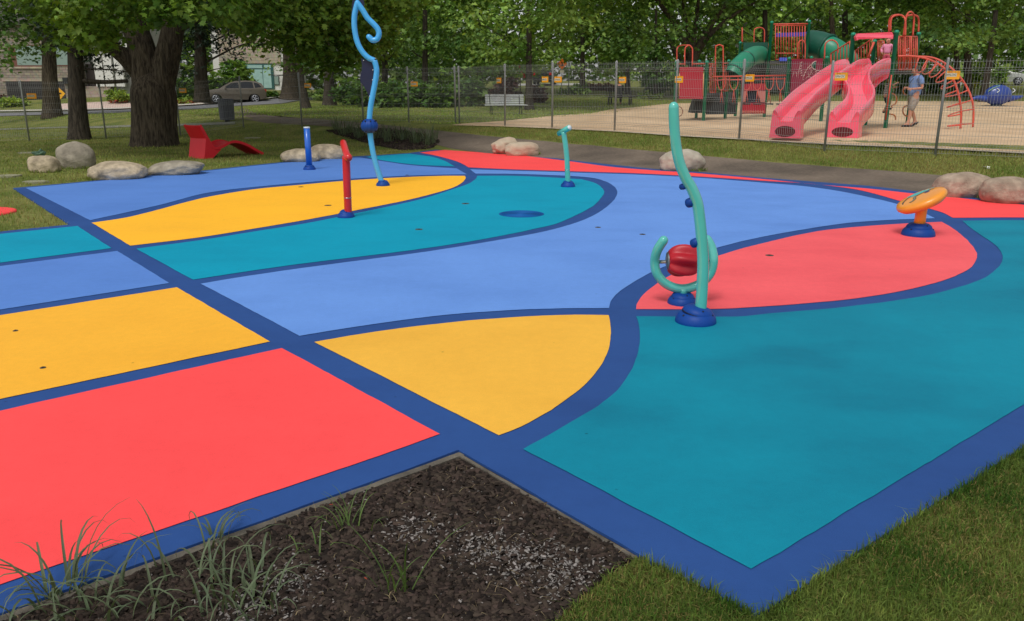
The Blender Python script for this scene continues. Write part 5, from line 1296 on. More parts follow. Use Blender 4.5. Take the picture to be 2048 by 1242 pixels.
# ------------------------------------------------------------------ park furniture
M_SLAT = mat('pale_slat', srgb(188, 192, 190), .7, var=.08, scale=6); M_IRON = mat('dark_iron', srgb(34, 36, 36), .6)
c = G(1012, 229); k = ppm(c)
t = thing('park_bench', 'pale slatted park bench with its back to the trees, behind the fence', 'bench', c, R(12))
Lb = 84 / k
for i in range(6):
    u = i / 5; MB().rbox((0, .28 - .0 + .10 * u, .44 + .44 * u), (Lb * .94, .028, .05), .01, rot=Matrix.Rotation(R(-14), 3, 'X')).build('back_slat', M_SLAT, t)
for i in range(4):
    MB().rbox((.06 * 0, -.22 + .14 * i, .42 + .01 * abs(i - 1.5)), (Lb, .11, .035), .012).build('seat_slat', M_SLAT, t)
for sx in (-.36, .36):
    MB().tube(crom([Vector((sx * Lb, -.22, 0)), Vector((sx * Lb, -.2, .38)), Vector((sx * Lb, .1, .40)), Vector((sx * Lb, .25, .42)), Vector((sx * Lb, .38, .9))], 4), .022, 6).tube([Vector((sx * Lb, .3, 0)), Vector((sx * Lb, .18, .4))], .022, 6).build('leg', M_IRON, t)

c = G(455, 243); k = ppm(c)
t = thing('litter_bin', 'grey slatted litter bin beside the path gap in the fence', 'litter bin', c)
hb = 43 / k; rb = 14.5 / k
MB().lathe([(rb * .86, .08), (rb * .88, hb * .5), (rb * .96, hb - .02), (rb * .9, hb - .02), (rb * .8, .1)], n=28).build('liner', mat('dark_liner', srgb(52, 54, 58), .7), t)
for i in range(22):
    a = 2 * math.pi * i / 22; u = Vector((math.cos(a), math.sin(a), 0)); tg = Vector((-u.y, u.x, 0)); mb = MB()
    w = rb * .11; mb.prism([u * rb * .9 + tg * w + Vector((0, 0, .07)), u * rb * .9 - tg * w + Vector((0, 0, .07)), u * rb - tg * w + Vector((0, 0, hb)), u * rb + tg * w + Vector((0, 0, hb))], u, .02)
    mb.build('slat', mat('bin_slat', srgb(92, 94, 102), .6, var=.08), t)
MB().lathe([(rb * .35, -.05), (rb * .35, .09), (rb * .3, .09)], n=14).build('pedestal', M_IRON, t)
MB().tube([Vector((math.cos(2 * math.pi * i / 28) * rb * 1.0, math.sin(2 * math.pi * i / 28) * rb * 1.0, hb)) for i in range(28)], .025, 6, closed=True).build('rim', mat('bin_rim', srgb(80, 82, 90), .5), t)

c = G(1240, 209); k = ppm(c)
t = thing('picnic_table', 'dark picnic table with attached seats on the lawn beyond the fence', 'picnic table', c, R(-14))
M_PIC = mat('dark_timber', srgb(44, 44, 44), .8, var=.15)
Lt = 56 / k
for i in range(4): MB().rbox((0, -.3 + .2 * i, .75), (Lt, .17, .04), .01).build('top_plank', M_PIC, t)
for y in (-.72, .72): MB().rbox((0, y, .44), (Lt, .25, .04), .01).build('seat', M_PIC, t)
for sx in (-.36, .36):
    x = sx * Lt
    MB().tube(crom([Vector((x, -.3, .73)), Vector((x, -.38, .42)), Vector((x, -.42, .06)), Vector((x, -.72, .03)), Vector((x, -.78, .4))], 4), .03, 6).tube(crom([Vector((x, .3, .73)), Vector((x, .38, .42)), Vector((x, .42, .06)), Vector((x, .72, .03)), Vector((x, .78, .4))], 4), .03, 6).tube([Vector((x, -.75, .4)), Vector((x, .75, .4))], .025, 6).build('leg_frame', M_IRON, t)
ca, sa = math.cos(R(-14)), math.sin(R(-14))
pp_ = Vector((c.x + .02 * ca + .72 * sa, c.y - .72 * ca + .02 * sa, c.z))
t = thing('person', 'seated person in dark clothes at the picnic table, back to the camera', 'person', pp_, R(-90))
N = {'pel': ((0, 0, .54), (.13, .16)), 'wai': ((-.03, 0, .68), (.12, .16)), 'che': ((-.08, 0, .9), (.125, .18)), 'shm': ((-.11, 0, 1.04), (.085, .12)), 'nk': ((-.14, 0, 1.12), .05)}
E = [('pel', 'wai'), ('wai', 'che'), ('che', 'shm'), ('shm', 'nk')]
head_nodes(N, E, 'nk', (-.19, 0, 1.23), 1.0, 0)
for s_, q in ((-1, 'n'), (1, 'f')):
    N['hp' + q] = ((-.03, s_ * .1, .54), .09); N['kn' + q] = ((-.42, s_ * .14, .52), .065); N['an' + q] = ((-.36, s_ * .14, .09), .038); N['to' + q] = ((-.54, s_ * .15, .035), (.045, .025))
    N['sh' + q] = ((-.11, s_ * .2, 1.03), .06); N['el' + q] = ((-.24, s_ * .27, .82), .042); N['wr' + q] = ((-.44, s_ * .15, .81), .028)
    E += [('pel', 'hp' + q), ('hp' + q, 'kn' + q), ('kn' + q, 'an' + q), ('an' + q, 'to' + q), ('shm', 'sh' + q), ('sh' + q, 'el' + q), ('el' + q, 'wr' + q)]
    hand(N, E, 'wr' + q, 'h' + q, (-1, 0, 0), (0, 1, 0), (0, 0, 1))
skin('body', N, E, M_SKIN, t); head_parts(t, (-.19, 0, 1.23), 1.0, 0, M_HAIRD, True)
g = lambda q, k_: (N[q][0], tuple(x + k_ for x in (N[q][1] if hasattr(N[q][1], '__len__') else (N[q][1], N[q][1]))))
S = {q: g(q, .03) for q in ('pel', 'wai', 'che', 'shm')}; SE = [('pel', 'wai'), ('wai', 'che'), ('che', 'shm')]
for q in 'nf':
    for b_ in ('sh', 'el', 'wr'): S[b_ + q] = g(b_ + q, .022)
    SE += [('shm', 'sh' + q), ('sh' + q, 'el' + q), ('el' + q, 'wr' + q)]
skin('jacket', S, SE, mat('black_jacket', srgb(24, 25, 28), .85), t)
S = {'p': ((-.02, 0, .54), (.145, .175))}; SE = []
for q in 'nf': S['h' + q] = g('hp' + q, .03); S['k' + q] = g('kn' + q, .025); S['a' + q] = g('an' + q, .03); SE += [('p', 'h' + q), ('h' + q, 'k' + q), ('k' + q, 'a' + q)]
skin('trousers', S, SE, mat('dark_trousers', srgb(34, 34, 38), .85), t)

# ------------------------------------------------------------------ cars
M_GLASS = mat('car_glass', srgb(24, 28, 32), .15, spec=.45); M_TYRE = mat('tyre', srgb(22, 22, 23), .85); M_RIM = mat('alloy', srgb(176, 178, 182), .3, metal=.8); M_TRIM = mat('black_trim', srgb(26, 26, 28), .6)
M_LAMP = mat('lamp_glass', srgb(214, 218, 222), .15, spec=.7); M_TAIL = mat('tail_glass', srgb(190, 26, 26), .25, spec=.6)
def car(name, label, loc, rz, paint, s=1.0, estate=True):
    """front towards -x"""
    t = thing(name, label, 'car', loc, rz); hw = .93 * s
    lower = [(0.02, .38), (0, .55), (.03, .78), (.16, .92), (.6, 1.0), (1.22, 1.09), (2.6, 1.12), (3.9, 1.14), (4.5, 1.10), (4.68, .98), (4.74, .7), (4.72, .42), (4.5, .3), (4.35, .28), (4.28, .5), (4.08, .66), (3.85, .70), (3.6, .66), (3.42, .5), (3.36, .28), (1.42, .28), (1.36, .5), (1.18, .66), (.95, .70), (.72, .66), (.54, .5), (.48, .3), (.2, .3)]
    secs = [(-1.0, .93, -.05), (-.97, .985, 0), (-.82, 1.0, 0), (0, 1.0, .02), (.82, 1.0, 0), (.97, .985, 0), (1.0, .93, -.05)]
    mb = MB(); vs = []; fs = []; k_ = len(lower)
    for (y, sc, dz) in secs:
        for (x, z) in lower:
            xx = 2.37 + (x - 2.37) * (sc if abs(y) > .9 else 1); zz_ = z + (dz if z > .8 else 0)
            if abs(y) < .5 and x < .2: xx -= .06
            vs.append(Vector((xx * s, y * hw, zz_ * s)))
    for i in range(len(secs) - 1):
        for j in range(k_): j2 = (j + 1) % k_; fs.append((i * k_ + j, i * k_ + j2, (i + 1) * k_ + j2, (i + 1) * k_ + j))
    pl = [Vector((x, z, 0)) for x, z in lower]
    for tri in tessellate_polygon([pl]): fs.append(tuple(tri)); fs.append(tuple(i + (len(secs) - 1) * k_ for i in tri))
    mb._add(vs, fs, 0, True); mb.build('body', paint, t, smooth_angle=35)
    roof = [(1.25, 1.08), (1.6, 1.3), (2.05, 1.545), (2.5, 1.66), (3.2, 1.70), (3.95, 1.66), (4.4, 1.5), (4.64, 1.1)] if estate else [(1.4, 1.08), (1.8, 1.28), (2.2, 1.42), (2.7, 1.46), (3.3, 1.42), (3.8, 1.24), (4.2, 1.1)]
    def gy(z): return hw * (.93 - .27 * (z - 1.08) / .58)
    mb = MB(); vs = []; fs = []
    for (x, z) in roof: y = gy(z); vs += [Vector((x * s, -y, z * s)), Vector((x * s, -y * .5, (z + .015) * s)), Vector((x * s, y * .5, (z + .015) * s)), Vector((x * s, y, z * s))]
    n_ = len(roof)
    for i in range(n_ - 1):
        for j in range(3): fs.append((4 * i + j, 4 * i + j + 1, 4 * i + j + 5, 4 * i + j + 4))
    for q in (0, 3):
        pl = [Vector((x, z, 0)) for x, z in roof]
        for tri in tessellate_polygon([pl]): fs.append(tuple(4 * i + q for i in tri))
    mb._add(vs, fs, 0, True); mb.build('cabin', paint, t, smooth_angle=35)
    def sidew(pts, y_s, name_):
        mb = MB(); mb.prism([Vector((x * s, y_s * (gy(z) + .004), z * s)) for x, z in pts], (0, y_s, 0), .012); return mb.build(name_, M_GLASS, t)
    for y_s in (-1, 1):
        if estate:
            sidew([(1.62, 1.13), (1.78, 1.28), (2.15, 1.5), (2.68, 1.575), (2.72, 1.13)], y_s, 'side_window'); sidew([(2.82, 1.13), (2.78, 1.58), (3.3, 1.62), (3.74, 1.585), (3.8, 1.13)], y_s, 'side_window'); sidew([(3.9, 1.16), (3.84, 1.56), (4.16, 1.48), (4.4, 1.22)], y_s, 'side_window')
        else:
            sidew([(1.75, 1.12), (2.2, 1.36), (2.66, 1.40), (2.7, 1.12)], y_s, 'side_window'); sidew([(2.8, 1.12), (2.76, 1.40), (3.2, 1.37), (3.7, 1.16)], y_s, 'side_window')
        MB().rbox((1.72 * s, y_s * (hw + .07), 1.13 * s), (.12, .2, .13), .04).build('wing_mirror', paint, t)
        for x in (2.55, 3.55): MB().rbox((x * s, y_s * (hw + .005), .93 * s), (.2, .02, .03), .008).build('door_handle', M_TRIM, t)
        for x in (.95, 3.85):
            w = MB().tube([Vector((x * s, y_s * (hw - .22), .36 * s)), Vector((x * s, y_s * (hw - .0), .36 * s))], .355 * s, 24).build('wheel', M_TYRE, t)
            mb = MB(); c_ = Vector((x * s, y_s * (hw + .004), .36 * s)); mb.tube([c_ - Vector((0, y_s * .02, 0)), c_ + Vector((0, y_s * .004, 0))], .09, 12)
            for a in range(5):
                d = Vector((math.cos(a * 1.2566), 0, math.sin(a * 1.2566))); mb.tube([c_ + d * .07, c_ + d * .235 * s], [.045, .035], 6)
            mb.tube([c_ + Vector((math.cos(q) * .24 * s, 0, math.sin(q) * .24 * s)) for q in [2 * math.pi * i / 24 for i in range(24)]], .022, 6, closed=True); mb.build('rim', M_RIM, w)
        MB().rbox((.13 * s, y_s * hw * .72, .84 * s), (.2, .36 * s, .13), .05, rot=Matrix.Rotation(R(-20), 3, 'Y')).build('headlight', M_LAMP, t)
        MB().rbox((4.66 * s, y_s * hw * .8, .95 * s), (.16, .26 * s, .24), .05).build('tail_light', M_TAIL, t)
    f = lambda pts, nm, m_, ax, th: MB().prism(pts, ax, th).build(nm, m_, t)
    a0, a1 = roof[0], roof[2]
    f([Vector(((a0[0] + .03) * s, -gy(a0[1]) * .9, (a0[1] + .05) * s)), Vector(((a0[0] + .03) * s, gy(a0[1]) * .9, (a0[1] + .05) * s)), Vector((a1[0] * s - .04, gy(a1[1]) * .9, a1[1] * s)), Vector((a1[0] * s - .04, -gy(a1[1]) * .9, a1[1] * s))], 'windscreen', M_GLASS, (-.5, 0, .8), .035)
    b0, b1 = roof[-1], roof[-3]
    f([Vector(((b0[0] - .1) * s, -gy(b0[1]) * .85, (b0[1] + .12) * s)), Vector(((b0[0] - .1) * s, gy(b0[1]) * .85, (b0[1] + .12) * s)), Vector((b1[0] * s + .06, gy(b1[1]) * .85, b1[1] * s - .02)), Vector((b1[0] * s + .06, -gy(b1[1]) * .85, b1[1] * s - .02))], 'rear_window', M_GLASS, (.6, 0, .7), .04)
    MB().rbox((-.045 * s, 0, .74 * s), (.08, hw * 1.0, .16), .03).build('grille', M_RIM if estate else M_TRIM, t)
    MB().rbox((-.03 * s, 0, .42 * s), (.1, hw * 1.7, .16), .04).build('bumper', M_TRIM, t)
    MB().rbox((2.4 * s, 0, .3 * s), (1.9 * s, hw * 1.98, .1), .04).build('sill', M_TRIM, t)
    return t
c = G(462, 207); fl = G(430, 207)
car('parked_car', 'bronze brown sport utility car parked across the street on the left', (c.x - 2.2, c.y - .6, c.z + .02), R(22), mat('bronze_paint', srgb(104, 96, 84), .3, metal=.35, coat=.5), 1.1)
c = G(2009, 170)
car('parked_car', 'silver car parked at the far right street beyond the whale rocker', (c.x + 1.9, c.y - .5, c.z + .02), R(180 + -28), mat('silver_paint', srgb(172, 174, 168), .3, metal=.3, coat=.5), .95, False)
c = G(1103, 170)
car('parked_car', 'dark car seen from behind with red tail lights beyond the park lawn', (c.x - .3, c.y + 2, c.z + .02), R(-82), mat('black_paint', srgb(28, 30, 34), .3, coat=.5), .95, False).rotation_euler.z = R(-98)

# ------------------------------------------------------------------ road signs and roadworks bits in the distance
c = G(1123, 191); p0 = D(1123, 128, c.y)
t = thing('road_sign', 'orange diamond road-works sign on a post across the park', 'road sign', c)
MB().tube([Vector((0, 0, -.05)), Vector((0, 0, p0.z - c.z + .4))], .03, 8).build('post', M_GALV, t)
s_ = .36; z_ = p0.z - c.z
bo = MB().prism([Vector((0, -.04, z_ - s_)), Vector((s_, -.04, z_)), Vector((0, -.04, z_ + s_)), Vector((-s_, -.04, z_))], (0, 1, 0), .02).build('sign_board', mat('sign_orange', srgb(240, 120, 20), .5), t)
MB().prism([Vector((-.11, -.055, z_ - .13)), Vector((.13, -.055, z_ - .13)), Vector((.07, -.055, z_ - .03)), Vector((.01, -.055, z_ + .15)), Vector((-.06, -.055, z_ + .12)), Vector((-.01, -.055, z_))], (0, 1, 0), .012).build('symbol', M_INK, bo)
MB().rbox((0, -.05, z_ - s_ - .13), (.3, .02, .18), .005).build('tab_board', M_SIGNW, t)
c = G(1137, 190); p0 = D(1136, 129, c.y)
t = thing('road_sign', 'small white rectangular street sign with a dark bar, right of the orange diamond', 'road sign', c)
z_ = p0.z - c.z; MB().tube([Vector((0, 0, -.05)), Vector((0, 0, z_ + .3))], .03, 8).build('post', M_GALV, t)
bo = MB().rbox((0, -.05, z_), (.3, .02, .4), .004).box((0, -.05, z_), (.24, .018, .38)).build('sign_board', M_WHITEP, t)
MB().box((0, -.064, z_), (.07, .01, .24)).build('symbol', M_INK, bo)
c = G(86, 214); c = Vector((c.x, c.y + 3, H(c.x, c.y + 3))); p0 = D(87, 187, c.y)
t = thing('road_sign', 'yellow diamond warning sign half hidden behind the left tree trunk', 'road sign', c)
z_ = p0.z - c.z; s_ = .55; MB().tube([Vector((0, 0, -.05)), Vector((0, 0, z_ + .3))], .03, 8).build('post', M_GALV, t)
bo = MB().prism([Vector((0, -.04, z_ - s_)), Vector((s_, -.04, z_)), Vector((0, -.04, z_ + s_)), Vector((-s_, -.04, z_))], (0, 1, 0), .02).build('sign_board', mat('sign_amber', srgb(244, 176, 24), .5), t)
MB().prism([Vector((-.3, -.055, z_ - .06)), Vector((.2, -.055, z_ - .06)), Vector((.2, -.055, z_ + .08)), Vector((-.3, -.055, z_ + .08))], (0, 1, 0), .012).build('symbol', M_INK, bo)
c = G(1040, 173)
t = thing('road_barrier', 'upright red and white striped road-works marker beyond the bench', 'road marker', Vector((c.x, c.y - 12, H(c.x, c.y - 12))))
cc = t.location; z1 = D(1036, 160, cc.y).z - cc.z; z2 = D(1036, 133, cc.y).z - cc.z; sc = ppm(cc)
MB().tube([Vector((-.1, 0, -.05)), Vector((-.1, 0, z2))], .03, 8).build('post', M_IRON, t)
for i, (dx, dy, w, h, red) in enumerate(((-7, 134, 9, 5, 1), (-6, 145, 7, 6, 1), (2, 146, 8, 9, 1), (-1, 151, 4, 5, 0), (4, 153, 7, 6, 1), (-7, 158, 8, 5, 1))):
    zz_ = D(1040, dy, cc.y).z - cc.z; MB().rbox((dx / sc, -.06, zz_), (w / sc, .03, h / sc), .02).build('marker_board', mat('marker_red', srgb(226, 52, 40), .5) if red else M_WHITEP, t)

# ------------------------------------------------------------------ houses
def stone(name, c1, c2, mortar, sc=1.0):
    m = bpy.data.materials.new(name); m.use_nodes = True; N_ = m.node_tree.nodes; L = m.node_tree.links; b = N_['Principled BSDF']; b.inputs['Roughness'].default_value = .9
    tc = N_.new('ShaderNodeTexCoord'); mp = N_.new('ShaderNodeMapping'); mp.inputs['Rotation'].default_value = (R(90), 0, 0)
    br = N_.new('ShaderNodeTexBrick'); br.inputs['Color1'].default_value = (*c1, 1); br.inputs['Color2'].default_value = (*c2, 1); br.inputs['Mortar'].default_value = (*mortar, 1)
    br.inputs['Scale'].default_value = sc; br.inputs['Mortar Size'].default_value = .02; br.inputs['Brick Width'].default_value = .62; br.inputs['Row Height'].default_value = .26; br.offset = .4
    nz = N_.new('ShaderNodeTexNoise'); nz.inputs['Scale'].default_value = 3; mx = N_.new('ShaderNodeMixRGB'); mx.blend_type = 'MULTIPLY'; mx.inputs['Fac'].default_value = .5
    L.new(tc.outputs['Object'], mp.inputs['Vector']); L.new(mp.outputs[0], br.inputs['Vector']); L.new(tc.outputs['Object'], nz.inputs['Vector']); L.new(br.outputs['Color'], mx.inputs['Color1']); L.new(nz.outputs['Color'], mx.inputs['Color2']); L.new(mx.outputs[0], b.inputs['Base Color'])
    bp = N_.new('ShaderNodeBump'); bp.inputs['Strength'].default_value = .6; L.new(br.outputs['Fac'], bp.inputs['Height']); bp.invert = True; L.new(bp.outputs[0], b.inputs['Normal'])
    return m
M_STONE = stone('rough_stone', srgb(176, 162, 146), srgb(150, 138, 124), srgb(112, 104, 94)); M_STONE2 = stone('buff_stone', srgb(198, 184, 164), srgb(184, 170, 150), srgb(160, 148, 132), .8)
M_WIN = mat('window_glass', srgb(128, 148, 138), .12, spec=.6); M_ROOF = mat('roof_shingle', srgb(74, 70, 66), .9, var=.1)
M_WHT = mat('white_render', srgb(214, 212, 206), .8, var=.05)
YH = 86.0
hz0 = H(-45, YH)
hx0, hx1 = D(-160, 190, YH).x, D(160, 190, YH).x
hs = thing('stone_house', 'rough stone house with a dark double garage door, on the far left', 'house', ((hx0 + hx1) / 2, YH, hz0))
ox = hs.location.x
def hb(name, x0, y0, x1, y1, y_off, th, m, t, Y=YH):
    a = D(x0, y1, Y); b = D(x1, y0, Y); o = (t.parent or t).location
    mb = MB(); mb.box(((a.x + b.x) / 2 - o.x, Y + y_off - o.y + th / 2, (a.z + b.z) / 2 - o.z), (b.x - a.x, th, b.z - a.z)); return mb.build(name, m, t)
ztop = 7.2
MB().box(((hx0 + hx1) / 2 - ox, 4.5, ztop / 2 - .6), (hx1 - hx0, 9, ztop + 1.2)).build('wall', M_STONE, hs)
MB().prism([Vector((hx0 - ox - .5, -.6, ztop)), Vector((hx1 - ox + .5, -.6, ztop)), Vector((hx1 - ox - 2, 4.5, ztop + 3)), Vector((hx0 - ox + 2, 4.5, ztop + 3))], (0, 0, 1), .3).build('roof', M_ROOF, hs)
gd = hb('garage_door', 18, 163, 127, 206, -.06, .1, mat('dark_garage', srgb(44, 40, 40), .6, var=.08), hs)
for y in (171, 179, 188, 197): hb('panel_groove', 18, y - .5, 127, y + .5, -.075, .03, mat('groove', srgb(26, 24, 24), .7), gd)
hb('lintel', 5, 157, 140, 162.5, -.1, .16, M_STONE2, hs)
wn_ = hb('window', 23, 90, 84, 134, -.05, .08, mat('red_wood_frame', srgb(112, 70, 58), .7), hs); hb('pane', 36, 92, 82, 130.5, -.07, .04, M_WIN, wn_); hb('sill', 20, 133.5, 86, 137, -.14, .2, M_STONE2, wn_)
wn_ = hb('window', 112, 88, 140, 132, -.05, .08, _mats['red_wood_frame'], hs); hb('pane', 114, 90, 138, 130, -.07, .04, M_WIN, wn_)
hb('wall_lamp', 129, 155, 137, 168, -.3, .25, M_IRON, hs)
# entrance part next door: steps, white porch, door
hx = D(215, 190, YH).x
ph = thing('porch_house', 'white porch house with wide front steps, partly behind the big maple', 'house', (hx, YH + 1.5, H(hx, YH)))
a, b = D(160, 190, YH + 1.5).x, D(305, 190, YH + 1.5).x
MB().box(((a + b) / 2 - hx, 4.2, 3), (b - a, 8, 8)).build('wall', mat('grey_render', srgb(150, 148, 144), .85, var=.08), ph)
MB().prism([Vector((a - hx - .4, -1.2, 7)), Vector((b - hx + .4, -1.2, 7)), Vector((b - hx - 2, 4, 10)), Vector((a - hx + 2, 4, 10))], (0, 0, 1), .3).build('roof', M_ROOF, ph)
for i in range(6): hb('step', 168 - i * 0, 204 - 5.2 * (i + 1), 236 - i * 2, 204 - 5.2 * i + .3, -2.6 + .4 * i, .44, M_STONE2, ph, YH + 1.5)
for x in (203, 222, 243): hb('column', x - 3.2, 96, x + 3.2, 173, -.7, .35, M_WHT, ph, YH + 1.5)
hb('porch_beam', 190, 84, 260, 97, -.75, .5, M_WHT, ph, YH + 1.5)
wn_ = hb('window', 208, 110, 236, 150, -.06, .08, M_WHT, ph, YH + 1.5); hb('pane', 210, 112, 234, 148, -.08, .05, M_WIN, wn_, YH + 1.5)
dr_ = hb('door', 176, 128, 196, 173, -.06, .08, mat('dark_door', srgb(50, 42, 40), .6), ph, YH + 1.5)
hb('door_handle', 193, 150, 194.5, 154, -.12, .06, M_STEEL, dr_, YH + 1.5)
hb('terrace_wall', 186, 203, 262, 207.5, -4.5, .5, M_STONE2, ph, YH + 1.5)
# modern house with blue-green glass
Y2 = 104.0; hx = D(505, 190, Y2).x
mh = thing('modern_house', 'pale modern house with tall blue-green windows behind the brown car', 'house', (hx, Y2, H(hx, Y2)))
a, b = D(432, 190, Y2).x, D(575, 190, Y2).x
MB().box(((a + b) / 2 - hx, 5, 3.6), (b - a, 10, 9)).build('wall', M_WHT, mh)
hb('stone_face', 440, 60, 557, 127, -.2, .19, M_STONE2, mh, Y2)
wn_ = hb('window', 489, 127.5, 546, 178, -.16, .14, mat('green_frame', srgb(40, 86, 82), .5), mh, Y2)
for q in ((496, 130, 525, 136.5), (529, 130, 542, 136.5), (496, 139, 525, 176), (529, 139, 542, 176)): hb('pane', *q, -.2, .05, mat('curtain_glass', srgb(150, 184, 178), .2, scale=2.4, var=.08), wn_, Y2)
MB().box(((a + b) / 2 - hx, 5, 8.3), (b - a + 1, 11, .4)).build('roof', M_ROOF, mh)
wn_ = hb('window', 549, 152, 558, 170, -.1, .1, M_TRIM, mh, Y2); hb('pane', 550, 153, 557, 169, -.13, .05, M_WIN, wn_, Y2)
# far blocks glimpsed through the trees in the middle and on the right
for (x0, x1, yt, Y, lb) in ((1455, 1580, 60, 122, 'pale house glimpsed through the dark trees behind the tower'),):
    xa, xb = D(x0, 170, Y).x, D(x1, 170, Y).x; z0 = H((xa + xb) / 2, Y); zt = D(x0, yt, Y).z - z0
    t = thing('far_house', lb, 'house', ((xa + xb) / 2, Y, z0))
    MB().box((0, 4, zt / 2 - .3), (xb - xa, 8, zt + .6)).build('wall', M_WHT, t)
    MB().prism([Vector((-(xb - xa) / 2 - .4, -.4, zt)), Vector(((xb - xa) / 2 + .4, -.4, zt)), Vector(((xb - xa) / 2 - 2, 4, zt + 2.4)), Vector((-(xb - xa) / 2 + 2, 4, zt + 2.4))], (0, 0, 1), .25).build('roof', M_ROOF, t)
    for i in range(3):
        w_ = MB().box(((i - 1) * (xb - xa) * .3, -.04, zt * .62), (1.3, .08, 1.3)).build('window', M_TRIM, t); MB().box(((i - 1) * (xb - xa) * .3, -.09, zt * .62), (1.1, .04, 1.1)).build('pane', M_WIN, w_)

# ------------------------------------------------------------------ trees and shrubs
def bark(name, c1, c2):
    m = bpy.data.materials.new(name); m.use_nodes = True; N_ = m.node_tree.nodes; L = m.node_tree.links; b = N_['Principled BSDF']; b.inputs['Roughness'].default_value = .92; b.inputs['Specular IOR Level'].default_value = .15
    tc = N_.new('ShaderNodeTexCoord'); mp = N_.new('ShaderNodeMapping'); mp.inputs['Scale'].default_value = (9, 9, 1.1)
    nz = N_.new('ShaderNodeTexNoise'); nz.inputs['Scale'].default_value = 2.2; nz.inputs['Detail'].default_value = 8; nz.inputs['Roughness'].default_value = .65; nz.inputs['Distortion'].default_value = .6
    rp = N_.new('ShaderNodeValToRGB'); rp.color_ramp.elements[0].position = .38; rp.color_ramp.elements[1].position = .62; rp.color_ramp.elements[0].color = (*c1, 1); rp.color_ramp.elements[1].color = (*c2, 1)
    L.new(tc.outputs['Object'], mp.inputs[0]); L.new(mp.outputs[0], nz.inputs['Vector']); L.new(nz.outputs['Fac'], rp.inputs['Fac']); L.new(rp.outputs[0], b.inputs['Base Color'])
    bp = N_.new('ShaderNodeBump'); bp.inputs['Strength'].default_value = 1.0; bp.inputs['Distance'].default_value = .06; L.new(nz.outputs['Fac'], bp.inputs['Height']); L.new(bp.outputs[0], b.inputs['Normal'])
    return m
M_BARKT = bark('maple_bark', srgb(46, 40, 34), srgb(98, 88, 74)); M_BARKD = bark('dark_bark', srgb(48, 44, 38), srgb(88, 80, 70))
def leafmat(name, c1, c2, isl=.4, tr=.3): return mat(name, c1, .55, spec=.35, island=isl, trans=tr, scale=.5, col2=c2, detail=2)
L_MAPLE = leafmat('maple_leaf', srgb(84, 116, 38), srgb(122, 150, 54)); L_MID = leafmat('mid_green_leaf', srgb(84, 122, 48), srgb(146, 174, 86)); L_DARK = leafmat('dark_green_leaf', srgb(60, 96, 42), srgb(114, 146, 70))  # mid and dark greens: brighter second tone paints lit clumps into the leaves
L_LITE = leafmat('yellow_green_leaf', srgb(112, 142, 50), srgb(142, 164, 66)); L_PINE = leafmat('pine_needle', srgb(28, 46, 32), srgb(42, 62, 40), .3, .1); L_PURP = leafmat('purple_leaf', srgb(74, 44, 46), srgb(98, 62, 58)); L_YEL = leafmat('golden_leaf', srgb(168, 172, 52), srgb(188, 186, 70))
SHAPES = {
 'maple': np.array([(0, 0), (.16, .1), (.5, .12), (.3, .38), (.42, .62), (.16, .62), (0, 1.0), (-.16, .62), (-.42, .62), (-.3, .38), (-.5, .12), (-.16, .1)]),
 'oval': np.array([(0, 0), (.28, .3), (.26, .65), (0, 1), (-.26, .65), (-.28, .3)]),
 'spray': np.array([(0, 0), (.34, .18), (.16, .36), (.42, .55), (.15, .66), (0, 1.0), (-.15, .66), (-.42, .55), (-.16, .36), (-.34, .18)]),
 'needle': np.array([(0, 0), (.06, .3), (.22, .55), (.05, .6), (.1, 1), (-.04, .7), (-.2, .9), (-.07, .5), (-.2, .35), (-.05, .25)]),
}
def leaves(C, size, shape, droop=.5, outward=None):
    """one small flat leaf face at each point, drooping and turned at random"""
    n = len(C); S = SHAPES[shape]; k = len(S)
    az = RNG.uniform(0, 2 * np.pi, n)
    if outward is not None: az = np.arctan2(outward[:, 1], outward[:, 0]) + RNG.normal(0, .9, n)
    el = -droop + RNG.normal(0, .45, n); roll = RNG.normal(0, .55, n)
    d = np.stack([np.cos(az) * np.cos(el), np.sin(az) * np.cos(el), np.sin(el)], 1)
    s = np.stack([-np.sin(az), np.cos(az), np.zeros(n)], 1); u = np.cross(d, s)
    s2 = s * np.cos(roll)[:, None] + u * np.sin(roll)[:, None]
    sz = size * RNG.uniform(.6, 1.3, n)
    V = C[:, None, :] + (s2[:, None, :] * S[None, :, 0, None] + d[:, None, :] * S[None, :, 1, None]) * sz[:, None, None]
    # fold slightly along the midrib
    nn = np.cross(d, s2); V = V + nn[:, None, :] * (np.abs(S[None, :, 0, None]) * -.35 * sz[:, None, None])
    F_ = (np.arange(n) * k)[:, None] + np.arange(k)[None, :]
    return V.reshape(-1, 3), F_
def clump_points(blobs, n, clump=.45, per=22, shell=.35):
    """leaf positions in clumps spread through the ellipsoid blobs (centre, radii)"""
    vol = np.array([b[1][0] * b[1][1] * b[1][2] for b in blobs]) ** .75; vol /= vol.sum(); P_ = []; O_ = []
    for b, v in zip(blobs, vol):
        m_ = max(3, int(n * v / per)); d = RNG.normal(0, 1, (m_, 3)); d /= np.linalg.norm(d, axis=1)[:, None]
        r_ = (shell + (1 - shell) * RNG.random(m_)) ** .6
        cc = np.array(b[0]) + d * r_[:, None] * np.array(b[1])
        cc = np.repeat(cc, per, 0); dd = np.repeat(d, per, 0)
        P_.append(cc + RNG.normal(0, 1, cc.shape) * np.array([clump, clump, clump * .5])); O_.append(dd)
    return np.concatenate(P_), np.concatenate(O_)
def crown(parent, blobs, n, size, shape, m, clump=.45, per=22, droop=.5, name='crown'):
    C, O_ = clump_points(blobs, n, clump, per)
    V, F_ = leaves(C, size, shape, droop, O_)
    o = fast_mesh(name, V, F_, m, parent); return o
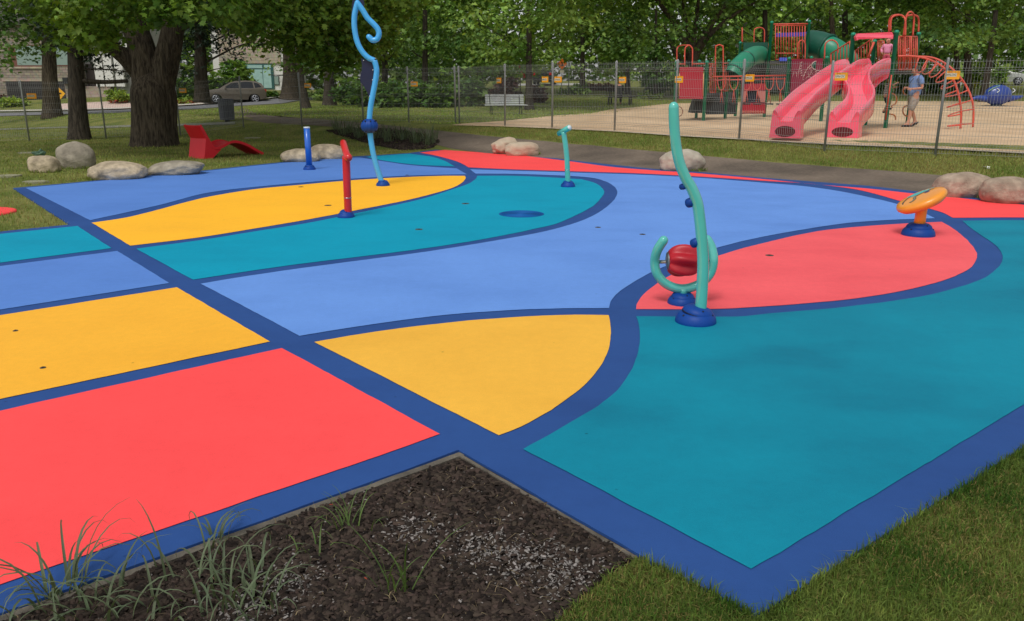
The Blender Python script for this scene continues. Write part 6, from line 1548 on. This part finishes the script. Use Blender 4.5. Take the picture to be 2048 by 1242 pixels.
def limb(pts, r0, r1, ridg=.0, n=14, seed=0, flare=0.0, step=5, dome=0.0):
    c = crom(pts, step); k = len(c); mb = MB(); rs = []
    for i in range(k):
        u = i / (k - 1); rr = r0 + (r1 - r0) * u
        if flare: rr *= 1 + flare * math.exp(-u * 9)
        if dome and u > 1 - dome: rr *= math.sqrt(max(.002, 1 - ((u - 1 + dome) / dome) ** 2))
        rs.append(rr)
    mb.tube(c, rs, n, caps=True)
    if ridg:
        for i, v in enumerate(mb.v):
            ring = i // n
            if ring < k:
                d = Vector(v) - c[ring]; a = (i % n) / n * 6.283
                f = 1 + ridg * (noise.noise(Vector((math.cos(a) * 2.2 + seed, math.sin(a) * 2.2, c[ring].z * .35))) + .6 * noise.noise(Vector((math.cos(a) * 6, math.sin(a) * 6 + seed, c[ring].z * .5))))
                mb.v[i] = tuple(c[ring] + d * f)
    return mb
def merge(*mbs):
    r_ = MB()
    for m_ in mbs: r_._add(m_.v, m_.f, 0, True)
    return r_
def DL(t, px, py, Y): return D(px, py, Y) - t.location

# the big double-trunked maple on the left
c = G(312, 294); T = thing('maple_tree', 'big double-trunked maple spreading over the left of the pad', 'tree', (c.x, c.y + .6, c.z)); Yt = c.y + .6
tr = merge(limb([DL(T, 311, 300, Yt), DL(T, 309, 255, Yt), DL(T, 308, 215, Yt), DL(T, 306, 175, Yt), DL(T, 303, 140, Yt)], .60, .66, .10, 40, 1, .30, 8, .42),
           limb([DL(T, 304, 235, Yt), DL(T, 299, 180, Yt), DL(T, 291, 130, Yt), DL(T, 280, 85, Yt), DL(T, 262, 35, Yt), DL(T, 245, -20, Yt), DL(T, 225, -120, Yt), DL(T, 190, -230, Yt - 1)], .52, .16, .10, 28, 3, 0, 8),
           limb([DL(T, 313, 235, Yt), DL(T, 320, 180, Yt), DL(T, 331, 130, Yt), DL(T, 340, 90, Yt), DL(T, 348, 40, Yt), DL(T, 352, -20, Yt), DL(T, 368, -110, Yt), DL(T, 400, -240, Yt + 1)], .46, .15, .10, 28, 5, 0, 8),
           limb([DL(T, 278, 142, Yt), DL(T, 254, 118, Yt - .2), DL(T, 226, 96, Yt - .5), DL(T, 195, 72, Yt - 1.0), DL(T, 150, 35, Yt - 2)], .30, .09, .08, 16, 7, 0, 6),
           limb([DL(T, 345, 60, Yt), DL(T, 420, 20, Yt), DL(T, 520, 15, Yt + .5), DL(T, 640, 30, Yt + 1.5)], .2, .05, .05, 12, 9, 0, 6),
           limb([DL(T, 350, 10, Yt), DL(T, 450, -60, Yt - 1), DL(T, 560, -70, Yt - 2), DL(T, 680, -40, Yt - 1)], .17, .04, .05, 12, 9, 0, 6),
           limb([DL(T, 252, 10, Yt), DL(T, 180, -40, Yt - 1), DL(T, 90, -40, Yt - 1.5), DL(T, 0, -10, Yt - 1.5)], .18, .04, .05, 12, 9, 0, 6))
tr.build('trunk', M_BARKT, T)
low = []
for (px, py, Y, r_) in ((150, 62, 19.5, .45), (172, 46, 19.2, .55), (205, 60, 19.4, .5), (225, 78, 19.6, .42), (140, 90, 19.8, .3), (200, 25, 19.5, .7), (130, 20, 20, .7), (250, 12, 19, .6), (290, 20, 18.6, .5), (330, 8, 18.4, .5), (380, 18, 18.6, .5), (345, 40, 18.8, .22), (425, 12, 19, .6), (400, -20, 18.5, .9), (300, -25, 18.5, .9), (190, -20, 19, 1.0), (90, -10, 19.5, .9),
                        (470, 20, 20, .7), (520, 30, 21, .9), (560, 55, 22, .9), (610, 45, 23, 1.0), (640, 85, 23.5, .9), (690, 60, 24, 1.0), (730, 30, 24, 1.0), (770, 20, 24.5, .8), (700, 105, 24.5, .6), (655, 118, 24.5, .6), (600, 95, 24, .7), (740, 88, 24.5, .7), (560, 5, 22, 1.0), (640, 5, 23, 1.0), (760, 62, 24.5, .5), (520, -20, 21, 1.1), (680, -20, 24, 1.1), (790, -10, 25, .9)):
    p = DL(T, px, py, Y); low.append((p, (r_ * 1.25, r_ * 1.3, r_ * .6)))
crown(T, low, 11500, .165, 'maple', L_MAPLE, .20, 16, .6)
hi = []
for i in range(46):
    a = RNG.uniform(0, 6.283); r_ = 7.6 * math.sqrt(RNG.random()); z_ = 6.6 + RNG.random() * 5.5 * (1 - (r_ / 8.8) ** 2)
    hi.append((Vector((r_ * math.cos(a) + .5, r_ * math.sin(a), z_)), (1.7, 1.7, .9)))
crown(T, hi, 7500, .42, 'maple', L_MAPLE, .5, 14, .5)

def simple_tree(name, label, px, pyb, Y, trunk_w, trunk_px, blobs, n, size, shape, m, barkm, clump=.5, per=20, cat='tree', group=None, extra=(), droop=.5, hi_=True, base=None):
    c = base if base is not None else G(px, pyb)
    t = thing(name, label, cat, c, 0, group); Y = c.y; k = ppm(c)
    mbs = []
    if trunk_px: mbs.append(limb([DL(t, *q, Y + (0 if len(q) < 3 else 0)) if len(q) == 2 else DL(t, q[0], q[1], Y + q[2]) for q in trunk_px], trunk_w / k / 2, trunk_w / k / 2 * .55, .12, 18, px * .1, .35, 6))
    for (pts, a, b) in extra: mbs.append(limb([DL(t, q[0], q[1], Y + (q[2] if len(q) > 2 else 0)) for q in pts], a / k / 2, b / k / 2, .05, 9, px * .2, 0, 5))
    if mbs: merge(*mbs).build('trunk', barkm, t)
    B_ = []
    for q in blobs:
        x, y, dy, rx, rz_ = q; p = DL(t, x, y, Y + dy); rr = rx / k; B_.append((p, (rr, rr * .9, rz_ / k)))
    if hi_:       # the crown above the frame
        xs = [q[0] for q in blobs]; x0, x1 = min(xs), max(xs)
        for i in range(10):
            u = RNG.random(); p = DL(t, x0 + (x1 - x0) * u, -60 - 210 * RNG.random() * (1 - (2 * u - 1) ** 2), Y + RNG.uniform(-3, 3)); B_.append((p, (90 / k, 90 / k, 50 / k)))
    crown(t, B_, int(n * (2.6 if shape == 'needle' else 1.9)), size * (.9 if shape == 'needle' else .70), shape, m, clump, int(per * 1.3), droop); return t
# left background trees
simple_tree('maple_tree', 'dark-leaved maple with a straight grey trunk at the far left edge', 105, 235, 0, 33, [(105, 238), (103, 200), (99, 150), (98, 110), (96, 60), (92, -60)], [(30, 60, 0, 60, 34), (80, 40, 1, 60, 36), (130, 50, 1, 50, 30), (10, 110, -1, 40, 22), (60, 95, 0, 48, 20), (115, 90, 0, 40, 20), (-60, 60, 0, 70, 50), (30, 10, 0, 80, 40), (120, 5, 1, 70, 36), (-20, 130, -2, 30, 16)], 7000, .34, 'maple', L_DARK, M_BARKT, .4, 18)
simple_tree('pine_tree', 'dark pine with a leaning black trunk between the two maples', 160, 279, 0, 37, [(160, 282), (157, 245), (154, 200), (152, 150), (150, 100), (148, 40), (146, -120)], [(200, 118, .5, 34, 16), (175, 95, 0, 40, 20), (215, 90, 1, 32, 16), (140, 80, 0, 40, 22), (235, 140, 1.5, 22, 9), (185, 60, 0, 60, 28), (120, 50, 0, 60, 30), (160, 20, 0, 80, 40)], 5200, .30, 'needle', L_PINE, M_BARKD, .28, 18, extra=[([(155, 160), (185, 163), (215, 164), (255, 162)], 10, 7), ([(153, 140), (190, 138), (225, 140), (262, 145)], 4, 1.5), ([(153, 110), (190, 100), (225, 108)], 4, 1.5)], droop=.2)
simple_tree('pine_tree', 'dark pine spreading behind the right stem of the big maple', 405, 232, 0, 26, [(405, 205), (402, 150), (400, 90), (398, 20), (395, -80)], [(380, 100, 0, 40, 20), (420, 70, 0, 55, 26), (445, 110, -.5, 30, 12), (385, 140, 0, 30, 14), (470, 50, -1, 60, 26), (365, 55, 0, 50, 30), (430, 20, 0, 70, 34), (520, 72, -1, 40, 14), (500, 20, -1, 60, 30), (400, 165, 1, 35, 10)], 6800, .34, 'needle', L_PINE, M_BARKD, .34, 18, extra=[([(402, 130), (430, 115), (470, 95), (510, 82)], 5, 2), ([(401, 100), (440, 75), (500, 55)], 5, 2), ([(402, 150), (425, 140), (450, 135)], 3, 1)], droop=.2)
simple_tree('park_tree', 'broad-trunked tree just left of the path, behind the fence end', 581, 198, 0, 36, [(581, 200), (581, 170), (580, 140), (578, 100), (575, 30)], [(560, 125, 0, 35, 14), (600, 135, 0, 30, 12), (540, 90, 0, 50, 24), (600, 80, 0, 60, 26), (570, 40, 0, 80, 34)], 3600, .42, 'maple', L_MID, M_BARKT, .5, 18)
simple_tree('park_tree', 'dark leaning tree trunk just right of the straight blue post line', 613, 217, 0, 17, [(613, 218), (608, 190), (602, 160), (598, 120), (594, 60)], [(600, 115, 0, 40, 16), (640, 125, 0, 36, 12), (620, 80, 0, 60, 26), (610, 30, 0, 80, 34)], 3600, .36, 'spray', L_DARK, M_BARKD, .4, 18, extra=[([(600, 145), (570, 150), (540, 150)], 3, 1), ([(601, 150), (630, 142), (655, 140)], 4, 1.5)])
simple_tree('park_tree', 'dark straight tree trunk behind the fence, left of the wavy pole', 660, 211, 0, 25, [(660, 213), (659, 185), (658, 150), (657, 110), (655, 40)], [(650, 130, 0, 40, 12), (700, 120, 0, 50, 20), (660, 80, 0, 70, 28), (720, 60, 0, 70, 32)], 3800, .38, 'spray', L_DARK, M_BARKD, .45, 18)
# the wall of trees across the middle
mid = 'trees closing the lawn behind the fence'
def back_tree(px, pyb, w, label, m, shape, size, lean=0, spread=110, low=128, n=5600, name='park_tree', barkm=None, yb=None):
    bl = []
    for i in range(12):
        u = RNG.uniform(-1, 1); y = low - (1 - u * u) * 8 - RNG.random() ** 1.3 * (low + 30); bl.append((px + u * spread, y, RNG.uniform(-3, 3), RNG.uniform(38, 62), RNG.uniform(14, 24)))
    w *= .8; ex = []
    for sd in (-1, 1):
        y0 = low - RNG.uniform(14, 40); ex.append(([(px + lean * .8, y0), (px + lean + sd * RNG.uniform(20, 34), y0 - RNG.uniform(18, 40)), (px + sd * RNG.uniform(60, 100), y0 - RNG.uniform(50, 80))], w * .22, w * .06))
    return simple_tree(name, label, px, pyb, 0, w, [(px, pyb + 1), (px + lean * .4, pyb - 40), (px + lean, low - 10), (px + lean * 1.3, 20)], bl, n, size, shape, m, barkm or M_BARKD, .5, 20, group=mid, extra=ex)
back_tree(770, 205, 20, 'dark tree behind the wavy pole, trunk almost hidden by shrubs', L_DARK, 'spray', .42, low=146, spread=90)
back_tree(850, 203, 20, 'dark evergreen-looking tree in the middle, right of the wavy pole', L_DARK, 'spray', .40, low=150, spread=95)
back_tree(1058, 219, 21, 'dark-trunked tree standing just behind the pale bench', L_MID, 'spray', .34, low=138, spread=120, n=7000)
back_tree(960, 190, 18, 'tree with long drooping layered branches behind the bench, left side', L_MID, 'spray', .46, low=146, spread=110, n=7000)
back_tree(1165, 190, 16, 'layered green tree to the right of the road signs', L_MID, 'spray', .46, low=126, spread=110, n=7000)
back_tree(1312, 196, 11, 'drooping willow-like tree just left of the play structure', L_DARK, 'spray', .40, low=165, spread=60, n=5200)
back_tree(1255, 188, 14, 'green tree behind the picnic table', L_MID, 'spray', .42, low=152, spread=80, n=6000)
back_tree(1530, 190, 20, 'dark tree behind the play tower', L_DARK, 'spray', .46, low=118, spread=110, n=5600)
back_tree(1690, 185, 22, 'dark tree behind the pink slides', L_DARK, 'maple', .44, low=130, spread=100, n=5600)
back_tree(1830, 185, 20, 'dark tree behind the arched climber', L_DARK, 'spray', .46, low=142, spread=80, n=5600)
t = back_tree(1935, 193, 21, 'grey-trunked tree left of the whale rocker with bright hanging sprays', L_MID, 'spray', .40, low=78, spread=90, n=5600, barkm=M_BARKT)
back_tree(1963, 204, 18, 'black leaning trunk tree right behind the whale rocker', L_DARK, 'spray', .40, lean=22, low=85, spread=80, n=5200)
back_tree(2080, 186, 22, 'dark tree at the right edge of the photo', L_DARK, 'spray', .46, low=125, spread=70, n=5200)
# open multi-stemmed tree left of the tower
simple_tree('park_tree', 'tree forking into many bare grey limbs behind the red panel', 1384, 192, 0, 34, [(1385, 194), (1385, 160), (1384, 130), (1383, 112)], [(1290, 30, 0, 50, 20), (1330, 10, 0, 50, 22), (1260, 60, 0, 40, 18), (1400, 10, 1, 60, 20), (1470, 15, 2, 60, 22), (1320, 75, 1, 34, 16), (1440, 100, 3, 30, 14), (1350, 50, 2, 30, 12), (1420, 60, 3, 36, 14)], 5200, .34, 'spray', L_MID, M_BARKT, .42, 20, extra=[([(1384, 125), (1372, 90), (1352, 50), (1318, 5), (1290, -40)], 17, 6), ([(1384, 122), (1386, 85), (1392, 45), (1398, -10)], 15, 6), ([(1386, 122), (1402, 85), (1425, 45), (1462, -5)], 20, 7), ([(1388, 118), (1415, 75), (1460, 35), (1510, 5)], 14, 4), ([(1381, 132), (1360, 115), (1346, 95), (1335, 70), (1326, 45)], 12, 4), ([(1384, 110), (1375, 60), (1368, 20), (1362, -30)], 11, 4)], hi_=True)
# bright hanging sprays from overhead branches on the right
def hanging(px, py, Y, blobs, label, n=900, size=.2, m=None):
    p = D(px, py, Y); g_ = gz(p.x, p.y)
    return simple_tree('ash_tree', label, px, py, 0, 13, [(px + 8, 205), (px + 6, 120), (px, 40), (px - 10, -80)], blobs, n, size, 'spray', m or L_MAPLE, M_BARKT, .22, 14, base=g_, hi_=False)
def hang_blobs(lst): return [(x, y, dy, rx, rz_) for (x, y, dy, rx, rz_) in lst]
simple_tree('ash_tree', 'bright-leaved ash overhanging the top right corner of the play area', 1905, 193, 0, 12, [(1912, 194), (1914, 140), (1910, 70), (1900, -30)], [(1885, 48, -3, 34, 9), (1920, 30, -3, 40, 10), (1870, 28, -3, 30, 9), (1950, 12, -3, 40, 12), (1935, 55, -3, 26, 7), (1990, 30, -3, 30, 12), (2020, 10, -3, 40, 14), (1900, 5, -3, 50, 14), (2010, 65, -3, 30, 12), (2050, 40, -3, 40, 16)], 2600, .30, 'spray', L_MAPLE, M_BARKT, .26, 14)
simple_tree('ash_tree', 'bright-leaved ash showing above the stair rails at the top edge', 1668, 190, 0, 14, [(1668, 192), (1668, 120), (1664, 50), (1660, -30)], [(1650, 18, -3, 30, 12), (1680, 8, -3, 36, 12), (1640, 4, -3, 36, 12), (1716, 0, -3, 40, 12)], 1500, .30, 'spray', L_MID, M_BARKT, .26, 14)

def shrub(px, pyb, w, h, label, m, size=.2, n=900, name='shrub', shape='oval', cat='shrub', group=None, boxy=False, flowers=None):
    c = G(px, pyb); k = ppm(c); t = thing(name, label, cat, c, 0, group); W_, H_ = w / k, h / k
    if boxy:
        C = np.stack([RNG.uniform(-W_ / 2, W_ / 2, n), RNG.uniform(0, 1.2, n), RNG.uniform(0, H_, n)], 1); O_ = RNG.normal(0, 1, (n, 3)); O_[:, 1] -= 1
        f = RNG.random(n); C[f < .55, 1] = RNG.uniform(-.08, .08, (f < .55).sum()); C[f > .8, 2] = H_ + RNG.uniform(-.08, .05, (f > .8).sum())
        V, F_ = leaves(C, size, shape, .2, O_); fast_mesh('foliage', V, F_, m, t)
        MB().rbox((0, .6, H_ / 2 - .05), (W_ * .96, .95, H_ * .94), .1).build('branches', mat('hedge_inside', srgb(30, 40, 24), .95), t)
    else:
        bl = [(Vector((RNG.uniform(-.3, .3) * W_, RNG.uniform(-.2, .2) * W_, H_ * RNG.uniform(.3, .62))), (W_ * .30, W_ * .28, H_ * .36)) for _ in range(5)]
        crown(t, bl, n, size, shape, m, W_ * .10, 12, .2, 'foliage')
        mb = MB()
        for i in range(6): a = i * 1.05; mb.tube([Vector((.05 * math.cos(a), .05 * math.sin(a), -.05)), Vector((W_ * .22 * math.cos(a), W_ * .22 * math.sin(a), H_ * .6))], .02, 5)
        mb.build('branches', M_BARKD, t)
    if flowers:
        C = np.stack([RNG.uniform(-W_ / 2, W_ / 2, 120), RNG.uniform(-.5, -.2, 120), RNG.uniform(.05, .3, 120)], 1); V, F_ = leaves(C, .16, 'oval', .2); fast_mesh('flowers', V, F_, flowers, t)
    return t
M_FLR = mat('red_flower', srgb(176, 30, 40), .7, island=.2)
shrub(400, 204, 108, 44, 'tall dark clipped hedge beside the bronze car', L_DARK, .3, 3200, 'hedge', cat='hedge', boxy=True)
shrub(372, 207, 46, 12, 'low bright green border shrub with red flowers in front of the hedge', L_LITE, .25, 700, flowers=M_FLR)
shrub(240, 206, 36, 28, 'leafy green bush with red flowers beside the front steps', L_LITE, .3, 700, flowers=M_FLR)
shrub(25, 213, 56, 18, 'bright hosta-like bush in front of the stone house', L_LITE, .34, 700, shape='oval')
shrub(8, 205, 16, 20, 'dark reddish bush at the left edge beside the garage', L_PURP, .25, 400)
shrub(470, 200, 60, 92, 'slender young street tree behind the bronze car roof', L_MID, .4, 1100, 'young_tree', 'maple', 'tree')
shrub(520, 196, 66, 12, 'low dark hedge under the blue-green windows', L_DARK, .3, 700, 'hedge', cat='hedge', boxy=True)
shrub(640, 200, 46, 24, 'light green bush behind the dark trunks left of the wavy pole', L_MID, .35, 500)
gsh = 'dark shrubs behind the fence'
for i, (px, pyb, w, h) in enumerate(((700, 211, 60, 46), (745, 213, 70, 52), (795, 214, 64, 50), (845, 213, 70, 50), (890, 214, 60, 44), (940, 212, 60, 52))):
    shrub(px, pyb, w, h, ['dense dark shrub nearest the leaning trunks', 'dense dark shrub right behind the wavy pole', 'dense dark shrub just right of the wavy pole', 'dense dark shrub in the middle of the shrub row', 'lower dark shrub left of the double fence posts', 'tall dark shrub left of the pale bench'][i], L_DARK, .34, 1300, group=gsh)
shrub(1010, 212, 46, 62, 'purple-leaved shrub behind the bench, left of the trunk', L_PURP, .3, 900); shrub(1076, 206, 24, 40, 'purple-leaved shrub behind the bench, right of the trunk', L_PURP, .3, 700)
shrub(1160, 190, 36, 24, 'round isolated grassy shrub on the open lawn', L_MID, .3, 700); shrub(1128, 189, 18, 10, 'pale loose shrub left of the round isolated one', L_MID, .25, 300)
sh_ = shrub(1196, 181, 62, 11, 'long low purple flower bed across the lawn', leafmat('bed_leaf', srgb(128, 92, 88), srgb(152, 116, 112)), .3, 900, 'flower_bed', cat='flower bed', boxy=True)
shrub(1300, 197, 30, 14, 'pale leafy plant right of the picnic table', L_LITE, .3, 300); shrub(1302, 190, 40, 60, 'dark hanging shrub mass behind the picnic table', L_DARK, .34, 1200)
shrub(1945, 178, 30, 62, 'bright yellow-green young tree between the two right trunks', L_LITE, .28, 700, 'young_tree', cat='tree'); shrub(1998, 170, 34, 46, 'light green bush beside the silver car', L_MID, .3, 600); shrub(1938, 178, 22, 22, 'golden-leaved small bush at the foot of the grey trunk', L_YEL, .25, 400)
shrub(1880, 186, 60, 50, 'dark bush behind the arched climber', L_DARK, .34, 900, group=gsh); shrub(1820, 186, 70, 46, 'dark bush behind the walking adult', L_DARK, .34, 900, group=gsh); shrub(1740, 186, 80, 46, 'dark bush behind the slide tops', L_DARK, .34, 900, group=gsh)
shrub(1640, 186, 90, 50, 'dark bush behind the maroon drawing panel', L_DARK, .34, 1000, group=gsh); shrub(1560, 186, 90, 50, 'dark bush under the play tower', L_DARK, .34, 1000, group=gsh); shrub(1460, 190, 90, 60, 'green bush behind the bar barriers', L_MID, .34, 1000); shrub(1360, 192, 60, 40, 'green bush left of the red panel', L_DARK, .34, 700, group=gsh)

# far-off wood that closes the view
X = RNG.uniform(-100, 135, 85000); Y = RNG.uniform(112, 140, 85000)
top_ = 20 + 3.5 * np.sin(X * .11) + 2.5 * np.sin(X * .29 + 1)
Z = HV(X, Y) + RNG.random(85000) ** .8 * top_
V, F_ = leaves(np.stack([X, Y, Z], 1), 1.0, 'maple', .4); o = fast_mesh('far_woods', V, F_, L_MID); o['kind'] = 'stuff'
